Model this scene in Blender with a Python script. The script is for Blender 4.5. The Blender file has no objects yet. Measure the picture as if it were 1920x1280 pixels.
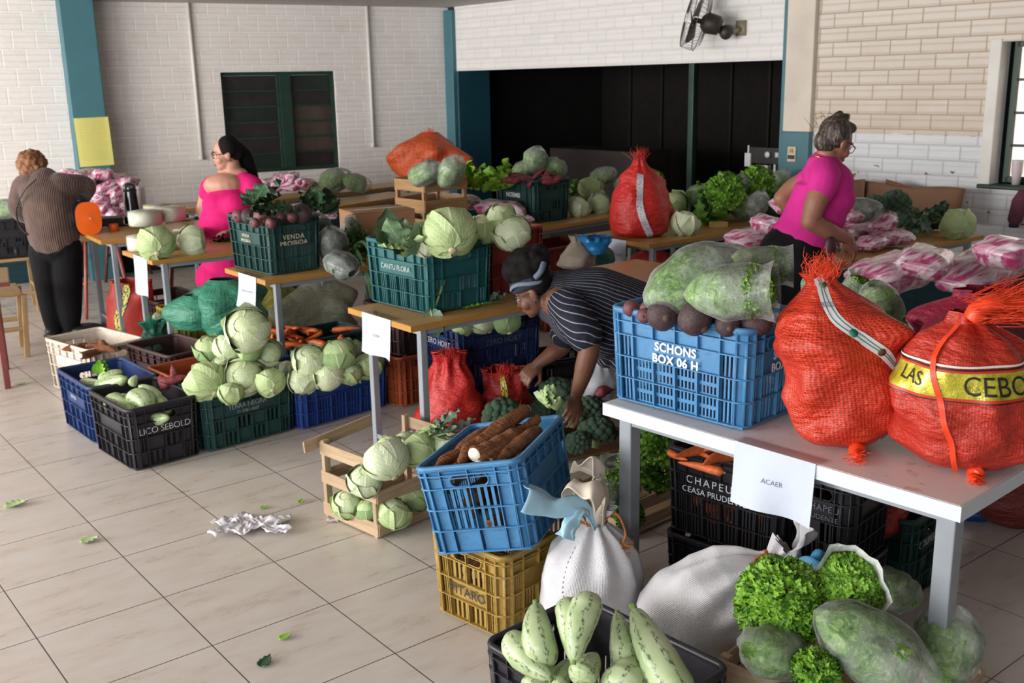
import bpy, bmesh, math, random
from mathutils import Vector, Matrix, Quaternion, noise
PI = math.pi
sin, cos, rad = math.sin, math.cos, math.radians
rng = random.Random(7)
SC = bpy.context.scene
COL = SC.collection
# ---------------------------------------------------------------- camera geometry (measured from the floor tiles and the walls)
FPX, PITCH, ROLL, CAMH = 1932.0, 0.2463, 0.0197, 1.75
_f = Vector((0, cos(PITCH), -sin(PITCH))); _r = Vector((1, 0, 0)); _d = _f.cross(_r)
RX = cos(ROLL)*_r + sin(ROLL)*_d; RY = -sin(ROLL)*_r + cos(ROLL)*_d; RZ = _f
def ray(px, py): return RX*((px-960)/FPX) + RY*((py-640)/FPX) + RZ
def P(px, py, z=0.0):                 # point of the horizontal plane z seen at a pixel
    d = ray(px, py); return Vector((0, 0, CAMH)) + d*((z-CAMH)/d.z)
def at(px, py, Y):                    # point at distance Y in front of the camera
    if Y < 0: return P(px, py, -Y)    # a negative distance gives the height of the point instead
    d = ray(px, py); return Vector((0, 0, CAMH)) + d*(Y/d.y)
def pol(a): return Vector((cos(rad(a)), sin(rad(a)), 0))
# ---------------------------------------------------------------- materials
class G:
    """tiny node-graph writer"""
    def __init__(s, name):
        s.m = bpy.data.materials.new(name); s.m.use_nodes = True; s.t = s.m.node_tree
        s.b = s.t.nodes['Principled BSDF']; s.o = s.t.nodes['Material Output']
    def n(s, typ, ins=None, **pr):
        x = s.t.nodes.new('ShaderNode'+typ)
        for k, v in pr.items(): setattr(x, k, v)
        for k, v in (ins or {}).items():
            if isinstance(v, bpy.types.NodeSocket): s.t.links.new(v, x.inputs[k])
            else: x.inputs[k].default_value = v
        return x
    def set(s, **k):
        for a, v in k.items():
            i = s.b.inputs[a.replace('_', ' ')]
            if isinstance(v, bpy.types.NodeSocket): s.t.links.new(v, i)
            else: i.default_value = v
    def ramp(s, fac, stops, interp='LINEAR'):
        r = s.n('ValToRGB', {'Fac': fac}); e = r.color_ramp; e.interpolation = interp
        while len(e.elements) < len(stops): e.elements.new(.5)
        for el, (p, c) in zip(e.elements, stops): el.position = p; el.color = c4(c)
        return r.outputs['Color']
    def mix(s, fac, a, b, mode='MIX'):
        x = s.n('Mix', data_type='RGBA', blend_type=mode)
        for i, v in ((0, fac), (6, a), (7, b)):
            if isinstance(v, bpy.types.NodeSocket): s.t.links.new(v, x.inputs[i])
            else: x.inputs[i].default_value = v if i == 0 else c4(v)
        return x.outputs[2]
    def math(s, op, a, b=0.0, c=0.0, clamp=False):
        x = s.n('Math', {0: a, 1: b, 2: c}, operation=op, use_clamp=clamp); return x.outputs[0]
    def noise(s, vec, scale, detail=3, rough=.55): return s.n('TexNoise', {'Vector': vec, 'Scale': scale, 'Detail': detail, 'Roughness': rough}).outputs['Fac']
    def tex(s, which='Object'): return s.n('TexCoord').outputs[which]
    def map(s, vec, scale=(1, 1, 1), rot=(0, 0, 0), loc=(0, 0, 0)): return s.n('Mapping', {'Vector': vec, 'Scale': scale, 'Rotation': rot, 'Location': loc}).outputs[0]
    def bump(s, h, strength=.3, dist=.01):
        b = s.n('Bump', {'Height': h, 'Strength': strength, 'Distance': dist}); s.set(Normal=b.outputs[0])
    def xyz(s, vec): return s.n('SeparateXYZ', {0: vec}).outputs
def c4(c): return (c[0], c[1], c[2], 1.0) if len(c) == 3 else c
def hexc(h):                          # sRGB hex -> linear
    h = h.lstrip('#'); o = []
    for i in (0, 2, 4):
        v = int(h[i:i+2], 16)/255; o.append(v/12.92 if v <= .04045 else ((v+.055)/1.055)**2.4)
    return tuple(o)
_M = {}
def pm(name, col, rough=.5, var=.18, scale=18., bump=0., spec=.5, metal=0., coat=0., sss=0., spots=None, spotscale=60., trans=0.):
    """plain surface: colour varied by noise, optional fine bump and spots"""
    if name in _M: return _M[name]
    if isinstance(col, str): col = hexc(col)
    g = G(name); v = g.tex('Object'); n = g.noise(v, scale, 4)
    lo = tuple(x*(1-var) for x in col); hi = tuple(min(1, x*(1+var)) for x in col)
    c = g.ramp(n, [(.3, lo), (.7, hi)])
    if spots:
        m = g.ramp(g.noise(v, spotscale, 2), [(.62, (0, 0, 0)), (.7, (1, 1, 1))])
        c = g.mix(m, c, hexc(spots) if isinstance(spots, str) else spots)
    g.set(Base_Color=c, Roughness=rough, Metallic=metal, Specular_IOR_Level=spec)
    if coat: g.set(Coat_Weight=coat, Coat_Roughness=.15)
    if bump: g.bump(g.noise(v, scale*4, 3), bump, .01)
    _M[name] = g.m; return g.m
# ---------------------------------------------------------------- mesh builder
class MB:
    def __init__(s): s.v = []; s.f = []; s.mi = []; s.uv = {}; s.m = 0
    def add(s, vs, fs, uvs=None, M=None):
        o = len(s.v)
        s.v += [tuple(M @ Vector(p)) for p in vs] if M else [tuple(p) for p in vs]
        for k, f in enumerate(fs):
            if uvs: s.uv[len(s.f)] = uvs[k]
            s.f.append([i+o for i in f]); s.mi.append(s.m)
        return s
    def box(s, c, d, M=None):
        x, y, z = c; a, b, h = d[0]/2, d[1]/2, d[2]/2
        vs = [(x+i*a, y+j*b, z+k*h) for k in (-1, 1) for j in (-1, 1) for i in (-1, 1)]
        return s.add(vs, [(0, 2, 3, 1), (4, 5, 7, 6), (0, 1, 5, 4), (2, 6, 7, 3), (0, 4, 6, 2), (1, 3, 7, 5)], None, M)
    def grid(s, fn, nu, nv, cu=False, cv=False, M=None, flip=False):
        """fn(u,v) over [0,1]^2; cu/cv: closed"""
        vs = [fn(i/nu, j/nv) for j in range(nv+(0 if cv else 1)) for i in range(nu+(0 if cu else 1))]
        W = nu+(0 if cu else 1); H = nv+(0 if cv else 1); fs = []; uv = []
        for j in range(nv):
            for i in range(nu):
                a, b = i, (i+1) % W if cu else i+1; c, d = j, (j+1) % H if cv else j+1
                q = [c*W+a, c*W+b, d*W+b, d*W+a]; t = [(i/nu, j/nv), ((i+1)/nu, j/nv), ((i+1)/nu, (j+1)/nv), (i/nu, (j+1)/nv)]
                if flip: q.reverse(); t.reverse()
                fs.append(q); uv.append(t)
        return s.add(vs, fs, uv, M)
    def tube(s, pts, r, n=8, caps=True, M=None, flat=1.0):
        pts = [Vector(p) for p in pts]; k = len(pts); rs = r if isinstance(r, (list, tuple)) else [r]*k
        T = [(pts[min(i+1, k-1)]-pts[max(i-1, 0)]).normalized() for i in range(k)]
        up = Vector((0, 0, 1)) if abs(T[0].z) < .9 else Vector((1, 0, 0)); vs = []; uvs = []
        X = up.cross(T[0]).normalized()
        for i in range(k):
            X = (X - T[i]*X.dot(T[i])).normalized(); Y = T[i].cross(X)
            for j in range(n): vs.append(pts[i] + (X*cos(2*PI*j/n)+Y*sin(2*PI*j/n)*flat)*rs[i])
        fs = []; uv = []
        for i in range(k-1):
            for j in range(n):
                q = (j+1) % n; fs.append((i*n+j, i*n+q, (i+1)*n+q, (i+1)*n+j))
                uv.append([(j/n, i/(k-1)), ((j+1)/n, i/(k-1)), ((j+1)/n, (i+1)/(k-1)), (j/n, (i+1)/(k-1))])
        if caps:
            fs += [tuple(range(n-1, -1, -1)), tuple(range((k-1)*n, k*n))]; uv += [[(.5, 0)]*n, [(.5, 1)]*n]
        return s.add(vs, fs, uv, M)
    def lathe(s, prof, n=24, M=None, mod=None):
        """prof [(r,z)] bottom to top"""
        k = len(prof)
        def fn(u, v):
            r, z = prof[min(int(round(v*(k-1))), k-1)]
            if mod: r *= mod(u, v)
            return (r*cos(2*PI*u), r*sin(2*PI*u), z)
        return s.grid(fn, n, k-1, cu=True, M=M)
    def ball(s, c, r, nu=16, nv=10, M=None, fn=None):
        """ellipsoid; r scalar or triple; fn(dir)->radius factor"""
        rx, ry, rz = r if isinstance(r, (list, tuple)) else (r, r, r); vs = []; fs = []; uv = []
        def put(d): k = fn(d) if fn else 1; vs.append((c[0]+d[0]*rx*k, c[1]+d[1]*ry*k, c[2]+d[2]*rz*k))
        put((0, 0, -1))
        for j in range(1, nv):
            t = -PI/2+PI*j/nv
            for i in range(nu): p = 2*PI*i/nu; put((cos(t)*cos(p), cos(t)*sin(p), sin(t)))
        put((0, 0, 1)); L = len(vs)-1
        for i in range(nu):
            q = (i+1) % nu; fs.append((0, 1+q, 1+i)); uv.append([(i/nu, 0), ((i+1)/nu, 1/nv), (i/nu, 1/nv)])
            for j in range(nv-2):
                a = 1+j*nu; fs.append((a+i, a+q, a+nu+q, a+nu+i))
                uv.append([(i/nu, (j+1)/nv), ((i+1)/nu, (j+1)/nv), ((i+1)/nu, (j+2)/nv), (i/nu, (j+2)/nv)])
            a = 1+(nv-2)*nu; fs.append((a+i, a+q, L)); uv.append([(i/nu, 1-1/nv), ((i+1)/nu, 1-1/nv), (i/nu, 1)])
        return s.add(vs, fs, uv, M)
    def mesh(s, name, mats, smooth=True):
        me = bpy.data.meshes.new(name); me.from_pydata(s.v, [], s.f)
        for m in (mats if isinstance(mats, (list, tuple)) else [mats]): me.materials.append(m)
        me.polygons.foreach_set('material_index', s.mi)
        if s.uv:
            L = me.uv_layers.new(name='UVMap').data; k = 0
            for i, f in enumerate(s.f):
                t = s.uv.get(i)
                for j in range(len(f)):
                    if t: L[k].uv = t[j]
                    k += 1
        me.polygons.foreach_set('use_smooth', [smooth]*len(s.f)); me.update(); return me
    def build(s, name, mats, parent=None, smooth=True, loc=None, rot=None): return ob(name, s.mesh(name, mats, smooth), parent, loc, rot)
def ob(name, me, parent=None, loc=None, rot=None, mat=None, scale=None):
    o = bpy.data.objects.new(name, me); COL.objects.link(o); o.parent = parent
    if loc is not None: o.location = loc
    if rot is not None: o.rotation_euler = rot
    if scale is not None: o.scale = (scale,)*3 if isinstance(scale, (int, float)) else scale
    if mat is not None and me is not None: o.material_slots[0].link = 'OBJECT'; o.material_slots[0].material = mat
    return o
def tag(o, label=None, cat=None, group=None, kind=None):
    for k, v in (('label', label), ('category', cat), ('group', group), ('kind', kind)):
        if v: o[k] = v
    return o
def empty(name, loc=(0, 0, 0), rz=0): o = ob(name, None, None, loc, (0, 0, rz)); o.empty_display_size = .05; return o
def kids(o): return [c for c in COL.objects if c.parent == o]
def struct(o): o['kind'] = 'structure'; return o
_proto = {}
def stamp(key, loc, rot=(0, 0, 0), scale=1.0, label=None, cat=None, group=None, name=None):
    """a thing built from shared meshes: _proto[key] = (name, mesh, [(part name, mesh, label)])"""
    nm, me, parts = _proto[key]
    o = ob(name or nm, me, None, loc, rot, None, scale); tag(o, label, cat, group)
    for pn, pme, pl in parts:
        c = ob(pn, pme, o)
        if pl: c['label'] = pl
    return o
def text_mesh(txt, size, mat, depth=.0006, bold=0.0, spacing=1.0, shear=0.0):
    cu = bpy.data.curves.new('lettering', 'FONT'); cu.body = txt; cu.size = size; cu.align_x = 'CENTER'; cu.align_y = 'CENTER'
    cu.extrude = depth; cu.offset = bold; cu.space_character = spacing; cu.shear = shear; cu.resolution_u = 3
    t = bpy.data.objects.new('tmp', cu); COL.objects.link(t); bpy.context.view_layer.update()
    me = bpy.data.meshes.new_from_object(t.evaluated_get(bpy.context.evaluated_depsgraph_get())); bpy.data.objects.remove(t); bpy.data.curves.remove(cu)
    me.name = 'lettering'; me.materials.clear(); me.materials.append(mat); return me
def spline(pts, n=10):
    """Catmull-Rom through points"""
    p = [Vector(q) for q in pts]; p = [p[0]*2-p[1]]+p+[p[-1]*2-p[-2]]; out = []
    for i in range(1, len(p)-2):
        for k in range(n):
            t = k/n; out.append(.5*((2*p[i])+(p[i+1]-p[i-1])*t+(2*p[i-1]-5*p[i]+4*p[i+1]-p[i+2])*t*t+(3*p[i]-p[i-1]-3*p[i+1]+p[i+2])*t**3))
    out.append(p[-2]); return out
def lerp(a, b, t): return a+(b-a)*t
def interp(tab, x):
    for (x0, y0), (x1, y1) in zip(tab, tab[1:]):
        if x <= x1: return y0+(y1-y0)*max(0, (x-x0))/(x1-x0)
    return tab[-1][1]
def nz(x, y, z): return noise.noise(Vector((x, y, z)))
def remeshed(name, mb, voxel, mat, parent, smooth=8, fac=.5):
    """one continuous surface grown over overlapping forms"""
    o = mb.build(name, mat, None)
    r = o.modifiers.new('r', 'REMESH'); r.mode = 'VOXEL'; r.voxel_size = voxel; r.use_smooth_shade = True
    s = o.modifiers.new('s', 'SMOOTH'); s.iterations = smooth; s.factor = fac
    bpy.context.view_layer.update()
    me = bpy.data.meshes.new_from_object(o.evaluated_get(bpy.context.evaluated_depsgraph_get()))
    old = o.data; o.modifiers.clear(); o.data = me; bpy.data.meshes.remove(old); me.name = name
    if not me.materials: me.materials.append(mat)
    me.polygons.foreach_set('use_smooth', [True]*len(me.polygons)); o.parent = parent; return o
WORLD_S, L_SIDE, L_BACK, EXPO = .52, 860, 380, 0.2
SC.view_settings.view_transform = 'Standard'; SC.view_settings.look = 'None'; SC.view_settings.exposure = EXPO; SC.view_settings.gamma = 1
cy = SC.cycles; cy.use_denoising = True; cy.max_bounces = 6; cy.diffuse_bounces = 3; cy.glossy_bounces = 3; cy.transparent_max_bounces = 12; cy.sample_clamp_indirect = 6; cy.use_adaptive_sampling = True; cy.adaptive_threshold = .03
# ================================================================= SETTING
def wall_mat(name, bw, rh, paint, mortar, stain, ribs, teal_to=None, teal='17343c', aged=None, chips=None, rib_dark=.0):
    g = G(name); uv = g.tex('UV'); X = g.xyz(uv)
    br = g.n('TexBrick', {'Vector': uv, 'Scale': 1.0, 'Mortar Size': .007, 'Mortar Smooth': .3, 'Brick Width': bw, 'Row Height': rh, 'Bias': 0.0,
                          'Color1': c4(paint), 'Color2': c4(tuple(x*.955 for x in paint)), 'Mortar': c4(mortar)}, offset=.5, squash=1)
    c = br.outputs['Color']; n1 = g.noise(uv, 3.2, 5, .62); n2 = g.noise(g.map(uv, (1.2, 7, 1)), 3, 4)
    rib = g.math('SINE', g.math('MULTIPLY', X[1], 2*PI*ribs/rh)); ribline = g.math('POWER', g.math('ABSOLUTE', g.math('MULTIPLY_ADD', rib, .5, .5)), 6)
    c = g.mix(g.math('MULTIPLY', ribline, rib_dark), c, tuple(x*.62 for x in paint))
    c = g.mix(g.ramp(n2, [(.55, (0, 0, 0)), (.8, (.5, .5, .5))]), c, stain)
    c = g.mix(g.ramp(n1, [(.6, (0, 0, 0)), (.78, (.45, .45, .45))]), c, stain)
    if aged:                                           # old unpainted band above a paint line
        z0, col, mort = aged
        old = g.n('TexBrick', {'Vector': uv, 'Scale': 1.0, 'Mortar Size': .005, 'Mortar Smooth': .7, 'Brick Width': bw, 'Row Height': rh, 'Bias': 0.0,
                               'Color1': c4(col), 'Color2': c4(tuple(x*.93 for x in col)), 'Mortar': c4(mort)}, offset=.5, squash=1).outputs['Color']
        fade = g.n('MapRange', {0: X[1], 1: z0, 2: z0+.85, 3: 1.0, 4: .25}).outputs[0]
        old = g.mix(g.math('MULTIPLY', ribline, .3), old, mort); old = g.mix(g.math('MULTIPLY', fade, g.math('MULTIPLY', n1, .75)), old, (.52, .385, .26))
        edge = g.math('GREATER_THAN', g.math('ADD', X[1], g.math('MULTIPLY', g.noise(uv, 9, 2), .05)), z0+.025)
        c = g.mix(edge, c, old)
    if chips:
        z1, col = chips; m = g.ramp(g.noise(g.map(uv, (1, 2.2, 1)), 7, 3), [(.66, (0, 0, 0)), (.68, (1, 1, 1))])
        c = g.mix(g.math('MULTIPLY', m, g.math('LESS_THAN', X[1], z1)), c, col)
    if teal_to is not None:
        e = g.math('LESS_THAN', g.math('ADD', X[1], g.math('MULTIPLY', g.noise(uv, 12, 2), .03)), teal_to+.015); c = g.mix(e, c, hexc(teal))
    g.set(Base_Color=c, Roughness=.75, Specular_IOR_Level=.25)
    g.bump(g.math('ADD', g.math('MULTIPLY', br.outputs['Fac'], -1), g.math('ADD', g.math('MULTIPLY', ribline, -.45), g.math('MULTIPLY', g.noise(uv, 40, 3), .35))), .6, .012)
    return g.m
def wall(name, origin, deg, rects, mat, thick=.12, y0=0.0):
    mb = MB()
    for x0, x1, z0, z1 in rects:
        vs = [(x0, y0, z0), (x1, y0, z0), (x1, y0, z1), (x0, y0, z1), (x0, y0+thick, z0), (x1, y0+thick, z0), (x1, y0+thick, z1), (x0, y0+thick, z1)]
        fs = [(0, 1, 2, 3), (5, 4, 7, 6), (1, 5, 6, 2), (4, 0, 3, 7), (3, 2, 6, 7), (4, 5, 1, 0)]
        pr = lambda i: (vs[i][0]+(vs[i][1] if i else 0)*.999, vs[i][2])
        mb.add(vs, fs, [[(vs[i][0]+vs[i][1], vs[i][2]) for i in f] for f in fs])
    return struct(mb.build(name, mat, None, False, origin, (0, 0, rad(deg))))
LW0, LWA = Vector((-4.27, 9.764, 0)), 28.87
BW0, BWA = Vector((-.637, 11.768, 0)), -49.8
def onwall(px, py, O, A):             # local (x, z) of a wall seen at a pixel
    d = ray(px, py); n = Vector((-sin(rad(A)), cos(rad(A)), 0)); t = n.dot(O-Vector((0, 0, CAMH)))/n.dot(d)
    q = Vector((0, 0, CAMH))+d*t-O; return q.x*cos(rad(A))+q.y*sin(rad(A)), q.z
def wp(O, A, x, y, z): return O + Matrix.Rotation(rad(A), 4, 'Z') @ Vector((x, y, z))
ZC = 2.55
m_left = wall_mat('paint_left', .195, .163, (.84, .80, .765), (.93, .905, .88), (.66, .57, .48), 3, teal_to=.5, rib_dark=.12)
m_back = wall_mat('paint_back', .23, .105, (.87, .85, .83), (.80, .775, .745), (.78, .73, .66), 2, rib_dark=.10)
m_right = wall_mat('paint_right', .235, .105, (.77, .79, .82), (.60, .61, .63), (.66, .65, .64), 2, teal_to=.42, aged=(1.33, (.79, .735, .67), (.44, .315, .205)), chips=(1.1, (.33, .155, .11)), rib_dark=.12)
teal = pm('teal_paint', '44747f', .5, .06, 6); teal_shaded = pm('teal_paint_shaded', '1f5262', .55, .06, 6)  # second teal is the same column paint, recess shade put into its colour
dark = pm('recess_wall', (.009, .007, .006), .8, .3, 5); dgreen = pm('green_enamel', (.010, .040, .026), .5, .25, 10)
cream = pm('cream_paint', (.70, .62, .53), .7, .1, 3); trimw = pm('trim_white', (.76, .74, .70), .7, .06, 6)
# floor tiles
g = G('floor_tile'); v = g.tex('Object')
TL = .4267
br = g.n('TexBrick', {'Vector': v, 'Scale': 1.0, 'Mortar Size': .0022, 'Mortar Smooth': .25, 'Brick Width': TL, 'Row Height': TL, 'Bias': 0.0, 'Color1': (1, 1, 1, 1), 'Color2': (0, 0, 0, 1), 'Mortar': (0, 0, 0, 1)}, offset=0, squash=1)
w = g.map(v, (1.6, 5, 1), (0, 0, .35)); st = g.noise(w, 2.2, 6, .65); tone = g.noise(v, .9, 2)
c = g.ramp(st, [(.25, (.48, .405, .34)), (.5, (.60, .54, .49)), (.75, (.65, .61, .575))]); c = g.mix(g.math('MULTIPLY', tone, .35), c, (.56, .515, .475))
dirt = g.ramp(g.noise(v, 55, 2), [(.73, (0, 0, 0)), (.77, (1, 1, 1))]); c = g.mix(g.math('MULTIPLY', dirt, .55), c, (.16, .12, .09))
c = g.mix(br.outputs['Fac'], c, (.055, .043, .036))
g.set(Base_Color=c, Roughness=g.n('MapRange', {0: st, 3: .18, 4: .42}).outputs[0], Specular_IOR_Level=.6)
g.bump(g.math('MULTIPLY', br.outputs['Fac'], -1), .5, .004); m_floor = g.m
def tile_pt(i, j):                    # tile corner (column j, row i) measured in the photograph, in metres around the camera
    y = .671; q = Vector((j+1.5573, -i+11.9517)); return Vector((q.x*cos(y)-q.y*sin(y), q.x*sin(y)+q.y*cos(y), 0))*TL
mb = MB(); o0 = tile_pt(0, 0); mb.box((0, 0, -.05), (40, 40, .1)); fl = mb.build('floor', m_floor, None, False, (o0.x, o0.y, 0), (0, 0, .671)); struct(fl)
# walls
W = wall('wall_left', LW0, LWA, [(-8, 1.638, 0, ZC), (1.638, 2.823, 0, .9), (1.638, 2.823, 1.9, ZC), (2.823, 4.16, 0, ZC)], m_left)
wall('wall_back', BW0, BWA, [(.13, 4.40, 1.88, ZC)], m_back)
wall('wall_light_block', Vector((2.2, -2.6, 0)), 0, [(0, 12, 0, ZC)], trimw)  # unseen wall added behind the camera, blocks sky light from the right
wall('wall_right', BW0, BWA, [(4.66, 6.04, 0, ZC), (6.04, 7.5, 0, 1.0), (6.04, 7.5, 1.95, ZC), (7.5, 18, 0, ZC)], m_right)
mb = MB(); mb.box((0, 0, ZC+.05), (1, 1, .1))
ce = MB(); ce.add([(-12, -6, ZC), (10, -6, ZC), (10, 14, ZC), (-12, 14, ZC), (-12, -6, ZC+.1), (10, -6, ZC+.1), (10, 14, ZC+.1), (-12, 14, ZC+.1)], [(3, 2, 1, 0), (4, 5, 6, 7), (0, 1, 5, 4), (1, 2, 6, 5), (2, 3, 7, 6), (3, 0, 4, 7)])
struct(ce.build('ceiling', pm('ceiling_paint', (.50, .47, .45), .8, .05, 2), None, False))
def wbox(name, O, A, x, y, z, mat):   # box given by ranges in a wall's own axes
    m = MB(); m.box(((x[0]+x[1])/2, (y[0]+y[1])/2, (z[0]+z[1])/2), (x[1]-x[0], y[1]-y[0], z[1]-z[0])); o = m.build(name, mat, None, False, O, (0, 0, rad(A))); b = o.modifiers.new('b', 'BEVEL'); b.width = .008; b.segments = 2; return struct(o)
wbox('trim_1', LW0, LWA, (.20, .49), (-.26, 0), (0, ZC), teal)
wbox('trim_2', BW0, BWA, (-.06, .14), (-.05, .12), (0, ZC-.03), teal)
wbox('trim_3', BW0, BWA, (.10, .16), (.0, .45), (0, 1.88), teal_shaded)
wbox('trim_4', BW0, BWA, (4.43, 4.68), (-.05, .14), (1.33, ZC), cream)
wbox('trim_5', BW0, BWA, (4.43, 4.68), (-.055, .14), (0, 1.33), teal)
wbox('trim_6', BW0, BWA, (4.385, 4.432), (-.03, .14), (0, ZC), teal)
xp, _ = onwall(1290, 200, BW0, BWA)
wbox('trim_7', BW0, BWA, (xp-.03, xp+.03), (.03, .09), (0, 1.9), dgreen)
# dark recess behind the opening
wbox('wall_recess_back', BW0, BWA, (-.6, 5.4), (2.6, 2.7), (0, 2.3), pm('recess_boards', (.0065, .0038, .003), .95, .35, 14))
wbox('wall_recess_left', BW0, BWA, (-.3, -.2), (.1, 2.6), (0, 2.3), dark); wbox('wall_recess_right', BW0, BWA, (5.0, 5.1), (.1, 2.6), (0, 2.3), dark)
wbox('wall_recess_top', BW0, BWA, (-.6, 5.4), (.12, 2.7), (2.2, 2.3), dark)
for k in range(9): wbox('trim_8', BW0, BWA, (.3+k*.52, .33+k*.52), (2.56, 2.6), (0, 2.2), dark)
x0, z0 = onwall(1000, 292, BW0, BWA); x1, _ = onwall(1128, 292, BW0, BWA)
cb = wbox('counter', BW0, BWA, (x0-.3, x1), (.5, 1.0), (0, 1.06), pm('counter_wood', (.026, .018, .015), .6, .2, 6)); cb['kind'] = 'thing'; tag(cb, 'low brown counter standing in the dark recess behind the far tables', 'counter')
# pipes on the left wall
for k, (x, z) in enumerate(((1.38, 1.06), (3.21, 1.10))):
    m = MB(); m.tube([(x, -.02, z), (x, -.02, ZC)], .016, 10); m.box((x, -.015, z+.02), (.05, .03, .04)); o = struct(m.build('trim_%d' % (9+k), trimw, None, True, LW0, (0, 0, rad(LWA))))
# window on the left wall: green steel sashes with dusty panes
def window(name, O, A, x0, x1, z0, z1, cols, rows, glass, depth=.06, opened=False):
    fr = MB(); t = .035
    for x in (x0+t/2, x1-t/2, *[lerp(x0, x1, k/cols) for k in range(1, cols)]): fr.box((x, depth, (z0+z1)/2), (t if cols > 1 else t, .05, z1-z0))
    for z in (z0+t/2, z1-t/2): fr.box(((x0+x1)/2, depth, z), (x1-x0-t, .05, t))
    o = struct(fr.build(name, dgreen, None, False, O, (0, 0, rad(A))))
    for c in range(cols):
        for r in range(rows):
            a, b = lerp(x0, x1, c/cols)+.02, lerp(x0, x1, (c+1)/cols)-.02; p, q = lerp(z0+.03, z1-.03, r/rows), lerp(z0+.03, z1-.03, (r+1)/rows)
            m = MB(); m.m = 0; m.box(((a+b)/2, depth+.01, (p+q)/2), (b-a, .006, q-p-.012)); m.m = 1; m.box(((a+b)/2, depth, p), (b-a, .03, .018))
            m.build('pane', [glass(c, r), dgreen], o, False)
    return o
gl_d = pm('dusty_glass_dark', (.020, .019, .020), .35, .4, 7, spec=.6); gl_b = pm('dusty_glass_brown', (.060, .044, .033), .4, .35, 5, spec=.6); gl_k = pm('dusty_glass_green', (.016, .026, .020), .35, .3, 6)
window('window_1', LW0, LWA, 1.638, 2.823, .9, 1.9, 2, 6, lambda c, r: (gl_b if (c == 1 and r in (1, 2, 3)) else (gl_k if (r+c) % 3 == 0 else gl_d)))
m = MB(); m.box(((1.638+2.823)/2+.06, .03, 1.4), (.11, .05, .94)); struct(m.build('trim_11', dgreen, None, False, LW0, (0, 0, rad(LWA))))
# window on the right wall, with daylight behind it
g = G('daylight_pane'); g.set(Base_Color=(.8, .72, .66, 1), Roughness=.2, Emission_Color=(1.0, .86, .76, 1), Emission_Strength=.75)
window('window_2', BW0, BWA, 6.14, 7.5, 1.02, 1.95, 3, 4, lambda c, r: g.m, .12)
wbox('trim_12', BW0, BWA, (6.02, 6.1), (-.012, .13), (1.0, 1.97), trimw); wbox('trim_13', BW0, BWA, (6.02, 7.5), (-.03, .13), (.98, 1.01), dgreen)
# switch plate
xs, zs = onwall(1491, 288, BW0, BWA); r_ = empty('light_switch', wp(BW0, BWA, xs+.01, -.06, zs), rad(BWA)); tag(r_, 'cream switch and socket plate on the blue pilaster beside the recess', 'switch')
m = MB(); m.box((0, 0, 0), (.075, .012, .115)); m.build('plate', pm('cream_plastic', (.62, .52, .38), .4), r_, False)
m = MB(); m.box((0, -.008, .027), (.03, .01, .03)); m.build('rocker', pm('tan_plastic', (.45, .27, .12), .4), r_, False)
m = MB(); m.box((0, -.008, -.022), (.06, .008, .03)); m.build('socket', pm('black_plastic', (.012, .012, .013), .45, .15, 20), r_, False)
# notice on the column
g = G('notice_paper'); uv = g.tex('UV'); X = g.xyz(uv)
ln = g.math('GREATER_THAN', g.math('SINE', g.math('MULTIPLY', X[1], 150)), .1); tx = g.math('MULTIPLY', ln, g.math('GREATER_THAN', g.noise(g.map(uv, (30, 24, 1)), 2.2, 1), .47))
ins = g.math('MULTIPLY', g.math('GREATER_THAN', X[0], .12), g.math('LESS_THAN', X[0], .88)); ins = g.math('MULTIPLY', ins, g.math('GREATER_THAN', X[1], .12))
g.set(Base_Color=g.mix(g.math('MULTIPLY', g.math('MULTIPLY', tx, ins), .3), (.72, .68, .20), (.25, .27, .12)), Roughness=.7)
m = MB(); m.grid(lambda u, v: ((u-.5)*.30, -.004*sin(u*5)-.002, (v-.5)*.44), 8, 8); nt = m.build('notice', g.m, None, False, wp(LW0, LWA, .36, -.272, 1.29), (0, rad(-1), rad(LWA)))
so = nt.modifiers.new('s', 'SOLIDIFY'); so.thickness = .0005; tag(nt, 'yellow printed notice taped on the blue column', 'notice')
# ---------------------------------------------------------------- light: daylight from the open side (left, behind the camera)
wd = bpy.data.worlds.new('World'); SC.world = wd; wd.use_nodes = True; nt_ = wd.node_tree; bg = nt_.nodes['Background']; bg.inputs[0].default_value = (.86, .93, 1.0, 1); bg.inputs[1].default_value = WORLD_S
def area(name, loc, target, sx, sy, watts, col):
    l = bpy.data.lights.new(name, 'AREA'); l.shape = 'RECTANGLE'; l.size = sx; l.size_y = sy; l.energy = watts; l.color = col
    o = bpy.data.objects.new(name, l); COL.objects.link(o); o.location = loc; o.rotation_euler = (Vector(target)-Vector(loc)).to_track_quat('-Z', 'Y').to_euler(); return o
area('daylight_side', (-8.2, 2.2, 1.8), (-.5, 7.5, .9), 6.5, 2.3, L_SIDE, (1.0, .97, .93))
area('daylight_behind', (-4.2, -3.4, 2.0), (0, 5, .7), 6.0, 2.2, L_BACK, (.95, .97, 1.0))
# ---------------------------------------------------------------- camera
cam = bpy.data.cameras.new('camera'); cam.sensor_width = 36; cam.lens = FPX/1920*36; cam.clip_start = .05
cam.dof.use_dof = True; cam.dof.focus_distance = 3.0; cam.dof.aperture_fstop = 7.0
co = bpy.data.objects.new('camera', cam); COL.objects.link(co); co.matrix_world = Matrix.Translation((0, 0, CAMH)) @ Matrix((RX, -RY, -RZ)).transposed().to_4x4(); SC.camera = co
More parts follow.
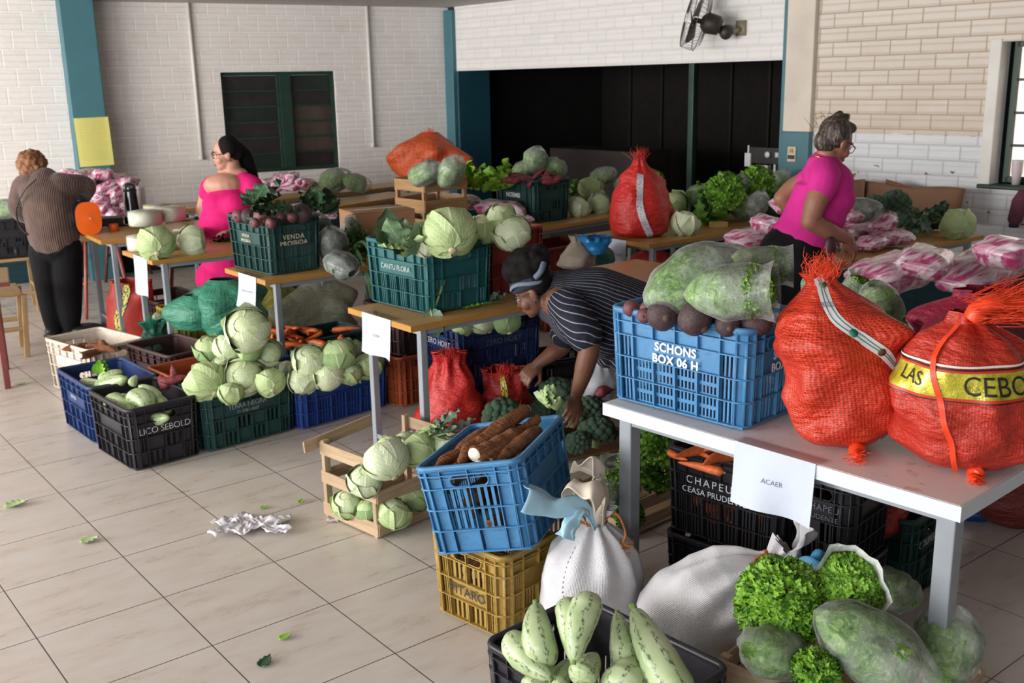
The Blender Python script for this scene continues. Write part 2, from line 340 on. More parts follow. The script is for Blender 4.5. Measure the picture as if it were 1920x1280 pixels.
# ================================================================= KIT: crates, tables, vegetables
def plastic(name, hexcol, rough=.42, dirt=.35):
    if name in _M: return _M[name]
    col = hexc(hexcol); g = G(name); v = g.tex('Object'); n = g.noise(v, 9, 5, .65); f = g.noise(g.map(v, (1, 1, 3)), 40, 3)
    c = g.ramp(n, [(.3, tuple(x*.86 for x in col)), (.7, tuple(min(1, x*1.1) for x in col))])
    dm = g.math('MULTIPLY', g.ramp(f, [(.52, (0, 0, 0)), (.72, (1, 1, 1))]), dirt); c = g.mix(dm, c, (.09, .075, .06))
    g.set(Base_Color=c, Roughness=g.n('MapRange', {0: n, 3: rough-.08, 4: rough+.15}).outputs[0], Specular_IOR_Level=.45); _M[name] = g.m; return g.m
CR_H = .31; TAPER = .012
_pan = {}
def panel_mesh(L, H, side, style):
    """one wall of a crate in its own plane: x along, z up, outward -y; rows of cells between ribs"""
    key = (round(L, 3), round(H, 3), side, style)
    if key in _pan: return _pan[key]
    mb = MB(); r = .028; x0, x1 = -L/2+r, L/2-r; t = .004
    nc = 6 if side == 'long' else 4
    xs = [lerp(x0, x1, q) for q in ((0, .13, .31, .5, .69, .87, 1) if nc == 6 else (0, .17, .5, .83, 1))]; zs = [.012, .085, .155, .225, .268, H-.012] if H > .25 else [.012, .06, .11, .15, H-.03, H-.012]
    def slots(a, b, p, q, n):
        w = (b-a)/n
        for k in range(n+1): mb.box((a+w*k, 0, (p+q)/2), (w*.46, t, q-p))
    def plate(a, b, p, q): mb.box(((a+b)/2, 0, (p+q)/2), (b-a, t, q-p))
    def roundhole(a, b, p, q):        # hand hole with a raised lip
        cx, cz = (a+b)/2, (p+q)/2; w, h = min(.066, (b-a)/2-.010), .020; n = 24; pts = []; box = []
        for k in range(n):
            an = 2*PI*k/n; ca, sa = cos(an), sin(an); pts.append((cx+(w-h)*(1 if ca > 0 else -1)+h*ca, cz+h*sa))
            m = max(abs(ca)/((b-a)/2), abs(sa)/((q-p)/2)); box.append((cx+ca/m, cz+sa/m))
        vs = [(x, -t/2, z) for x, z in pts]+[(x, -t/2, z) for x, z in box]+[(x, t/2+.002, z) for x, z in pts]
        mb.add(vs, [(k, (k+1) % n, n+(k+1) % n, n+k) for k in range(n)]+[((k+1) % n, k, 2*n+k, 2*n+(k+1) % n) for k in range(n)])
        mb.tube([(x, -.006, z) for x, z in pts]+[(pts[0][0], -.006, pts[0][1])], .0028, 6, False)
    for k in range(nc):
        a, b = xs[k], xs[k+1]; mid = side == 'long' and 1 <= k < nc-1 or side == 'short' and 1 <= k < nc-1
        for j in range(5):
            p, q = zs[j], zs[j+1]
            if j == 4: plate(a, b, p, q); continue
            if side == 'short' and j == 3 and k in (1, 2):
                if k == 1: roundhole(xs[1], xs[3], p-.006, q+.004)
                continue
            if style == 'slot':
                if j == 2 and mid: plate(a, b, p, q)
                elif j == 3: plate(a, b, p, q)
                else: slots(a, b, p, q, 5)
            elif style == 'low':          # the label panel sits low, slots above and below
                if j == 1 and mid or j == 3: plate(a, b, p, q)
                else: slots(a, b, p, q, 4)
            elif style == 'dash':         # two rows of short slots in every bay
                if j == 2 and mid or j == 3: plate(a, b, p, q)
                elif not mid: slots(a, b, p, q, 4)
                else:
                    h = (q-p)/2
                    for i in range(2): slots(a, b, p+h*i+.006, p+h*(i+1)-.006, 6); plate(a, b, p+h*i-.006, p+h*i+.006)
                    plate(a, b, q-.006, q)
            elif style == 'end':          # open bars above, a solid plate at the foot
                if j == 0 and mid: plate(a+.008, b-.008 if k != nc-2 else b-.008, p, q)
                elif j in (1, 2) and mid: slots(a, b, p, q, 4)
                elif j == 3: plate(a, b, p, q)
                else: plate(a, b, p, q)
            else:                         # 'grid': mostly closed bays, narrow slits
                if j in (2, 3): plate(a, b, p, q)
                elif (k+j) % 2: slots(a, b, p, q, 3)
                else: plate(a, b, p, q)
    for k, x in enumerate(xs):             # upright ribs, broken around the plain label panel
        if 1 < k < nc-1 and style != 'end':
            jl = 1 if style == 'low' else 2
            for p, q in ((.01, zs[jl]), (zs[jl+1], H-.01)): mb.box((x, -.007, (p+q)/2), (.0035, .014, q-p))
        else: mb.box((x, -.007, H/2), (.0035, .014, H-.02))
    for z in zs: mb.box((0, -.008, z), (L-2*r, .016, .0035))
    mb.box((0, -.004, H-.045), (L-2*r, .008, .003))
    mb.v = [(x*(1-2*TAPER*(1-z/H)/L), y+TAPER*(1-z/H), z) for x, y, z in mb.v]
    me = mb.mesh('panel', pm('black_plastic', (.012, .012, .013), .45), False); _pan[key] = me; return me
def rim_mesh(a, b, H):
    key = ('rim', round(a, 3), round(b, 3), round(H, 3))
    if key in _pan: return _pan[key]
    r = .03; path = []
    for cx, cy, s in ((a/2-r, b/2-r, 0), (-a/2+r, b/2-r, 90), (-a/2+r, -b/2+r, 180), (a/2-r, -b/2+r, 270)):
        for k in range(7): an = rad(s+15*k); path.append((cx, cy, cos(an), sin(an)))
    n = len(path); mb = MB()
    pr = [(r-.004, H-.02), (r+.010, H-.02), (r+.012, H-.006), (r+.008, H), (r-.004, H), (r-.006, H-.01)]
    mb.grid(lambda u, v: (lambda p, q: (p[0]+p[2]*q[0], p[1]+p[3]*q[0], q[1]))(path[int(round(u*n)) % n], pr[int(round(v*6)) % 6]), n, 6, True, True)
    for s in range(4):                     # rounded corner posts with rings
        seg = path[s*7:s*7+7]
        mb.grid(lambda u, v: (lambda p: (p[0]+p[2]*r, p[1]+p[3]*r, lerp(.004, H-.01, v)))(seg[int(round(u*6))]), 6, 3)
        mb.grid(lambda u, v: (lambda p: (p[0]+p[2]*(r-.004), p[1]+p[3]*(r-.004), lerp(.004, H-.01, v)))(seg[int(round(u*6))]), 6, 3, flip=True)
        for z in (.012, .085, .155, .225, .268) if H > .25 else (.012, .06, .11, .15):
            if z < H-.02: mb.grid(lambda u, v: (lambda p, q: (p[0]+p[2]*q[0], p[1]+p[3]*q[0], q[1]))(seg[int(round(u*6))], [(r, z-.002), (r+.013, z-.002), (r+.013, z+.002), (r, z+.002)][int(round(v*3))]), 6, 3)
        for k in (0, 3, 6):
            p = seg[k]; mb.box((p[0]+p[2]*(r+.006), p[1]+p[3]*(r+.006), H/2), (.004 if abs(p[3]) > .7 else .012, .012 if abs(p[3]) > .7 else .004, H-.02))
    sg = lambda x: 1 if x > 0 else -1
    mb.v = [(x-sg(x)*TAPER*max(0, 1-z/H), y-sg(y)*TAPER*max(0, 1-z/H), z) for x, y, z in mb.v]
    me = mb.mesh('rim', pm('black_plastic', (.012, .012, .013), .45), True); _pan[key] = me; return me
def crate(label, near, z, ang, a, b, mat, H=CR_H, styles=('slot', 'slot'), texts=(), center=None, name='plastic_crate', group=None, floor=True):
    """a: along ang (face F towards the camera's right), b: along ang+90 (face L).  near: pixel of the near bottom corner"""
    if center is None:
        N = P(near[0], near[1], z) if len(near) == 2 else Vector(near); center = N+pol(ang)*a/2+pol(ang+90)*b/2
    r = empty(name, center, rad(ang)); tag(r, label, 'crate', group)
    long_a = a >= b
    for L, off, rz in ((a, b, 0), (b, a, 90), (a, b, 180), (b, a, 270)):
        side = 'long' if (L == a) == long_a or a == b else 'short'
        st = styles[0] if side == 'long' else styles[1]
        ob('side_panel' if side == 'long' else 'end_panel', panel_mesh(L, H, side, st), r, Matrix.Rotation(rad(rz), 3, 'Z') @ Vector((0, -off/2+.003, 0)), (0, 0, rad(rz)), mat)
    ob('rim', rim_mesh(a, b, H), r, None, None, mat)
    m = MB(); m.box((0, 0, .008), (a-.03, b-.03, .012)); ob('base', m.mesh('base', mat, False), r)
    for face, txt, size, u, w, tm, *bold in texts:
        me = text_mesh(txt, size, tm, .0004, bold[0] if bold else 0.0, bold[1] if len(bold) > 1 else 1.0)
        if face == 'F': ob('lettering', me, r, (u, -b/2-.0035, w), (rad(90), 0, 0))
        else: ob('lettering', me, r, (-a/2-.0035, -u, w), (rad(90), 0, rad(-90)))
    return r
def wood(name, col, grain=(1, 14, 14), rough=.6, var=.25):
    if name in _M: return _M[name]
    if isinstance(col, str): col = hexc(col)
    g = G(name); v = g.map(g.tex('Object'), grain); n = g.noise(v, 6, 5, .6); n2 = g.noise(g.tex('Object'), 5, 3)
    c = g.ramp(n, [(.25, tuple(x*(1-var*1.4) for x in col)), (.55, col), (.8, tuple(min(1, x*(1+var)) for x in col))]); c = g.mix(g.math('MULTIPLY', n2, .3), c, tuple(x*.55 for x in col))
    g.set(Base_Color=c, Roughness=rough, Specular_IOR_Level=.3); g.bump(n, .25, .004); _M[name] = g.m; return g.m
W_PALE = wood('crate_wood_pale', 'b39a7c'); W_BRN = wood('crate_wood_brown', '8a6440'); W_TAN = wood('crate_wood_tan', 'a8845c')
def slat(parent, p, q, w, t, mat, name='slat', roll=0):
    """a board from p to q (parent axes), w tall, t thick"""
    p, q = Vector(p), Vector(q); L = (q-p).length; m = MB(); m.box((0, 0, 0), (L, t, w)); o = m.build(name, mat, parent, False)
    d = (q-p).normalized(); yaw = math.atan2(d.y, d.x); pit = -math.asin(max(-1, min(1, d.z))); o.location = (p+q)/2; o.rotation_euler = (roll, pit, yaw)
    b = o.modifiers.new('b', 'BEVEL'); b.width = .0015; b.segments = 1; return o
def wooden_crate(label, center, ang, a, b, H, mat, levels=(.03, .15, .26), w=.055, skip=(), posts=True, tilt=None):
    r = empty('wooden_crate', center, rad(ang)); tag(r, label, 'crate')
    if tilt: r.rotation_euler = tilt
    for sx in (-1, 1):
        for sy in (-1, 1):
            if posts: slat(r, (sx*(a/2-.012), sy*(b/2-.018), 0), (sx*(a/2-.012), sy*(b/2-.018), H), .03, .022, mat, 'post')
    for k, z in enumerate(levels):
        for s, (p, q) in (('F', ((-a/2, -b/2, z), (a/2, -b/2, z))), ('B', ((-a/2, b/2, z), (a/2, b/2, z))), ('L', ((-a/2, -b/2, z), (-a/2, b/2, z))), ('R', ((a/2, -b/2, z), (a/2, b/2, z)))):
            if (s, k) in skip: continue
            slat(r, p, q, w*(.92+.16*rng.random()), .009, mat)
    for k in range(4): slat(r, (-a/2+.01, -b/2+b*(k+.5)/4, .012), (a/2-.01, -b/2+b*(k+.5)/4, .012), .008, b/4.6, mat, 'base_board')
    return r
# ---- tables
M_BEECH = wood('table_laminate_beech', 'c39a5e', (1.2, 10, 10), .32, .12); M_EDGE = wood('table_edge', 'b98743', (2, 6, 6), .4, .15)
M_GREY = pm('grey_tube_steel', '8e949b', .4, .1, 8, metal=.0, spec=.6); M_WHITE = pm('white_laminate', (.72, .70, .70), .3, .05, 3, spots='c2bab6', spotscale=26); M_WEDGE = pm('white_edge', (.58, .62, .67), .4, .05, 5)
def table(label, corner, ang, L, D, z=.75, top=None, edge=None, th=.028, leg=.034, inset=.09, foot=True, legm=None):
    """corner: near corner on the floor plane; L along ang, D along ang+90"""
    r = empty('table', (corner[0], corner[1], 0), rad(ang)); tag(r, label, 'table')
    top = top or M_BEECH; edge = edge or M_EDGE
    m = MB(); m.box((L/2, D/2, z-th/2), (L-.006, D-.006, th)); o = m.build('table_top', top, r, False); b = o.modifiers.new('b', 'BEVEL'); b.width = .003; b.segments = 2
    e = MB()
    for c, d in (((L/2, .002, z-th/2), (L, .004, th-.002)), ((L/2, D-.002, z-th/2), (L, .004, th-.002)), ((.002, D/2, z-th/2), (.004, D-.008, th-.002)), ((L-.002, D/2, z-th/2), (.004, D-.008, th-.002))): e.box(c, d)
    e.build('edge_band', edge, r, False)
    for x in (inset, L-inset):
        for y in (.055, D-.055):
            m = MB(); m.box((x, y, (z-th)/2), (leg, leg, z-th)); o = m.build('leg', legm or M_GREY, r, False); b = o.modifiers.new('b', 'BEVEL'); b.width = .004; b.segments = 2
        m = MB(); m.box((x, D/2, z-th-.016), (leg*.8, D-.14, .03)); m.build('crossbar', M_GREY, r, False)
        if foot: m = MB(); m.box((x, D/2, .12), (leg*.7, D-.14, .022)); m.build('foot_bar', M_GREY, r, False)
    for y in (.055, D-.055): m = MB(); m.box((L/2, y, z-th-.016), (L-2*inset-.03, leg*.7, .03)); m.build('rail', M_GREY, r, False)
    return r
g = G('clear_sleeve'); tr = g.n('BsdfTransparent', {'Color': (.97, .97, .98, 1)}); gl = g.n('BsdfGlossy', {'Color': (1, 1, 1, 1), 'Roughness': .08}); fr = g.n('Fresnel', {'IOR': 1.12})
mx = g.n('MixShader', {0: fr.outputs[0], 1: tr.outputs[0], 2: gl.outputs[0]}); g.t.links.new(mx.outputs[0], g.o.inputs[0]); M_SLEEVE = g.m
M_PAPER = pm('white_paper', (.50, .55, .63), .6, .03, 6); M_INK = pm('grey_ink', (.10, .10, .16), .6, .05)
def sign(label, corner, ang, s0, w, h, z, txt, size, curl=.012, hang=.002):
    """a sheet in a clear sleeve taped over the edge that runs from the table's near corner along ang+90 (local x grows to the left)"""
    r = empty('paper_sign', Vector((corner[0], corner[1], z))+pol(ang+90)*s0, rad(ang-90)); tag(r, label, 'sign')
    def sh(off, gx, gz):
        def fn(u, v):
            x = -w/2-gx+(w+2*gx)*u; q = (1-v); d = (h+gz)*q
            y = -hang-off-curl*q*q*(.3+.7*sin(u*5.2+1.1))-.006*q*(1-cos(u*9)); return (x, y, -d*(1-.004*q)+.001)
        return fn
    m = MB(); m.grid(sh(.0006, 0, 0), 14, 14); m.build('sheet', M_PAPER, r)
    m = MB(); m.grid(sh(.0022, .008, .010), 14, 14); m.grid(lambda u, v: (-w/2-.008+(w+.016)*u, .045*v, .0015), 4, 2); m.build('sleeve', M_SLEEVE, r)
    if txt:
        me = text_mesh(txt, size, M_INK, 0.0); f = sh(.0012, 0, 0)
        for vx in me.vertices: vx.co = f((vx.co.x+w/2)/w, .5+vx.co.y/h)
        ob('lettering', me, r)
    return r
# ---- leaves
def leaf_fn(L, Wd, bend, ruf=0.0, nr=7, cup=.25, seed=0, edge=.0):
    """(u across, v along) -> point; leaf rises along +x, normal +z, bending"""
    def fn(u, v):
        s = u*2-1; w = Wd*(sin(PI*min(1, v*.93+.07)**.75)**.8)*(1+edge*sin(v*31+seed)*abs(s))
        a = bend*v; x = L*(sin(a)/bend if abs(bend) > .01 else v); z = L*((1-cos(a))/bend if abs(bend) > .01 else 0)
        zz = cup*Wd*s*s*(1-.3*v)+ruf*abs(s)**1.6*sin(nr*2*PI*v+seed+(2 if s > 0 else 0)); nx, nzv = -sin(a), cos(a)
        return (x+nx*zz, s*w, z+nzv*zz)
    return fn
def leafmat(name, c0, c1, vein, rough=.5, nvein=9, amp=.55):
    """green leaf with midrib and side veins drawn from its own UVs"""
    if name in _M: return _M[name]
    c0, c1, vein = [hexc(x) if isinstance(x, str) else x for x in (c0, c1, vein)]
    g = G(name); X = g.xyz(g.tex('UV')); s = g.math('ABSOLUTE', g.math('MULTIPLY_ADD', X[0], 2, -1)); n = g.noise(g.tex('Object'), 14, 4)
    side = g.math('SINE', g.math('MULTIPLY', g.math('MULTIPLY_ADD', s, -.62, X[1]), 2*PI*nvein)); side = g.math('POWER', g.math('MULTIPLY_ADD', side, .5, .5), 14)
    mid = g.n('MapRange', {0: s, 1: .0, 2: .09, 3: 1, 4: 0}).outputs[0]; v = g.math('MAXIMUM', g.math('MULTIPLY', side, .6), mid)
    c = g.ramp(n, [(.3, c0), (.7, c1)]); c = g.mix(g.math('MULTIPLY', v, amp), c, vein)
    g.set(Base_Color=c, Roughness=rough, Specular_IOR_Level=.4); g.bump(g.math('ADD', v, g.math('MULTIPLY', n, .5)), .35, .006); _M[name] = g.m; return g.m
M_CABO = leafmat('cabbage_leaf', '98b26f', 'b6c894', 'dbe2c6', amp=.7); M_CABI = leafmat('cabbage_heart', 'b3c68e', 'cfdab2', 'e8ecd8', amp=.65); M_CABP = leafmat('cabbage_pale_leaf', 'b9ca99', 'd6dfbf', 'eef0e2', amp=.7)
M_CABG = leafmat('cabbage_green_leaf', '76995f', '98b37c', 'c9d5ae', amp=.65); M_STEM = pm('cut_stem', (.46, .40, .27), .6, .25, 40)
M_KALE = leafmat('kale_leaf', '1f3d28', '33573a', '7f9a76', .45, 7, .45); M_COLL = leafmat('collard_leaf', '4d6a4c', '6f8a66', 'a7b896', .4, 7, .5); M_BRLF = leafmat('broccoli_leaf', '50695a', '6b8672', 'a9baa0', .5, 6, .5)
M_LETT = leafmat('lettuce_leaf', '639a22', '8fc23c', 'b9d878', .42, 5, .3); M_LETD = leafmat('lettuce_leaf_dark', '3f6d1c', '5c8d2b', '8fb058', .45, 5, .3); M_LETP = leafmat('lettuce_leaf_pale', '8fae6a', 'b4c995', 'd5dfc0', .45, 6, .4)
M_HERB = pm('parsley_green', '2f5a1e', .55, .35, 30); M_SCAL = pm('scallion_green', '4a7040', .4, .25, 20)
def cabbage_proto(key, mat_o, mat_i, seed, nleaf=5, stem=True):
    r2 = random.Random(seed); R = 1.0
    def lump(d): return 1+.035*nz(d[0]*2+seed, d[1]*2, d[2]*2)+.02*abs(nz(d[0]*5, d[1]*5+seed, d[2]*5))
    def wrap(az, span, th0, th1, rad0, curl, seed2):
        def fn(u, v):
            s = u*2-1; th = lerp(th0, th1, v); sp = span*(.25+.75*sin(PI*min(1, .12+v*.80))**.7); ph = az+s*sp/max(.45, sin(max(.3, min(PI-.3, th))))
            rr = rad0+curl*abs(s)**3*(.5+.5*v)+curl*1.2*max(0, v-.82)*5*.5+.02*sin(s*9+seed2)*abs(s)+.014*sin(v*17+seed2)*abs(s)+.02*nz(s*2+seed2, v*3, 0)
            d = (sin(th)*cos(ph), sin(th)*sin(ph), -cos(th)); return (d[0]*rr, d[1]*rr, d[2]*rr*.88)
        return fn
    core = MB(); core.ball((0, 0, 0), (R, R, .88), 28, 18, None, lump)
    for k in range(3): core.grid(wrap(k*2.1+seed, 1.15, .25, 2.75, 1.025+.01*k, .02, k+seed), 14, 12)
    parts = []
    for k in range(nleaf):
        m = MB(); m.grid(wrap(k*2*PI/nleaf+r2.random(), .80+.3*r2.random(), .12, 1.9+.6*r2.random(), 1.06+.02*k, .07+.10*r2.random(), seed*3+k), 14, 12); parts.append(('outer_leaf', m.mesh('outer_leaf', mat_o), None))
    if stem:
        m = MB(); m.lathe([(.0, -.80), (.20, -.82), (.19, -1.03), (.15, -1.10), (.0, -1.09)], 14); parts.append(('stem', m.mesh('stem', M_STEM), 'pale cut stem'))
    _proto[key] = ('cabbage', core.mesh('cabbage', mat_i), parts)
cabbage_proto('cab_a', M_CABO, M_CABI, 1.3); cabbage_proto('cab_b', M_CABP, M_CABI, 4.7, 6); cabbage_proto('cab_c', M_CABG, M_CABO, 8.1, 4); cabbage_proto('cab_d', M_CABP, M_CABP, 11.9, 5)
# ---- roots and fruits (all unit length 1 along x unless noted)
def root_mesh(name, mat, prof, n=12, m=18, bend=.1, seed=0, lump=.05, flat=1.0):
    mb = MB()
    def fn(u, v):
        r = interp(prof, v)*(1+lump*nz(cos(2*PI*u)*1.5+seed, sin(2*PI*u)*1.5, v*6)*2); a = 2*PI*u
        return (v-.5, r*cos(a)+bend*sin(PI*v), r*sin(a)*flat)
    mb.grid(fn, n, m, cu=True)
    return mb.mesh(name, mat)
g = G('zucchini_skin'); uv = g.tex('UV'); X = g.xyz(uv)
wob = g.math('MULTIPLY', g.noise(g.map(uv, (6, 3, 1)), 2, 3), 1.1); s1 = g.math('SINE', g.math('ADD', g.math('MULTIPLY', X[0], 2*PI*7), g.math('MULTIPLY', wob, 4.5)))
br_ = g.noise(g.map(uv, (30, 13, 1)), 1.3, 4, .7); m1 = g.math('MULTIPLY', g.ramp(s1, [(.45, (0, 0, 0)), (.75, (1, 1, 1))]), g.ramp(br_, [(.47, (0, 0, 0)), (.56, (1, 1, 1))]))
pale = g.ramp(g.noise(g.tex('Object'), 3, 3), [(.3, hexc('93aa76')), (.7, hexc('bccaa0'))]); c = g.mix(g.math('MULTIPLY', m1, .95), pale, hexc('41603c'))
g.set(Base_Color=c, Roughness=.38, Specular_IOR_Level=.45, Coat_Weight=.15); M_ZUC = g.m
M_ZST = pm('zucchini_stem', '7d9a55', .6, .25, 30)
def zucchini_proto(key, fat, bend, seed):
    prof = [(0, 0), (.015, .07*fat), (.06, .14*fat), (.18, .195*fat), (.42, .195*fat), (.65, .16*fat), (.82, .12*fat), (.92, .085*fat), (.965, .06*fat), (1, .0)]
    me = root_mesh('zucchini', M_ZUC, prof, 18, 26, bend, seed, .02)
    m = MB(); m.tube([(.42, .0+bend*.25, 0), (.47, bend*.12, .002), (.53, bend*.05, .006)], [.044*fat, .034*fat, .042*fat], 6); _proto[key] = ('zucchini', me, [('stem', m.mesh('stem', M_ZST), None)])
zucchini_proto('zuc_a', 1.0, .05, 1); zucchini_proto('zuc_b', 1.12, .10, 5); zucchini_proto('zuc_c', .85, .02, 9)
g = G('cassava_bark'); v = g.tex('Object'); n = g.noise(g.map(v, (1, 6, 6)), 8, 5, .7); ring = g.noise(g.map(v, (16, 1, 1)), 2.2, 3)
c = g.ramp(n, [(.25, hexc('5e3722')), (.5, hexc('9c623d')), (.75, hexc('bd8860'))]); c = g.mix(g.math('MULTIPLY', g.ramp(ring, [(.5, (0, 0, 0)), (.7, (1, 1, 1))]), .35), c, hexc('b08a62'))
g.set(Base_Color=c, Roughness=.75, Specular_IOR_Level=.25); g.bump(g.math('ADD', n, ring), .9, .02); M_CAS = g.m; M_CASW = pm('cassava_flesh', (.72, .66, .58), .5, .1, 40, spots='b59a80', spotscale=70)
def cassava_proto(key, seed, bend, cut):
    prof = [(0, .055 if cut else .0), (.03, .08 if cut else .05), (.2, .095), (.5, .10), (.75, .085), (.92, .05), (1, .0)]
    me = root_mesh('cassava', M_CAS, prof, 14, 26, bend, seed, .15); parts = []
    if cut: m = MB(); m.lathe([(0, .004), (.06, .003), (.066, -.01)], 14, Matrix.Translation((-.5, 0, 0)) @ Matrix.Rotation(rad(-90), 4, 'Y')); parts.append(('cut_end', m.mesh('cut_end', M_CASW), 'white cut end'))
    m = MB()
    r2 = random.Random(seed)
    for k in range(5): p = Vector((-.4+.2*k, .09*cos(k*2.1)+bend*.8, .09*sin(k*2.1))); m.tube([p, p*1.12+Vector((.02, 0, .02)), p*1.25+Vector((r2.random()*.06, r2.random()*.05, .05*r2.random()))], [.005, .003, .0015], 5)
    parts.append(('rootlets', m.mesh('rootlets', M_CAS), None)); _proto[key] = ('cassava', me, parts)
cassava_proto('cas_a', 2, .05, True); cassava_proto('cas_b', 6, .10, False); cassava_proto('cas_c', 10, .02, True)
M_BEET = pm('beet_skin', (.058, .032, .036), .6, .5, 7, .25, spots=(.135, .085, .065), spotscale=9); M_BEET2 = pm('beet_skin_rosy', (.14, .042, .05), .5, .4, 8, .2, spots=(.20, .10, .085), spotscale=12)
def beet_proto(key, mat, seed):
    m = MB(); m.ball((0, 0, 0), (1, 1, .92), 22, 14, None, lambda d: 1+.06*nz(d[0]*1.4+seed, d[1]*1.4, d[2]*1.4)-.10*max(0, d[2])**6+.05*max(0, -d[2])**8)
    t = MB(); t.tube([(0, 0, -.9), (.05, 0, -1.15), (.12, .03, -1.4)], [.16, .06, .02], 7); c = MB(); c.lathe([(.0, .95), (.22, .9), (.26, .80), (.34, .74)], 12)
    _proto[key] = ('beet', m.mesh('beet', mat), [('root_tail', t.mesh('root_tail', mat), None), ('crown_scar', c.mesh('crown_scar', pm('beet_scar', (.09, .06, .04), .8, .4, 30)), None)])
beet_proto('beet_a', M_BEET, 1); beet_proto('beet_b', M_BEET2, 5)
M_CARR = pm('carrot_skin', hexc('c8602c'), .5, .25, 12, .15); M_CTOP = pm('carrot_top', '6c7a35', .6, .3, 20)
for k_, (bd, sd) in enumerate(((.04, 1), (.10, 5), (-.05, 8))):
    me = root_mesh('carrot', M_CARR, [(0, 0), (.015, .07), (.06, .095), (.3, .09), (.7, .06), (.93, .025), (1, 0)], 10, 14, bd, sd, .03); m = MB(); m.tube([(-.5, 0, 0), (-.53, bd*.1, .01)], [.03, .022], 6)
    _proto['car_%d' % k_] = ('carrot', me, [('stalk_end', m.mesh('stalk_end', M_CTOP), None)])
M_SWP = pm('sweet_potato_skin', hexc('7a3038'), .6, .3, 10, .3, spots=hexc('a36a66'), spotscale=16)
for k_, (bd, sd) in enumerate(((.08, 2), (.16, 7))):
    me = root_mesh('sweet_potato', M_SWP, [(0, 0), (.03, .04), (.15, .11), (.45, .17), (.75, .13), (.93, .05), (1, 0)], 12, 18, bd, sd, .10); m = MB(); m.tube([(.48, bd*.1, 0), (.54, 0, .01), (.60, -.02, 0)], [.03, .014, .006], 6)
    _proto['swp_%d' % k_] = ('sweet_potato', me, [('root_tip', m.mesh('root_tip', M_SWP), None)])
# ---- broccoli
M_BROC = pm('broccoli_floret', hexc('44604a'), .7, .4, 40, .6, spots=hexc('5f7c62'), spotscale=45); M_BRST = pm('broccoli_stalk', hexc('8fa56e'), .55, .2, 15)
def broccoli_proto(key, seed, leaves=3):
    r2 = random.Random(seed); m = MB(); n = 46
    for k in range(n):
        ph = k*2.39996; t = math.acos(1-1.15*(k+.5)/n); d = Vector((sin(t)*cos(ph), sin(t)*sin(ph), cos(t)))
        rr = .26*(.8+.4*r2.random()); c = d*(.80+.08*r2.random()); m.ball(c, (rr, rr, rr*.9), 12, 8, None, lambda q, k=k: 1+.16*nz(q[0]*5+k, q[1]*5, q[2]*5)+.10*nz(q[0]*13+k, q[1]*13, q[2]*13))
    s = MB(); s.tube([(0, 0, -.75), (0, 0, -.3), (0, 0, .35)], [.20, .22, .55], 12); parts = [('stalk', s.mesh('stalk', M_BRST), None)]
    for k in range(leaves):
        l = MB(); l.grid(leaf_fn(1.15+.3*r2.random(), .33, 1.5, .05, 3, .15, seed+k), 8, 12, M=Matrix.Rotation(k*2.2+seed, 4, 'Z') @ Matrix.Translation((.25, 0, -.35)) @ Matrix.Rotation(rad(-25), 4, 'Y')); parts.append(('leaf', l.mesh('leaf', M_BRLF), None))
    _proto[key] = ('broccoli', m.mesh('broccoli', M_BROC), parts)
broccoli_proto('broc_a', 3); broccoli_proto('broc_b', 8, 4)
# ---- curly lettuce: many frilled leaf tips gathered in a dome, darker leaves around
def lettuce_mesh(seed, n, mats, dome=1.25, wild=.5, tip=.30):
    r2 = random.Random(seed); m = MB()
    for k in range(n):
        ph = k*2.39996+.3*r2.random(); t = math.acos(max(-1, 1-dome*(k+.5)/n)); d = Vector((sin(t)*cos(ph), sin(t)*sin(ph), cos(t)))
        ax = Vector((r2.gauss(0, 1), r2.gauss(0, 1), r2.gauss(0, 1))).normalized(); dd = (d+ax*wild*.7).normalized(); q = Vector((1, 0, 0)).rotation_difference(dd); L = tip*(.75+.5*r2.random()); W = L*(.62+.3*r2.random()); s1, s2 = r2.random()*6, r2.random()*6
        M = Matrix.Translation(d*(1.0-L*.55+.10*r2.random())) @ q.to_matrix().to_4x4() @ Matrix.Rotation(r2.random()*6.28, 4, 'X')
        bd = 1.1+.9*r2.random()
        def fn(u, v, L=L, W=W, s1=s1, s2=s2, bd=bd):
            s = u*2-1; a = bd*v; f = .05+.15*v*v; nr = (sin(s*7+s1)*.8+sin(s*15+s2)*.45)*f*L+.12*L*s*s*v; x = L*sin(a)/bd*1.15; z = L*(1-cos(a))/bd
            return (x-sin(a)*nr+(sin(s*11+s2)*.10*L*v*v), W*s*(.45+.55*v)+sin(v*9+s1)*.05*L, z+cos(a)*nr)
        m.m = 0 if r2.random() < .68 else 1; m.grid(fn, 10, 4, M=M)
    return m.mesh('lettuce', mats)
def lettuce_proto(key, seed, n, mats, base=True, **k):
    me = lettuce_mesh(seed, n, mats, **k); parts = []
    if base:
        b = MB()
        for i in range(7): b.grid(leaf_fn(1.75, .55, .45, .05, 3, .5, i), 7, 8, M=Matrix.Rotation(i*2*PI/7, 4, 'Z') @ Matrix.Translation((.08, 0, -1.35)) @ Matrix.Rotation(rad(-66), 4, 'Y'))
        parts.append(('leaf_base', b.mesh('leaf_base', M_LETP), None))
    _proto[key] = ('lettuce', me, parts)
lettuce_proto('let_big', 5, 950, [M_LETT, M_LETD], True, dome=1.1, wild=.6, tip=.23); lettuce_proto('let_mid', 9, 240, [M_LETT, M_LETD], True, dome=1.2, wild=.5, tip=.36); lettuce_proto('let_dark', 13, 170, [M_LETD, M_LETT], True, dome=1.3, wild=.5, tip=.42); lettuce_proto('let_pale', 21, 150, [M_LETP, M_LETT], True, dome=1.5, wild=.45, tip=.45)
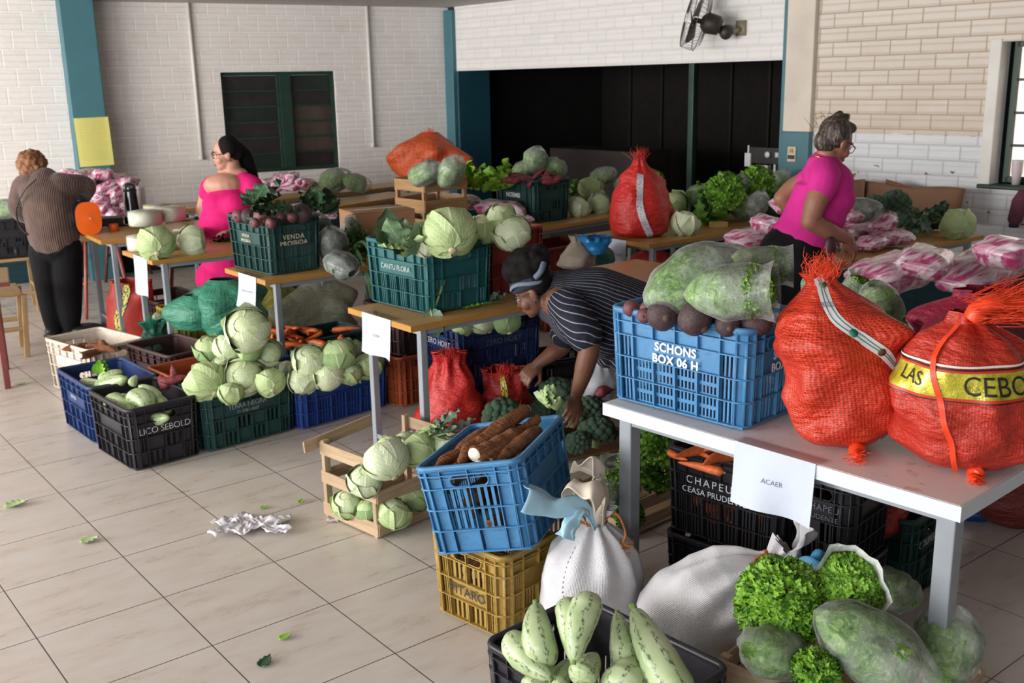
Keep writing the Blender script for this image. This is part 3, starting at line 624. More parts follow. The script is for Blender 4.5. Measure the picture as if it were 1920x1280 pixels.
# ---- packed greens seen through plastic
g = G('packed_greens'); uv = g.tex('UV'); n = g.noise(g.map(g.tex('Object'), (3, 3, 3)), 4.5, 5, .7); st = g.n('TexNoise', {'Vector': g.tex('Object'), 'Scale': 30, 'Detail': 5, 'Roughness': .65, 'Distortion': 1.4}).outputs['Fac']
c = g.ramp(st, [(.30, hexc('2f5219')), (.44, hexc('628f38')), (.56, hexc('93b662')), (.74, hexc('c6d7a2'))]); c = g.mix(g.ramp(n, [(.45, (0, 0, 0)), (.6, (.6, .6, .6))]), c, hexc('4d7a30'))
g.set(Base_Color=c, Roughness=.5); g.bump(g.math('ADD', st, n), .8, .02); M_PACK = g.m
g = G('packed_herbs'); st = g.n('TexNoise', {'Vector': g.tex('Object'), 'Scale': 45, 'Detail': 5, 'Roughness': .7, 'Distortion': 1.6}).outputs['Fac']; g.set(Base_Color=g.ramp(st, [(.3, hexc('131f17')), (.5, hexc('2e4632')), (.62, hexc('587257')), (.8, hexc('8c9d88'))]), Roughness=.5); g.bump(st, 1.0, .02); M_HERBP = g.m
g = G('clear_bag'); v = g.tex('Object'); ng = g.noise(g.map(v, (1, 1, .6)), 7, 5, .7); tr = g.n('BsdfTransparent', {'Color': (.95, .97, .95, 1)})
g.set(Base_Color=(.82, .86, .82, 1), Roughness=.14, Specular_IOR_Level=.9); g.bump(ng, .9, .02)
fac = g.math('ADD', g.n('MapRange', {0: ng, 1: .42, 2: .72, 3: .05, 4: .38}).outputs[0], g.math('MULTIPLY', g.n('Fresnel', {'IOR': 1.3}).outputs[0], .7), clamp=True)
mx = g.n('MixShader', {0: fac, 1: tr.outputs[0], 2: g.b.outputs[0]}); g.t.links.new(mx.outputs[0], g.o.inputs[0]); M_BAG = g.m
def frame(axis, up=(0, 0, 1)):
    x = Vector(axis).normalized(); z = Vector(up); z = (z-x*z.dot(x)).normalized(); y = z.cross(x); return Matrix((x, y, z)).transposed().to_4x4()
def pouch_fn(L, R, seed, prof, flat=.8, wr=.085):
    def fn(u, v):
        a = 2*PI*u; r = interp(prof, v)*R*(1+wr*nz(cos(a)*1.6+seed, sin(a)*1.6, v*3+seed)*2+wr*.6*sin(9*a+seed+v*5)*(.3+v)); return (L*(v-.5), r*cos(a), r*sin(a)*flat)
    return fn
PR_OPEN = [(0, .02), (.05, .30), (.2, .75), (.45, 1.0), (.7, 1.0), (.86, .92), (1, 1.05)]; PR_SHUT = [(0, .02), (.05, .40), (.2, .88), (.45, 1.02), (.7, .96), (.9, .62), (1, .30)]
def bagged(lab_bag, lab_let, loc, axis, L, R, seed, open_=True, flat=.85, let='let_mid', fill=.84, group=None, pk=None):
    """a head of lettuce in a clear bag: two things, the lettuce inside the bag"""
    M = Matrix.Translation(loc) @ frame(axis); prof = PR_OPEN if open_ else PR_SHUT
    m = MB(); m.grid(pouch_fn(L, R, seed, prof, flat), 30, 22, cu=True); b = m.build('plastic_bag', M_BAG); b.matrix_world = M; tag(b, lab_bag, 'bag', group and group+' bags')
    inn = MB(); pi = [(p, q*.95) for p, q in prof]; f0 = pouch_fn(L*fill, R*.94, seed, [(0, .02), (.06, .35), (.25, .8), (.5, 1), (.8, .98), (.93, .7), (1, .0)], flat, .06)
    inn.grid(lambda u, v: (lambda p: (p[0]-L*(1-fill)*.42, p[1], p[2]))(f0(u, v)), 26, 18, cu=True); l = inn.build('greens' if pk else 'lettuce', pk or M_PACK); l.matrix_world = M; tag(l, lab_let, 'lettuce', group and group+' heads')
    if open_:
        q = ob('frilly_top', _proto[let][1], l); q.matrix_local = Matrix.Translation((L*(fill*.5-(1-fill)*.42)-R*.42, 0, 0)) @ Matrix.Rotation(rad(90), 4, 'Y') @ Matrix.Diagonal((R*.80*flat, R*.80, R*.62, 1))
    return b, l
# ---- net sacks and packages
def netmat(name, net, inside, dens=(90, 70), amt=.62, rough=.38):
    if name in _M: return _M[name]
    net, inside = [hexc(x) if isinstance(x, str) else x for x in (net, inside)]
    g = G(name); X = g.xyz(g.tex('UV')); n = g.noise(g.tex('Object'), 7, 3)
    a = g.math('ABSOLUTE', g.math('SINE', g.math('MULTIPLY', X[0], PI*dens[0]))); b = g.math('ABSOLUTE', g.math('SINE', g.math('MULTIPLY', X[1], PI*dens[1]))); ln = g.math('GREATER_THAN', g.math('MAXIMUM', a, b), 1-amt*.5)
    tight = g.ramp(n, [(.3, (.35, .35, .35)), (.7, (.85, .85, .85))]); ins = g.mix(n, tuple(x*.7 for x in inside), tuple(min(1, x*1.25) for x in inside)); c = g.mix(g.math('MAXIMUM', ln, g.math('MULTIPLY', tight, .35)), ins, net)
    g.set(Base_Color=c, Roughness=rough+.1, Specular_IOR_Level=.5, Coat_Weight=.12, Coat_Roughness=.3); fold = g.noise(g.map(g.tex('Object'), (1, 1, 2.2)), 11, 4, .6); g.bump(g.math('ADD', g.math('MULTIPLY', ln, .12), fold), .9, .03); _M[name] = g.m; return g.m
def sack_fn(H, prof, lumps=(), flat=1.0, fold=0.0, nf=9, lean=(0, 0), seed=0, sq=0.0, vfold=(.6, 1.0)):
    """upright sack: prof [(v, radius)], lumps [(phi, v, size, height)]"""
    def fn(u, v):
        a = 2*PI*u; r = interp(prof, v); k = max(0, min(1, (v-vfold[0])/max(.01, vfold[1]-vfold[0])))
        r *= 1+fold*k*sin(nf*a+seed+2*sin(a))+.03*nz(cos(a)*1.5+seed, sin(a)*1.5, v*4)*2
        for ph, lv, s, h in lumps:
            da = (a-ph+PI) % (2*PI)-PI; e = (da*r)**2+((v-lv)*H)**2; r += h*math.exp(-e/(s*s))
        x, y = r*cos(a), r*sin(a)*flat; return (x+lean[0]*v*v, y+lean[1]*v*v, H*v)
    return fn
def lumps_for(seed, n, size, h, vmax=.75):
    r2 = random.Random(seed); return [(r2.random()*2*PI, .06+r2.random()*vmax, size*(.8+.4*r2.random()), h*(.5+r2.random())) for _ in range(n)]
def strip(fn, path, w, off, n=40, twist=0):
    """a band lying on a sack: path [(u,v)] in surface coordinates"""
    pts = spline([(a, b, 0) for a, b in path], 10); m = MB()
    def at_(s, t):
        k = min(len(pts)-2, int(s*(len(pts)-1))); f = s*(len(pts)-1)-k; q = pts[k].lerp(pts[k+1], f); e = .004
        p = Vector(fn(q.x, q.y)); du = Vector(fn(q.x+e, q.y))-p; dv = Vector(fn(q.x, min(1, q.y+e)))-p; nn = du.cross(dv).normalized()
        tang = (Vector(fn(pts[k+1].x, pts[k+1].y))-Vector(fn(pts[k].x, pts[k].y))); tang = tang.normalized() if tang.length > 1e-9 else dv; side = tang.cross(nn).normalized(); return p+nn*off+side*(t-.5)*w
    m.grid(lambda u, v: at_(v, u), 4, n); return m
def tuft(m, base, direc, L, spread, n, r=.0016, seed=0, wav=.01):
    r2 = random.Random(seed); d0 = Vector(direc).normalized()
    for k in range(n):
        d = (d0+Vector((r2.gauss(0, 1), r2.gauss(0, 1), r2.gauss(0, 1)))*spread).normalized(); l = L*(.5+.7*r2.random()); p = Vector(base)+Vector((r2.gauss(0, 1), r2.gauss(0, 1), r2.gauss(0, .6)))*wav
        m.tube([p, p+d*l*.5+Vector((r2.gauss(0, wav*.5), r2.gauss(0, wav*.5), 0)), p+d*l], [r, r*.8, r*.4], 4, False)
g = G('pink_package'); uv = g.tex('UV'); X = g.xyz(uv)
bk = g.n('TexBrick', {'Vector': g.map(uv, (1, 1, 1)), 'Scale': 1.0, 'Mortar Size': .035, 'Mortar Smooth': .3, 'Brick Width': .5, 'Row Height': .34, 'Color1': (1, 1, 1, 1), 'Color2': (0, 0, 0, 1), 'Mortar': (0, 0, 0, 1)}, offset=.5)
vo = g.noise(g.map(uv, (1.1, 3.4, 1)), 1.5, 1, .3); blk = g.math('GREATER_THAN', vo, .47); arc = g.math('GREATER_THAN', g.math('SINE', g.math('ADD', g.math('MULTIPLY', X[1], 17), g.math('MULTIPLY', g.math('SINE', g.math('MULTIPLY', X[0], 7)), 3.2))), .62)
c = g.ramp(vo, [(.36, hexc('ebe5ea')), (.44, hexc('dfb9cb')), (.47, hexc('c9518c')), (.56, hexc('b8336f')), (.60, hexc('e6d3dd'))]); c = g.mix(g.math('MULTIPLY', arc, .75), c, hexc('efe9ee')); c = g.mix(g.math('MULTIPLY', g.math('GREATER_THAN', g.math('SINE', g.math('MULTIPLY_ADD', X[1], 31, g.math('MULTIPLY', X[0], 5))), .9), .8), c, hexc('c24a86')); c = g.mix(g.math('MULTIPLY', bk.outputs['Fac'], .55), c, hexc('e2b9ca')); c = g.mix(g.ramp(g.noise(g.tex('Object'), 9, 4), [(.5, (0, 0, 0)), (.75, (.55, .55, .55))]), c, hexc('e6dde2'))
g.set(Base_Color=c, Roughness=.2, Specular_IOR_Level=.7, Coat_Weight=.6, Coat_Roughness=.08); g.bump(g.noise(g.map(g.tex('Object'), (1, 1, 1)), 16, 5, .65), .5, .012); M_PINK = g.m
def pillow_mesh(name, mat, seed, sx=1, sy=.62, sz=.34):
    m = MB()
    def fn(u, v):
        th = 2*PI*u; ph = PI*(v-.5); ce = lambda w, e: (abs(cos(w))**e)*(1 if cos(w) >= 0 else -1); se = lambda w, e: (abs(sin(w))**e)*(1 if sin(w) >= 0 else -1)
        x, y, z = ce(ph, .35)*ce(th, .45), ce(ph, .35)*se(th, .45), se(ph, .8); k = 1+.10*nz(x*2+seed, y*2, z*2)+.05*nz(x*6, y*6+seed, z*6)
        z *= (1-.55*max(0, abs(x)-.55)/.45)*(1-.35*max(0, abs(y)-.6)/.4); return (x*sx*.5*k, y*sy*.5*k, z*sz*.5*k)
    m.grid(fn, 36, 22, cu=True)
    m.uv = {i: [((m.v[a][0]/sx)+.5, (m.v[a][1]/sy)*.7+(m.v[a][2]/sz)*.3+.5) for a in f] for i, f in enumerate(m.f)}
    return m.mesh(name, mat)
for k_ in range(3): _proto['pack_%d' % k_] = ('package_bale', pillow_mesh('package_bale', M_PINK, 3.1*k_+1), [])
def place(key, px, py, Y, s, rot=(0, 0, 0), label=None, cat=None, group=None, dz=0): return stamp(key, at(px, py, Y)+Vector((0, 0, dz)), rot, s, label, cat, group)
# ================================================================= TABLES AND SIGNS
def tb(label, near, ang, L, D, **k):
    t = table(label, near, ang, L, D, **k); return (Vector((near[0], near[1], 0)), ang)
def ontable(T, px, py, z=.75):        # distance from the near corner along the end edge
    q = P(px, py, z)-T[0]; return q.dot(pol(T[1]+90))
T_W = tb('white laminate table with grey legs carrying the blue beet crate and two orange sacks', (1.062, 2.277), 41.5, 1.75, 1.17, top=M_WHITE, edge=M_WEDGE, th=.042, leg=.05, inset=.07, foot=False)
T_I = tb('wooden table carrying the teal crate with one big cabbage, behind the wooden slat crate', (-.43, 4.273), 38.5, 1.9, .53)
T_2 = tb('wooden table carrying the dark green beet crate, above the carrots', (-1.31, 5.413), 38, 1.9, .53)
T_3 = tb('wooden table with cheeses and two cabbages, beside the woman in the pink dress', (-2.155, 6.139), 38, 1.25, .545)
T_4 = tb('wooden table beside the woman in the brown sweater, carrying the black flask', (-2.80, 7.02), 34, 1.3, .70)
T_5 = tb('wooden table along the left wall under the tall pile of pink packets', (-3.75, 8.35), 29, 1.35, .55)
T_R = tb('wooden table carrying the tall red net sack and the bagged lettuces', (.87, 6.4), 38, 1.88, .63)
T_N = tb('wooden table carrying the dark green crate of red sweet potatoes, in front of the recess', (.108, 7.131), 45, 1.9, .56)
T_Q = tb('wooden table along the right brick wall, carrying greens and pink packages', (1.26, 5.19), 37, 2.2, .62)
T_X = tb('wooden table hidden behind the pink bales, under the brown wooden crate', (-.75, 6.78), 45, .84, .52)
T_A = tb('wooden table pushed against the left wall below the green window', (-2.25, 9.3), 48, 1.95, .42)
T_B = tb('empty wooden table standing one row in front of the wall table', (-1.62, 8.62), 55, 1.4, .42)
sign('white sheet reading ACAER hanging from the white table', *T_W, ontable(T_W, 1440, 853), .262, .182, .751, 'ACAER', .021)
sign('white sheet in a clear sleeve hanging from the table of the teal cabbage crate', *T_I, ontable(T_I, 708, 592), .245, .185, .751, 'ICEBA', .018)
sign('white sheet with a curled corner hanging from the table of the beet crate', *T_2, ontable(T_2, 462, 516), .23, .185, .751, 'MARIA FLAMENTO', .014, .03)
sign('white sheet hanging from the cheese table above the red sack', *T_3, ontable(T_3, 258, 482), .245, .245, .751, '', .02)
sign('white sheet hanging from the table of the tall red net sack', *T_R, ontable(T_R, 1152, 448), .235, .20, .751, 'RAFAELA FRANCO', .021, .006)
# ================================================================= CRATES
K_BLK = plastic('crate_black', '25242a', .4, .25); K_NAVY = plastic('crate_navy', '1f3766', .4, .2); K_ROYAL = plastic('crate_royal_blue', '24448c', .4, .2); K_DKG = plastic('crate_dark_green', '204644', .42, .3); K_TEAL = plastic('crate_teal', '1b5a5c', .4, .3)
K_BLUE = plastic('crate_bright_blue', '417fae', .4, .45); K_YEL = plastic('crate_yellow', 'a2843f', .42, .55); K_WHT = plastic('crate_white', 'cfc3b4', .45, .25); K_BRN = plastic('crate_brown', '3f2a2b', .42, .25); K_ORG = plastic('crate_orange', 'a9512e', .45, .3); K_RED = plastic('crate_red', '7f2820', .45, .3); K_BLUD = plastic('crate_deep_blue', '1c2f5c', .42, .25); K_DGG = plastic('crate_bottle_green', '143c38', .45, .25)
LT = pm('stencil_white', (.70, .74, .76), .6, .2, 60); LTG = pm('stencil_grey', (.42, .46, .46), .6, .2, 60); LTC = pm('stencil_cream', (.55, .52, .36), .6, .3, 60); LTB = pm('stencil_black', (.02, .018, .015), .6); LTD = pm('stencil_dim', (.12, .13, .16), .6)
c_seb = crate('black plastic crate lettered LICO SEBOLD with zucchini, foremost crate of the floor row', (252, 886), 0, 42, .34, .47, K_BLK, styles=('grid', 'grid'), texts=[('F', 'LICO SEBOLD', .044, .0, .185, LT, -.0008, .95)])
c_nav = crate('navy blue plastic crate of zucchini behind the black crate', (181, 836), 0, 40, .34, .50, K_NAVY, styles=('grid', 'grid'), texts=[('L', 'SEM 05', .026, -.02, .2, LTG)])
c_wht = crate('white plastic crate of brown roots, beside the woman in the brown sweater', (176, 752), 0, 50, .35, .50, K_WHT, styles=('slot', 'slot'))
c_brn = crate('dark brown plastic crate with a few sweet potatoes, left of the cabbages', None, 0, 48, .32, .47, K_BRN, styles=('grid', 'grid'), center=P(318, 745, .0)+Vector((.03, .05, 0)))
c_ter = crate('dark green plastic crate lettered TERRA NEGRA, piled with cabbages', (392, 850), 0, 43, .50, .33, K_DKG, styles=('grid', 'grid'), texts=[('F', 'TERRA NEGRA', .036, -.02, .205, LTG, -.0006, .9), ('F', '71 3381-1837', .024, -.02, .174, LTG, -.0004, .95)])
c_org = crate('orange brown plastic crate hidden under the cabbage heap behind the dark green crate', None, 0, 43, .48, .33, K_ORG, styles=('slot', 'slot'), center=Vector(c_ter.location)+pol(133)*.36+pol(43)*.02)
c_cn = crate('royal blue plastic crate with a white CN logo, full of cabbages', (567, 808), 0, 45, .58, .36, K_ROYAL, styles=('slot', 'slot'), texts=[('F', 'CN', .065, .06, .195, LT, .001, .8)])
c_car = crate('dark green plastic crate heaped with carrots under the wooden table', None, 0, 40, .50, .33, K_DKG, styles=('grid', 'grid'), center=P(585, 740)+Vector((.0, .3, 0)))
c_yel2 = crate('yellow plastic crate under the green net sacks of cabbages', None, 0, 38, .34, .48, plastic('crate_bright_yellow', 'a8912f', .42, .4), center=P(362, 676)+pol(38)*.12+pol(128)*.22)
c_zuk = crate('dark crate with a zucchini standing behind the red sack', None, 0, 38, .34, .48, K_BRN, styles=('grid', 'grid'), center=P(310, 662)+Vector((-.12, .52, 0)))
c_stb = crate('reddish brown slatted crate at the foot of the stack behind the table leg', None, 0, 40, .32, .34, K_ORG, styles=('slot', 'slot'), center=P(752, 762)+pol(85)*.2, H=.29)
c_stt = crate('dark brown crate topping the stack behind the hanging sheet', None, 0, 40, .32, .34, K_BRN, styles=('grid', 'grid'), center=Vector(c_stb.location)+Vector((0, 0, .295)), H=.27)
c_zer2 = crate('blue plastic crate at the bottom of the stack behind the red onion sacks', None, 0, 36, .52, .36, K_ROYAL, center=P(872, 826)+pol(36)*.24+pol(126)*.19, H=.29)
c_zer = crate('dark blue plastic crate of cabbages topping the stack behind the red onion sacks', None, 0, 36, .52, .36, K_BLUD, styles=('grid', 'slot'), center=Vector(c_zer2.location)+Vector((0, 0, .295)), texts=[('L', 'ZERO HORT', .042, .0, .185, LTG), ('F', 'ZERO HORT', .04, .02, .185, LTD)])
c_pit = crate('yellow plastic crate lettered PITARO, under the tilted blue crate of cassava', (948, 1206), 0, 47, .48, .33, K_YEL, styles=('slot', 'low'), H=.30, texts=[('L', 'PITARO', .046, .0, .120, LTB, .0006, 1.05)])
c_sch = crate('bright blue plastic crate lettered SCHONS BOX 06 H, holding beets on the white table', (1395, 812), .751, 44, .34, .50, K_BLUE, styles=('dash', 'slot'), texts=[('L', 'SCHONS', .038, -.0, .205, LT, .0012, 1.05), ('L', 'BOX 06 H', .038, .0, .168, LT, .0012, 1.05), ('F', 'SCHONS', .036, .04, .205, LT, .001, 1.05), ('F', 'BOX 06 H', .036, .04, .168, LT, .001, 1.05)])
c_ven = crate('dark green plastic crate lettered VENDA PROIBIDA, holding beets and dark leaves', (508, 518), .751, 42, .33, .45, K_DKG, styles=('slot', 'slot'), texts=[('F', 'VENDA', .036, -.01, .20, LTC, .0006, 1.2), ('F', 'PROIBIDA', .036, -.01, .165, LTC, .0006, 1.1), ('L', 'VENDA', .026, -.02, .20, LTC), ('L', 'PROIBIDA', .024, -.02, .172, LTC)])
c_can = crate('teal plastic crate lettered CANTU FLORA, holding a big cabbage and leaves', (803, 592), .751, 42, .38, .46, K_TEAL, styles=('slot', 'grid'), texts=[('L', 'CANTU FLORA', .034, -.0, .19, LTG, 0, .95)])
for k, w in enumerate((.19, .125)):
    m = MB(); m.box((.055, -.192+.002, w), (.07, .001, .05)); o = m.build('sticker', pm('sticker_paper', (.62, .58, .66), .6, .05, 20), c_can, False)
    ob('lettering', text_mesh('X E T A 5' if k == 0 else 'L 01', .012, M_INK, 0), c_can, (.055, -.1915, w), (rad(90), 0, 0))
c_red = crate('red plastic crate of pale cabbages behind the teal crate', None, 0, 42, .42, .36, K_RED, styles=('slot', 'slot'), center=Vector(c_can.location)+pol(42)*.42+pol(132)*.06+Vector((0, 0, 0)))
c_red2 = crate('dark red plastic crate on the floor beyond the bending woman', None, 0, 42, .5, .36, K_RED, styles=('grid', 'grid'), center=P(1045, 640)+Vector((0, .55, .30)))
c_red3 = crate('dark red plastic crate at the bottom of the stack beyond the bending woman', None, 0, 42, .5, .36, K_RED, styles=('grid', 'grid'), center=Vector(c_red2.location)-Vector((0, 0, .30)), H=.295)
c_noe = crate('bottle green plastic crate lettered NOEMIS, heaped with red sweet potatoes', (1002, 419), .751, 38, .34, .46, K_DGG, styles=('grid', 'grid'), texts=[('L', 'NOEMIS', .046, -.01, .19, LT, .001)])
c_chp = crate('black plastic crate lettered CHAPEU CEASA PRUDENTE, full of carrots under the white table', None, .27, -43, .42, .33, K_BLK, styles=('slot', 'slot'), center=Vector((.52, 3.30, .24))+pol(-43)*.21+pol(47)*.17, texts=[('F', 'CHAPEU', .038, -.045, .207, LT, 0, 1.35), ('F', 'CEASA PRUDENTE', .030, -.025, .17, LT, 0, 1.0)])
c_chb = crate('black plastic crate standing under the crate of carrots beneath the white table', None, 0, -43, .42, .33, K_BLK, styles=('grid', 'grid'), center=Vector(c_chp.location)-Vector((0, 0, .24)), H=.235)
c_ch2 = crate('black plastic crate beside the carrot crate, behind the ACAER sheet', None, .24, -43, .20, .30, K_BLK, styles=('grid', 'grid'), center=Vector(c_chp.location)+pol(-43)*.315+pol(47)*.06, texts=[('F', 'CHAPEU', .030, .0, .20, LTD, 0, 1.1), ('F', 'PRUDENTE', .024, .0, .168, LTD)])
c_cb2 = crate('black plastic crate standing under the crate behind the ACAER sheet', None, 0, -43, .20, .30, K_BLK, styles=('grid', 'grid'), center=Vector(c_ch2.location)-Vector((0, 0, .24)), H=.235)
c_col = crate('bottle green empty plastic crate under the right end of the white table', (1700, 1138), 0, 46, .34, .44, K_DGG, styles=('grid', 'grid'), texts=[('F', 'COLIPES', .034, -.05, .2, LTG)])
c_zuf = crate('black plastic crate of striped zucchini at the bottom edge of the photo', None, 0, 42, .36, .52, K_BLK, styles=('grid', 'grid'), center=P(922, 1205, .30)-Vector((0, 0, .30))-pol(132)*.24+pol(42)*.18, H=.30)
c_sml = crate('small black crate with pale slots behind the bending woman\'s arm', None, 0, 25, .40, .28, K_BLK, styles=('slot', 'slot'), center=P(1040, 770)+Vector((.05, .25, 0)), H=.26)
c_chr = crate('black plastic crate on the wooden chair at the left edge', None, 0, 30, .45, .34, K_BLK, styles=('grid', 'grid'), center=Vector((at(8, 455, 8.35).x, 8.35, .46)))
# the tilted crate of cassava, propped on the yellow crate
c_cas = crate('bright blue plastic crate of cassava, tilted on top of the yellow crate', None, 0, 0, .34, .50, K_BLUE, styles=('slot', 'end'), center=Vector((0, 0, 0)), H=.30)
MC = Matrix.Translation((-.022, 3.208, .307)) @ Matrix.Rotation(-.319, 4, 'Z') @ Matrix.Rotation(-.037, 4, 'X') @ Matrix.Rotation(-.188, 4, 'Y'); c_cas.matrix_world = MC
# wooden crates
w_cab = wooden_crate('pale wooden slat crate of cabbages standing on the floor tiles', P(714, 1012)+pol(50)*.225+pol(134)*.175, 46, .46, .36, .335, W_PALE, (.035, .175, .30), skip=(('B', 2),))
slat(w_cab, (-.30, .195, .315), (.05, .195, .345), .05, .01, W_PALE)
w_far = wooden_crate('brown wooden crate of bagged lettuces standing on the far table', Vector((-.55, 7.32, .752)), 42, .38, .34, .33, W_TAN, (.05, .18, .32), w=.085)
w_brc = wooden_crate('low brown wooden crate heaped with broccoli by the bending woman\'s feet', P(1075, 862)+Vector((.02, .22, 0)), 25, .62, .42, .15, W_BRN, (.09,), w=.07)
w_let = wooden_crate('pale wooden crate of curly lettuces in the lower right corner', P(1352, 1232, .16)-Vector((0, 0, .16))+pol(-42)*.29+pol(48)*.20, -42, .58, .42, .17, W_PALE, (.05, .13), w=.062)
w_lt2 = wooden_crate('pale wooden crate of bagged lettuces behind the white table leg', P(1150, 1010)+Vector((.10, .22, 0)), 42, .40, .30, .18, W_PALE, (.05, .13), w=.05)
# ================================================================= CABBAGES
def cab(key, px, py, rpx, Y, label, rot=None, group=None):
    rot = rot or (rng.uniform(-.5, .5), rng.uniform(-.5, .5), rng.uniform(0, 6.28)); return place(key, px, py, Y, rpx/FPX*at(px, py, Y).y, rot, label, 'cabbage', group)
STEM = (rad(-100), 0, 0)              # cut stem turned towards the camera
GC = 'cabbages heaped behind the foremost crates'
for key, px, py, r, Y, lab, rot in (
    ('cab_a', 387, 716, 36, -0.350, 'cabbage with a fan of veins, leftmost in the TERRA NEGRA crate', (rad(-60), rad(25), 1.0)),
    ('cab_b', 456, 706, 35, -0.360, 'cabbage showing its round cut stem at the front of the TERRA NEGRA crate', (rad(70), rad(8), 0)),
    ('cab_d', 494, 690, 25, -0.360, 'small pale cabbage tucked behind the one showing its round stem', None),
    ('cab_a', 507, 718, 25, -0.340, 'light green cabbage at the right end of the TERRA NEGRA crate', (rad(-70), 0, .4)),
    ('cab_c', 392, 654, 27, -0.460, 'green cabbage on the left of the heap behind the TERRA NEGRA crate', None),
    ('cab_d', 427, 652, 26, -0.480, 'pale cabbage in the middle of the heap, beside the drooping bluish leaf head', None),
    ('cab_c', 466, 652, 26, -0.500, 'bluish cabbage with a drooping outer leaf in the middle of the heap', (rad(-80), 0, 2)),
    ('cab_b', 463, 617, 39, -0.620, 'largest cabbage, crowning the heap with its stem towards the room', (rad(62), rad(-6), 0)),
    ('cab_b', 502, 662, 25, -0.450, 'cabbage on the right of the heap, its stem turned aside', (rad(60), rad(50), 0)),
    ('cab_d', 416, 684, 20, -0.380, 'half hidden pale cabbage between the heap and the front crate', None),
    ('cab_a', 432, 737, 22, -0.310, 'cabbage low in the TERRA NEGRA crate between the two front heads', None),
    ('cab_b', 580, 676, 30, -0.430, 'cabbage with its stem upwards on the left of the CN crate heap', (rad(35), 0, 0)),
    ('cab_c', 636, 663, 31, -0.460, 'round green cabbage at the top of the CN crate heap', None),
    ('cab_b', 614, 702, 29, -0.360, 'cabbage with pale ribs at the centre front of the CN crate', (rad(30), rad(-10), 0)),
    ('cab_b', 568, 712, 27, -0.340, 'cabbage with torn brownish leaves at the left front of the CN crate', None),
    ('cab_a', 657, 700, 22, -0.350, 'smaller cabbage at the right front of the CN crate', None),
    ('cab_a', 690, 685, 27, -0.370, 'cabbage behind the table leg in the CN crate', None),
    ('cab_c', 664, 657, 20, -0.420, 'cabbage at the back right of the CN crate heap', None),
    ('cab_d', 540, 694, 20, -0.300, 'cabbage in the gap between the TERRA NEGRA and CN crates', None),
    # wooden slat crate
    ('cab_d', 724, 862, 40, -0.330, 'pale ribbed cabbage at the front of the wooden slat crate', (rad(-40), rad(-20), .3)),
    ('cab_a', 785, 843, 32, -0.330, 'light green cabbage in the middle of the wooden slat crate', (rad(-60), 0, 1)),
    ('cab_a', 733, 838, 25, -0.330, 'cabbage at the left rear of the wooden slat crate', None),
    ('cab_d', 757, 826, 19, -0.330, 'smallest cabbage at the rear of the wooden slat crate', None),
    ('cab_c', 808, 821, 28, -0.340, 'green cabbage under the broccoli leaves of the wooden slat crate', None),
    ('cab_d', 838, 838, 25, -0.330, 'cabbage beside the cassava in the wooden slat crate', None),
    ('cab_d', 684, 902, 32, -0.240, 'cabbage behind the upper left slats of the wooden crate', None),
    ('cab_a', 652, 944, 29, -0.090, 'cabbage in the lower left corner of the wooden crate', None),
    ('cab_c', 692, 955, 24, -0.085, 'dark leafed cabbage behind the bottom slat of the wooden crate', None),
    ('cab_a', 738, 962, 32, -0.090, 'cabbage at the lower near corner of the wooden crate', None),
    ('cab_c', 775, 935, 29, -0.090, 'cabbage behind the right hand slats of the wooden crate', None),
    # tables
    ('cab_a', 292, 457, 30, -0.840, 'green cabbage on the end of the cheese table', (rad(-60), .2, .5)), ('cab_d', 361, 451, 27, -0.830, 'pale cabbage beside the green one on the cheese table', (0, rad(80), .2)),
    ('cab_a', 843, 437, 44, -1.120, 'big round cabbage crowning the teal crate', (rad(-50), .25, .4)),
    ('cab_a', 908, 428, 30, -1.100, 'yellowish cabbage at the left of the red crate', None), ('cab_d', 960, 437, 32, -1.090, 'yellowish cabbage at the right of the red crate', None), ('cab_a', 938, 408, 26, -1.150, 'cabbage with an upright leaf at the back of the red crate', None),
    ('cab_d', 800, 460, 24, -1.060, 'small cabbage lying in front of the big one in the teal crate', None),
    ('cab_d', 1085, 388, 20, -0.820, 'cabbage on the far table next to the NOEMIS crate', None), ('cab_b', 1123, 382, 20, -0.820, 'cabbage with a dark hollow stem on the far table', (rad(70), rad(10), 0)), ('cab_a', 1107, 352, 20, -0.920, 'cabbage stacked above the hollow stemmed one on the far table', None),
    ('cab_d', 1284, 418, 25, -0.830, 'whitish cabbage beside the tall red net sack', None), ('cab_c', 1262, 383, 25, -0.880, 'dull green cabbage leaning on the tall red net sack', None),
    ('cab_a', 1797, 421, 27, -0.835, 'round cabbage at the right end of the wall table', (rad(-70), .3, 0)),
    ('cab_a', 870, 605, 24, -0.600, 'cabbage at the left of the dark blue stacked crate', None), ('cab_d', 905, 600, 26, -0.610, 'cabbage in the middle of the dark blue stacked crate', None), ('cab_c', 950, 600, 26, -0.610, 'cabbage at the right of the dark blue stacked crate', None),
): cab(key, px, py, r, Y, lab, rot)
# ================================================================= ROOTS, FRUITS, GREENS
def rootlike(key, p, q, fat, label, cat, group=None, roll=None):
    """lay a unit root from p (thick end) to q; fat scales its thickness"""
    p, q = Vector(p), Vector(q); d = q-p; M = frame(d); o = stamp(key, (p+q)/2, (0, 0, 0), 1, label, cat, group)
    o.matrix_world = Matrix.Translation((p+q)/2) @ M @ Matrix.Rotation(rng.random()*6.28 if roll is None else roll, 4, 'X') @ Matrix.Diagonal((d.length, d.length*fat, d.length*fat, 1)); return o
def lay(key, a, b, Ya, Yb, fat, label, cat, group=None, roll=None): return rootlike(key, at(a[0], a[1], Ya), at(b[0], b[1], Yb), fat, label, cat, group, roll)
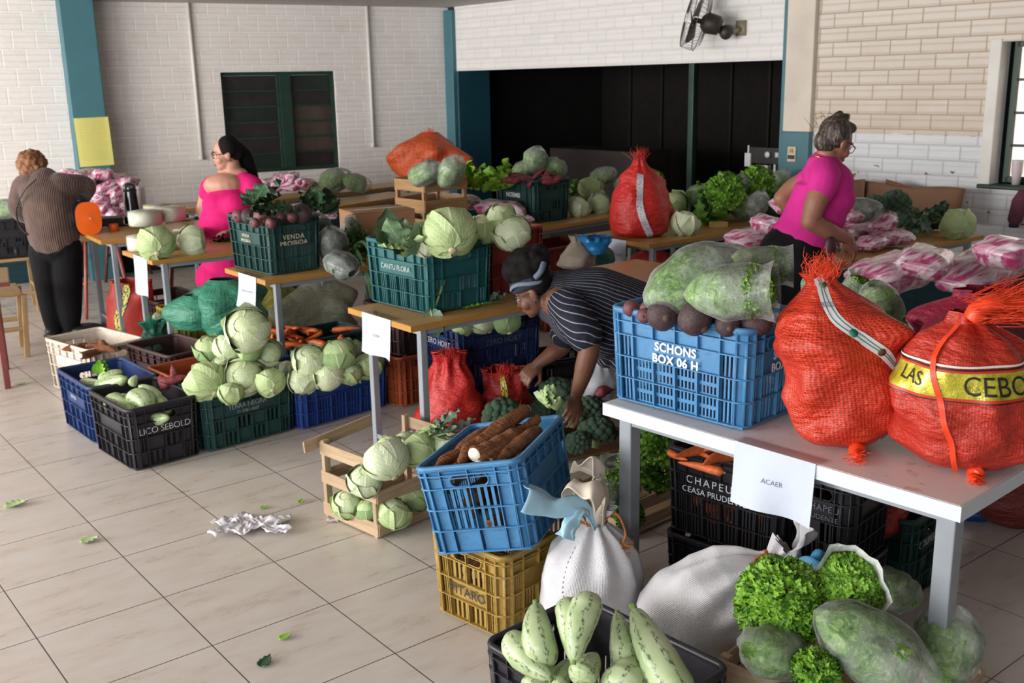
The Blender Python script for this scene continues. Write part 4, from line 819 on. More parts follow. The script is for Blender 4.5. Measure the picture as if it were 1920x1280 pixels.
# foreground zucchini, black crate at the bottom edge
for key, a, b, Ya, Yb, f, lab in (
    ('zuc_a', (952, 1190), (1032, 1272), 2.30, 2.17, 1.12, 'pale zucchini lying along the left rim of the foremost crate'),
    ('zuc_b', (1024, 1252), (1005, 1130), 2.20, 2.34, 1.10, 'upright zucchini with a brown scar near its foot'),
    ('zuc_b', (1063, 1118), (1078, 1244), 2.30, 2.20, 1.0, 'zucchini standing tip up behind the crossed one'),
    ('zuc_a', (1110, 1110), (1076, 1240), 2.24, 2.12, 1.15, 'strongly striped zucchini crossing over in the middle of the foremost crate'),
    ('zuc_c', (1172, 1264), (1157, 1148), 2.20, 2.32, 1.28, 'speckled zucchini standing right of the crossed pair'),
    ('zuc_b', (1290, 1330), (1188, 1140), 2.08, 2.30, .80, 'largest zucchini, leaning at the right end of the foremost crate'),
    ('zuc_c', (1085, 1275), (1118, 1228), 2.14, 2.22, 2.3, 'stubby zucchini below the crossed pair'),
    ('zuc_c', (1040, 1290), (1075, 1234), 2.2, 2.28, 1.6, 'small green zucchini wedged between the scarred and the crossed ones'),
    ('zuc_a', (1150, 1300), (1195, 1240), 2.12, 2.26, 1.7, 'zucchini at the bottom edge below the speckled one'),
    ('zuc_a', (985, 1300), (1035, 1235), 2.28, 2.36, 1.4, 'zucchini deep in the foremost crate behind the left one')): lay(key, a, b, Ya, Yb, f, lab, 'zucchini')
for key, a, b, Ya, Yb, f, lab in (
    ('zuc_b', (246, 738), (279, 780), 4.80, 4.70, 1.5, 'fat zucchini in the middle of the LICO SEBOLD crate'), ('zuc_c', (203, 750), (256, 781), 4.86, 4.68, 1.2, 'slim zucchini on the left of the LICO SEBOLD crate'),
    ('zuc_c', (297, 752), (262, 724), 4.80, 4.92, 1.3, 'green zucchini at the back of the LICO SEBOLD crate'), ('zuc_a', (290, 750), (319, 774), 4.86, 4.76, 1.3, 'zucchini on the right of the LICO SEBOLD crate'),
    ('zuc_a', (236, 756), (258, 776), 4.80, 4.72, 2.0, 'stub of a zucchini between the slim and the fat ones'), ('zuc_c', (285, 790), (316, 782), 4.70, 4.64, 1.5, 'zucchini seen through the hand hole of the LICO SEBOLD crate'), ('zuc_c', (225, 742), (244, 744), 4.92, 4.92, 1.8, 'small zucchini end at the back left of the LICO SEBOLD crate'),
    ('zuc_a', (180, 731), (236, 709), 5.08, 5.02, 1.2, 'long zucchini lying across the navy crate'), ('zuc_b', (195, 716), (228, 697), 5.20, 5.16, 1.7, 'pale zucchini at the back of the navy crate'), ('zuc_c', (158, 724), (188, 730), 5.2, 5.1, 1.5, 'half zucchini on the left of the navy crate'), ('zuc_c', (150, 720), (205, 722), 5.2, 5.1, 1.0, 'slim zucchini under the leafy one in the navy crate'), ('zuc_a', (248, 724), (256, 704), 4.98, 5.02, 2.0, 'yellowish squash end at the right rim of the navy crate'),
    ('zuc_a', (290, 592), (318, 606), 6.72, 6.66, 1.6, 'zucchini in the dark crate behind the red sack')): lay(key, a, b, Ya, Yb, f, lab, 'zucchini')
# cassava in the axes of the tilted crate
for key, p, q, f, lab in (('cas_b', (-.135, -.20, .275), (-.03, .03, .29), 1.1, 'dark cassava root at the left rim of the tilted blue crate'), ('cas_b', (-.085, -.20, .265), (-.02, .0, .275), 1.3, 'cassava root behind the one with the white cut end'),
        ('cas_a', (-.005, -.165, .30), (.075, .09, .305), 1.85, 'cassava root showing a big white cut end'), ('cas_c', (.07, .20, .345), (-.06, -.12, .285), 1.0, 'long scaly cassava root pointing up at the back of the tilted crate'),
        ('cas_c', (.02, -.20, .275), (.095, .12, .285), 1.0, 'straight brown cassava root in the middle of the tilted crate'), ('cas_a', (.125, .12, .285), (.055, -.19, .26), 1.05, 'cassava root right of the straight one in the tilted crate'),
        ('cas_a', (.105, .19, .31), (.06, .07, .30), 2.2, 'knobbly cassava end at the back right of the tilted crate'), ('cas_b', (.115, -.14, .26), (.13, .13, .265), .95, 'reddish cassava root along the right rim of the tilted crate'),
        ('cas_a', (-.03, -.21, .26), (.0, -.10, .265), 1.9, 'short cassava end at the front rim of the tilted crate'), ('cas_c', (-.08, -.20, .235), (-.0, -.08, .25), 1.8, 'cassava root seen through the hand hole of the tilted crate')): rootlike(key, MC @ Vector(p), MC @ Vector(q), f*.74, lab, 'cassava')
for key, p, q, f, lab in (('cas_b', (-.11, -.10, .285), (.0, .16, .30), .7, 'slim cassava root in the middle of the left side of the tilted crate'), ('cas_c', (.045, -.17, .27), (.05, .17, .30), .75, 'slim cassava root between the straight one and its right neighbour'), ('cas_b', (-.05, -.19, .285), (.03, .14, .315), .75, 'cassava root lying on top left of the white cut end'), ('cas_a', (-.12, -.02, .26), (-.09, .20, .27), .9, 'cassava end at the back left of the tilted crate')): rootlike(key, MC @ Vector(p), MC @ Vector(q), f, lab, 'cassava')
GH = 'cassava roots packed inside the tilted crate'
for k in range(9):
    q = MC @ Vector((rng.uniform(-.09, .09), -.14+.035*k, .10+.05*(k % 2))); d = (MC.to_3x3() @ Vector((rng.uniform(-.4, .4), 1, 0))).normalized()*.11; rootlike('cas_b', q-d, q+d, 1.2, 'cassava root packed low inside the tilted blue crate', 'cassava', GH)
cp = Vector(c_pit.location)
for k in range(8):
    q = cp+pol(47)*rng.uniform(-.17, .14)+pol(137)*rng.uniform(-.10, .10)+Vector((0, 0, .06+.10*(k % 2))); d = pol(137+rng.uniform(-25, 25))*.09; rootlike('cas_c', q-d, q+d, 1.2, 'cassava root inside the yellow crate, seen through its slots', 'cassava', 'roots inside the yellow crate')
# beets
def beet(key, px, py, r, Y, lab, rot=None): place(key, px, py, Y, r/FPX*at(px, py, Y).y, rot or (rad(100)+rng.uniform(-.5, .5), rng.uniform(-.4, .4), rng.uniform(-.7, .7)), lab, 'beet')
DN = (rad(115), 0, 0)
for t in (('beet_b', 1184, 578, 17, -1.060, 'small rosy beet at the left corner of the bright blue crate'), ('beet_b', 1214, 578, 15, -1.070, 'tan beet behind the small rosy one'), ('beet_b', 1208, 592, 15, -1.055, 'small beet in front of the tan one, at the left rim'), ('beet_b', 1246, 557, 29, -1.100, 'rosy beet perched at the back left of the bright blue crate'),
          ('beet_a', 1243, 590, 32, -1.075, 'large earthy beet with its scarred crown facing out'), ('beet_a', 1304, 598, 35, -1.075, 'largest muddy beet in the middle of the bright blue crate'), ('beet_a', 1364, 608, 25, -1.065, 'dark purple beet half hidden right of the muddy one'), ('beet_a', 1417, 600, 33, -1.075, 'glossy dark purple beet at the right corner of the bright blue crate'), ('beet_b', 1282, 574, 20, -1.080, 'beet seen in the gap under the lettuce bags'), ('beet_a', 1345, 585, 30, -1.080, 'beet under the front lettuce bag'), ('beet_a', 1400, 575, 26, -1.100, 'beet at the back right under the lettuce bags')): beet(*t)
for k in range(14):
    q = Vector(c_sch.location)+pol(44)*rng.uniform(-.10, .10)+pol(134)*rng.uniform(-.18, .18)+Vector((0, 0, .06+.09*(k % 2))); stamp('beet_b', q, (k, k*2, 0), .042, 'reddish beet deep in the bright blue crate, seen through its slots', 'beet', 'beets deep inside the bright blue crate')
for t in (('beet_b', 447, 405, 13, -1.060, 'pinkish beet at the left end of the VENDA crate'), ('beet_a', 465, 405, 14, -1.060, 'bluish dark beet beside the pinkish one'), ('beet_b', 493, 405, 18, -1.075, 'largest round beet in the VENDA crate'), ('beet_b', 516, 397, 10, -1.085, 'small red beet right of the largest one'), ('beet_b', 527, 408, 11, -1.060, 'red beet at the front of the VENDA crate'), ('beet_b', 541, 391, 9, -1.095, 'small red beet at the top of the VENDA heap'), ('beet_b', 548, 408, 10, -1.060, 'brownish red beet near the right of the VENDA crate'), ('beet_a', 566, 400, 19, -1.075, 'large dull purple beet at the right of the VENDA crate'), ('beet_b', 478, 418, 10, -1.050, 'beet low at the front rim of the VENDA crate'), ('beet_b', 508, 418, 11, -1.050, 'beet peeping over the middle of the VENDA rim')): beet(*t)
# carrots
def heap(keys, n, x, y, Y, size, fat, label, cat, group, r2=random.Random(4), tilt=.35):
    for k in range(n):
        px, py = r2.uniform(*x), r2.uniform(*y); q = at(px, py, lerp(Y[1], Y[0], (py-y[0])/(y[1]-y[0]+1e-6))); a = r2.uniform(0, 2*PI); L = size*r2.uniform(.75, 1.25); d = Vector((cos(a), sin(a)*.8, r2.uniform(-tilt, tilt))).normalized()*L/2
        rootlike(keys[k % len(keys)], q-d, q+d, fat, label, cat, group)
CK = ['car_0', 'car_1', 'car_2']
heap(CK, 34, (513, 655), (615, 652), (5.75, 6.05), .15, 1.1, 'orange carrot in the heap on the dark green crate under the table', 'carrot', 'carrots heaped under the wooden table')
for a, b, z, f, lab in (((1252, 846), (1290, 862), .575, 1.3, 'carrot at the left rim of the black crate'), ((1345, 836), (1264, 856), .585, 1.15, 'long carrot lying along the back of the heap in the black crate'), ((1375, 852), (1318, 872), .59, 1.6, 'thick carrot just left of the ACAER sheet'), ((1362, 838), (1318, 846), .60, 1.6, 'thick carrot behind the one left of the ACAER sheet'), ((1358, 886), (1270, 866), .565, 1.0, 'carrot lying along the front rim of the black crate'), ((1300, 840), (1340, 860), .575, 1.1, 'carrot in the middle of the heap in the black crate')): rootlike('car_%d' % (len(lab) % 3), P(a[0], a[1], z), P(b[0], b[1], z), f, lab, 'carrot')
for k in range(26):
    s_, t_ = rng.uniform(-.12, .12), rng.uniform(-.07, .08); q = Vector(c_chp.location)+pol(-43)*s_+pol(47)*t_+Vector((0, 0, .05+.21*k/26)); a = rng.random()*6; d = Vector((cos(a), sin(a), rng.uniform(-.2, .2)))*.075; rootlike(CK[k % 3], q-d, q+d, 1.25, 'carrot packed inside the black crate under the white table', 'carrot', 'carrots packed in the CHAPEU crate')
# sweet potatoes and brown roots
for a, b, Ya, Yb, f, lab in (((322, 712), (322, 684), 4.98, 5.06, 1.1, 'sweet potato standing upright in the dark brown crate'), ((298, 714), (352, 704), 4.98, 5.02, 1.0, 'reddish sweet potato lying across the dark brown crate'), ((345, 712), (368, 706), 4.98, 5.05, 1.4, 'sweet potato at the right of the dark brown crate'), ((300, 704), (330, 716), 5.1, 5.0, 1.2, 'sweet potato underneath the lying one')): lay('swp_%d' % (len(lab) % 2), a, b, Ya, Yb, f, lab, 'sweet potato')
heap(['cas_b', 'cas_c'], 5, (140, 200), (650, 662), (5.72, 5.92), .17, 1.2, 'brown root in the white plastic crate', 'root', 'brown roots in the white crate', tilt=.1)
heap(['swp_0', 'swp_1'], 16, (955, 1045), (325, 345), (7.45, 7.75), .13, 1.1, 'red sweet potato heaped in the NOEMIS crate', 'sweet potato', 'sweet potatoes in the NOEMIS crate', tilt=.15)
lay('swp_0', (998, 336), (1022, 316), 7.45, 7.5, .8, 'long sweet potato sticking up from the NOEMIS crate', 'sweet potato')
# broccoli
def broc(key, px, py, r, Y, lab, rot=None): place(key, px, py, Y, r/FPX*at(px, py, Y).y, rot or (rng.uniform(-.5, .3), rng.uniform(-.4, .4), rng.uniform(0, 6)), lab, 'broccoli')
for t in (('broc_a', 942, 785, 40, -0.200, 'large broccoli head in front of the red sacks', (rad(35), rad(-15), .4)), ('broc_b', 1043, 742, 36, -0.240, 'broccoli head under the bending woman\'s forearm', None), ('broc_a', 1012, 775, 26, -0.190, 'shadowed broccoli between the two big heads', None), ('broc_b', 1105, 775, 34, -0.200, 'broccoli right of the reaching hand', None), ('broc_a', 1120, 815, 36, -0.170, 'bluish broccoli spilling over the low wooden crate', None), ('broc_b', 1085, 832, 26, -0.160, 'leafy broccoli at the edge of the low wooden crate', None), ('broc_a', 1075, 780, 30, -0.200, 'broccoli behind the reaching hand', None)): broc(*t)
for t in (('broc_b', 1678, 385, 28, -0.960, 'dark broccoli on top of the greens on the wall table', None), ('broc_a', 1655, 405, 24, -0.860, 'dark leafy broccoli at the left of the greens on the wall table', None), ('broc_a', 1700, 412, 26, -.84, 'dark green head in the middle of the greens on the wall table', None), ('broc_b', 1640, 385, 20, -.98, 'dark leafy head leaning on the bag of dark greens', None), ('broc_b', 1745, 415, 20, -0.820, 'dark broccoli next to the round cabbage on the wall table', None)): broc(*t)
# loose leaves
def leafy(label, cat, name, base, direc, L, W, mat, bend=.8, ruf=.06, n=1, spread=.5, group=None, cup=.25, nr=4, up=(0, 0, 1), stalk=None):
    r = empty(name, base); tag(r, label, cat, group); r2 = random.Random(len(label)*7)
    for k in range(n):
        d = Vector(direc)+Vector((r2.gauss(0, 1), r2.gauss(0, 1), r2.gauss(0, .6)))*spread*(0 if n == 1 else 1); m = MB(); l = L*r2.uniform(.75, 1.2)
        m.grid(leaf_fn(l, W*l, bend*r2.uniform(.4, 1.6), ruf*l, nr, cup, r2.random()*6), 8, 14, M=frame(d, up)); o = m.build('leaf', mat, r)
        if n > 1: o.location = Vector((r2.gauss(0, 1), r2.gauss(0, 1), r2.gauss(0, .5)))*spread*L*.35
        if stalk: s = MB(); s.tube([Vector(d).normalized()*-L*stalk, (0, 0, 0), Vector(d).normalized()*L*.5], [.006, .005, .002], 6); so = s.build('stalk', M_BRST, r); so.location = o.location
    return r
leafy('bunch of dark kale leaves lying over the beets in the VENDA crate', 'leaves', 'kale', at(480, 388, -1.14), (.9, -.1, -.05), .17, .55, M_KALE, .6, .10, 8, .45)
leafy('bunch of dark greens standing on the table behind the VENDA crate', 'leaves', 'kale', at(598, 400, -.86), (.2, -.1, .7), .19, .40, M_KALE, .8, .08, 8, .55)
leafy('bluish collard leaves spreading at the left of the teal crate', 'leaves', 'collard_greens', at(760, 462, -1.06), (-.5, -.1, .7), .17, .42, M_COLL, .7, .05, 8, .7)
leafy('pale lettuce leaves under the big cabbage in the teal crate', 'leaves', 'lettuce_leaf', at(775, 468, -1.05), (.2, -.5, .3), .12, .5, M_LETP, .7, .07, 6, .8)
leafy('broccoli leaves with thick stalks lying on the wooden slat crate', 'leaves', 'broccoli_greens', at(812, 812, -.40), (.8, .1, .15), .13, .35, M_BRLF, .6, .07, 5, .6, stalk=.5)
leafy('green flower leaf on top of the navy crate', 'leaf', 'leaf', at(190, 702, -.31), (.1, -.3, .9), .09, .5, M_LETT, .9, .08, 3, .5)
leafy('wilted broccoli leaf hanging over the edge of the wooden table', 'leaf', 'leaf', P(806, 588, .757), (-.1, -.5, -.55), .15, .30, M_BRLF, .7, .08, 3, .25, up=(0, -1, .4), stalk=1.0)
leafy('scrap of cut green leaf on the wooden table by the teal crate', 'leaf', 'leaf', P(868, 578, .754), (1, .3, .02), .11, .25, M_LETT, .2, .05)
leafy('bluish leaf with a pale stalk on the wooden table near the bending woman', 'leaf', 'leaf', P(915, 566, .757), (.9, .2, .1), .12, .4, M_BRLF, .6, .08, 2, .3, stalk=.8)
leafy('dark leaves lying on the cheese table by the pink dress', 'leaf', 'leaf', P(400, 449, .76), (.9, -.2, .1), .14, .4, M_KALE, .5, .08, 3, .4)
leafy('frilly greens beside the wooden crate on the far table', 'leaves', 'lettuce', at(905, 352, 7.62), (0, -.3, .8), .18, .5, M_LETT, .9, .10, 9, .8)
leafy('wavy bright lettuce leaves between the wooden crate and the NOEMIS crate', 'leaves', 'lettuce', at(930, 350, 7.72), (.2, -.3, .8), .2, .45, M_LETT, .9, .10, 8, .7)
leafy('green leaves spilling right of the NOEMIS crate', 'leaves', 'lettuce', P(1078, 380, .76), (.3, -.3, .6), .17, .45, M_LETD, .9, .10, 6, .7)
leafy('leafy greens with pale ribs beside the cabbage on the front far table', 'leaves', 'lettuce', P(1322, 410, .78), (.1, -.5, .5), .19, .45, M_LETD, .9, .09, 9, .7)
leafy('dark collard leaves under the bag at the right of the front far table', 'leaves', 'collard_greens', P(1440, 405, .77), (.3, -.6, .3), .22, .36, M_KALE, .7, .07, 9, .6)
leafy('fan of pale stalked greens in the middle of the wall table', 'leaves', 'broccoli_greens', P(1718, 405, .86), (-.1, -.6, -.2), .17, .22, M_BRLF, .5, .08, 11, .55, stalk=.4)
leafy('dark leaves stacked behind the greens on the wall table', 'leaves', 'collard_greens', P(1735, 425, .78), (.2, -.4, .5), .18, .4, M_KALE, .8, .07, 8, .6)
leafy('pale stems lying in the crate below the far table', 'leaves', 'celery', P(1255, 500, .28), (.5, -.4, .25), .16, .25, M_LETP, .5, .03, 7, .8)
leafy('green leaves under the red net sack behind the white table', 'leaves', 'collard_greens', P(1680, 640, .80), (-.3, -.6, .3), .15, .42, M_KALE, .7, .06, 8, .6)
# parsley and scallions at the end of the second table
def herb(label, name, base, n, L, spread, mat, seed, direc=(0, 0, 1)):
    r = empty(name, base); tag(r, label, 'herbs'); r2 = random.Random(seed); st = MB(); lf = MB()
    for k in range(n):
        d = (Vector(direc)+Vector((r2.gauss(0, 1), r2.gauss(0, 1), r2.gauss(0, .5)))*spread).normalized(); l = L*r2.uniform(.6, 1.1); st.tube([(0, 0, 0), d*l*.5, d*l], [.0025, .002, .0012], 4, False)
        for j in range(7):
            q = Vector((r2.gauss(0, 1), r2.gauss(0, 1), r2.gauss(0, 1))).normalized(); lf.grid(leaf_fn(.022, .009, 1.2, .004, 3, .2, j), 3, 3, M=Matrix.Translation(d*l*(.6+.06*j)) @ frame(q))
    st.build('stems', M_SCAL, r); lf.build('foliage', mat, r); return r
herb('bushy bunch of parsley lying at the end of the second table', 'parsley', P(665, 470, .77), 110, .17, .9, M_HERB, 3, (.2, -.5, .5)); herb('bunch of parsley hanging near the table edge', 'parsley', P(650, 488, .77), 70, .13, .9, M_HERB, 5, (0, -.5, .1))
sc_ = empty('scallions', P(655, 475, .80)); tag(sc_, 'long green scallions drooping over the end of the second table', 'scallions')
for k in range(9):
    m = MB(); s_ = rng.uniform(-.02, .05); m.tube(spline([(0, 0, .02), (.05+s_, -.08, .03+s_), (.10+s_*1.5, -.14, -.05), (.14+s_*2, -.16, -.17-.1*rng.random())], 5), [.0055]*5+[.005]*5+[.004]*5+[.002], 5); m.build('blade', M_SCAL, sc_)
# ---- lettuces
def lett(key, px, py, r, Y, axis, lab, scale=(1, 1, 1)):
    o = stamp(key, (0, 0, 0), (0, 0, 0), 1, lab, 'lettuce'); o.matrix_world = Matrix.Translation(at(px, py, Y)) @ frame(axis) @ Matrix.Rotation(rad(90), 4, 'Y') @ Matrix.Diagonal((r/FPX*at(px, py, Y).y*scale[0], r/FPX*at(px, py, Y).y*scale[1], r/FPX*at(px, py, Y).y*scale[2], 1)); return o
lett('let_big', 1466, 1132, 84, 2.42, (-.45, -.75, .75), 'big curly lettuce without a bag mouth in front of it, left of the oval one')
lett('let_mid', 1532, 1262, 44, 2.2, (.0, -.6, .9), 'small curly lettuce low between the bagged ones at the bottom edge')
lett('let_dark', 1235, 838, 40, -.42, (-.1, -.5, .9), 'curly lettuce squeezed between the white table leg and the carrot crate'); lett('let_dark', 1195, 872, 34, -.34, (-.2, -.6, .8), 'curly lettuce poking out of a bag left of the white table leg'); lett('let_dark', 1232, 890, 30, -.28, (.1, -.7, .5), 'curly lettuce low behind the white table leg')
lett('let_dark', 1180, 966, 26, -.14, (-.2, -.7, .5), 'curly lettuce at the front of the pale crate behind the white sack')
lett('let_mid', 1360, 362, 32, -.97, (.1, -.6, .9), 'bright curly lettuce on the front far table, left of the bag ridge'); lett('let_mid', 1418, 347, 30, -.98, (.2, -.6, .9), 'bright curly lettuce behind the ridge of the clear bag on the front far table'); lett('let_mid', 1222, 345, 22, -.97, (.2, -.5, .9), 'curly lettuce right behind the tall red net sack')
lett('let_mid', 618, 560, 24, -.20, (.2, -.5, .9), 'curly lettuce behind the pale net sack under the second table')
# ---- bagged lettuces
def bag(px, py, Y, axis, L, R, seed, what, open_=True, **k): bagged('clear plastic bag '+what[0], what[1], at(px, py, Y), axis, L, R, seed, open_, **k)
bag(1592, 1122, 2.46, (-.32, -.72, .48), .27, .092, 3, ('whose oval mouth faces the camera in the lower right crate', 'curly lettuce filling the oval mouth of a bag in the lower right crate'), let='let_big', fill=.97, flat=1.28)
bag(1640, 1216, 2.24, (.75, -.30, -.42), .33, .100, 8, ('lying across the front of the lower right crate', 'pale packed lettuce in the bag lying across the front of the lower right crate'), False)
bag(1775, 1210, 2.36, (.25, .3, .9), .22, .084, 12, ('standing at the right end of the lower right crate', 'packed lettuce in the bag standing at the right end of the lower right crate'), False)
bag(1680, 1105, 2.85, (.5, .4, -.5), .20, .070, 15, ('behind the oval lettuce near the table leg', 'pale lettuce in the bag behind the oval one near the table leg'), False)
bag(1450, 1222, 2.30, (-.6, -.5, .35), .22, .078, 19, ('under the big curly lettuce at the corner of the crate', 'pale lettuce in the bag under the big curly one'), False)
bag(1305, 522, -1.17, (.80, .25, .32), .36, .105, 23, ('with a twisted tip lying on the left of the beets', 'lettuce in the bag with a twisted tip on the beets'), False)
bag(1366, 548, -1.165, (.86, -.35, .10), .26, .092, 27, ('with its open mouth to the right, on top of the beets', 'curly lettuce showing in the open bag on top of the beets'), True, fill=.88)
bag(1420, 500, -1.17, (.85, -.2, .05), .22, .075, 31, ('at the back of the beet crate, mouth to the right', 'curly lettuce in the rear bag on the beet crate'), True, fill=.85)
bag(1648, 578, -.87, (-.3, -.4, .8), .26, .088, 35, ('ballooning over shredded greens behind the red sack', 'fine stringy greens in the ballooning bag behind the red sack'), False)
bag(1600, 552, -.88, (.2, -.4, .7), .20, .066, 39, ('with a crumpled open top behind the red sack', 'lettuce in the crumpled bag behind the red sack'), True, fill=.8)
bag(1524, 540, -.88, (-.2, -.3, .8), .15, .05, 43, ('peeping out left of the red sack top', 'lettuce in the bag peeping out left of the red sack top'), False)
bag(1150, 912, -.24, (-.1, -.35, .9), .22, .075, 47, ('with a tall empty peak beside the white sack', 'lettuce in the tall peaked bag beside the white sack'), True, fill=.6); bag(1198, 848, -.30, (0, -.2, .9), .2, .055, 49, ('behind the white table leg with lettuce', 'lettuce in the bag behind the white table leg'), True, fill=.8)
bag(1698, 690, -.80, (.3, -.6, .3), .12, .045, 51, ('small and crumpled between the two red sacks', 'pale leaves in the crumpled bag between the red sacks'), False)
for k, (px, py, Y, L, R, w) in enumerate(((798, 325, -1.160, .27, .10, 'at the left of the brown wooden crate'), (845, 322, -1.170, .26, .10, 'at the right of the brown wooden crate'), (985, 318, -1.080, .22, .085, 'at the left behind the red sweet potatoes'), (1003, 302, -1.160, .24, .10, 'tallest behind the red sweet potatoes'), (1042, 315, -1.100, .20, .09, 'at the right behind the red sweet potatoes'), (1130, 330, -0.980, .25, .09, 'slanting above the cabbages on the far table'), (1166, 345, -0.920, .15, .07, 'next to the tall red net sack on the far table'),
        (1318, 365, -0.930, .28, .095, 'with a crumpled tip on the front far table'), (1345, 385, -0.860, .26, .085, 'upright in the middle of the front far table'), (1392, 388, -0.850, .30, .095, 'lying with its root end to the right on the front far table'), (1388, 348, -0.980, .26, .10, 'arching over the bright lettuces on the front far table'), (1458, 342, -0.950, .24, .09, 'dull green at the right end of the front far table'), (1612, 395, -0.980, .26, .085, 'of dark greens lying on the pink packages'), (1420, 385, -0.890, .22, .08, 'grey green above the dark collards'), (764, 392, -0.830, .17, .055, 'lying behind the cardboard box'), (800, 402, -0.830, .18, .06, 'with an open mouth beside the cardboard box'))):
    ax = [(.8, -.3, .3), (.5, -.2, .7), (.9, -.1, .1), (.2, -.3, .8), (-.6, -.3, .5)][k % 5]; bag(px, py, Y, ax, L, R, 60+k*3, (w, ('greens' if k in (12, 13) else 'lettuce')+' in the bag '+w.replace('lying with its root end to the right ', 'lying root end right ')), k in (15,), let='let_dark', pk=M_HERBP if k in (12, 13) else None)
for px, py, z, ax, L, R, sd, w in ((622, 462, .86, (.1, -.4, .8), .26, .095, 120, 'knotted over herbs beside the VENDA crate'), (640, 496, .80, (.4, -.5, -.2), .24, .085, 124, 'hanging crumpled over the table edge beside the VENDA crate'), (658, 425, .90, (.3, -.2, .7), .18, .065, 127, 'of herbs with a narrow neck near the cardboard box'), (605, 430, .93, (-.2, -.2, .8), .2, .07, 129, 'of pale film peaking behind the VENDA crate')):
    bag(px, py, -z, ax, L, R, sd, (w, 'dark herbs inside the bag '+w), False, pk=M_HERBP)
bag(628, 338, -.87, (.8, 0, .3), .34, .13, 131, ('of dull greens on the table under the green window', 'dull greens in the bag under the green window'), False); bag(668, 342, -.85, (.8, .2, -.2), .3, .1, 134, ('of dark greens right of the dull ones under the green window', 'dark greens right of the dull ones under the green window'), False)
bag(15, 392, 8.3, (.9, .2, .1), .35, .10, 137, ('of greens in the black crate at the left edge', 'greens in the bag in the black crate at the left edge'), False); bag(100, 322, -.98, (.8, .2, -.1), .3, .08, 141, ('of greens behind the curly haired woman', 'greens in the bag behind the curly haired woman'), False)
# ================================================================= SACKS
N_ORG = netmat('net_orange', 'd03a1e', '7d1a12', (95, 80), .5); N_ORG2 = netmat('net_orange_fine', 'bf3220', '8a1f17', (150, 120), .5); N_RED = netmat('net_red', 'c92420', '8c1512', (80, 60), .7); N_RED2 = netmat('net_red_dark', 'b3261e', '6d120f', (80, 60)); N_RASP = netmat('net_raspberry', 'b8234a', '3d1a2a', (90, 70)); N_GRN = netmat('net_green', '2b7f68', '5f9a72', (60, 44), .55); N_GRND = netmat('net_green_dark', '14705a', '0d2e26', (60, 44), .7); N_YEL = netmat('net_yellow', 'a59a32', 'a3ac62', (60, 44), .5); N_PALE = netmat('net_pale', '8f8c78', '8fa083', (60, 44), .5); N_AMB = netmat('net_amber', 'c8431c', 'c17a3c', (46, 36), .45)
M_TUFT = pm('net_fibre_orange', hexc('e8451f'), .4, .15, 20); M_TUFR = pm('net_fibre_red', hexc('c92b20'), .4, .15, 20); M_TAPE = pm('printed_tape_white', (.68, .66, .70), .45, .06, 12)
def wrap_text(fn, txt, size, mat, u0, v0, su, sv, off=.004, tilt=0.0):
    me = text_mesh(txt, size, mat, 0.0, .0)
    bm = bmesh.new(); bm.from_mesh(me); bmesh.ops.subdivide_edges(bm, edges=[e for e in bm.edges if e.calc_length() > size*.25], cuts=2); bmesh.ops.triangulate(bm, faces=bm.faces); bm.to_mesh(me); bm.free()
    for v in me.vertices:
        u = u0+v.co.x*su; w = v0+v.co.y*sv+v.co.x*tilt; p = Vector(fn(u, w)); e = .003; n = (Vector(fn(u+e, w))-p).cross(Vector(fn(u, w+e))-p).normalized(); v.co = p+n*off
    return me
def sack(label, name, foot, H, prof, mat, rz=0, tilt=(0, 0), lumps=(), flat=.85, fold=.12, nf=9, lean=(0, 0), seed=0, vfold=(.65, 1.0), res=(72, 60), cat='sack', group=None):
    fn = sack_fn(H, prof, lumps, flat, fold, nf, lean, seed, 0, vfold); m = MB(); m.grid(fn, res[0], res[1], cu=True); m.f.append(list(range(res[0]-1, -1, -1))); m.mi.append(0)
    o = m.build(name, mat, None, True, foot, (tilt[0], tilt[1], rz)); tag(o, label, cat, group); return o, fn
P_ON = [(0, .03), (.03, .09), (.12, .140), (.3, .165), (.5, .17), (.66, .160), (.78, .120), (.88, .065), (.94, .035), (1, .05)]
# the two sacks on the white table
s1, f1 = sack('tall orange net sack leaning beside the bright blue crate, with a white printed strip', 'mesh_sack', P(1592, 828, .752), .49, [(0, .03), (.03, .08), (.12, .120), (.3, .148), (.5, .160), (.66, .160), (.78, .128), (.88, .070), (.94, .038), (1, .05)], N_ORG, 0, (rad(-3), rad(-4)), lumps_for(3, 44, .040, .026, .62), .82, .10, 8, (-.07, .0), 2)
m = strip(f1, [(.695, .985), (.705, .88), (.73, .76), (.79, .64), (.86, .50), (.915, .32), (.93, .14), (.92, .03)], .030, .004, 60); t1 = m.build('label_strip', M_TAPE, s1); t1['label'] = 'white printed strip'
g1 = pm('print_green', hexc('1f7a5c'), .5, .05); 
for side in (-.011, .011): strip(lambda u, v: f1(u, v), [(.695+side*.9, .985), (.705+side*.9, .88), (.73+side, .76), (.79+side*.8, .64-side*.3), (.86+side*.6, .50-side*.6), (.915+side*.6, .32-side*.5), (.93+side*.6, .14), (.92+side*.6, .03)], .0025, .0052, 60).build('strip_border', g1, t1)
ob('lettering', wrap_text(f1, 'Produ', .020, M_INK, .752, .80, 0, 0, .006) if False else wrap_text(lambda a, b: f1(.712+.02*(.86-b)/.1*.3+(a), b), 'PRODUZ', .018, M_INK, .0, .83, .95, 2.0, .006), t1)
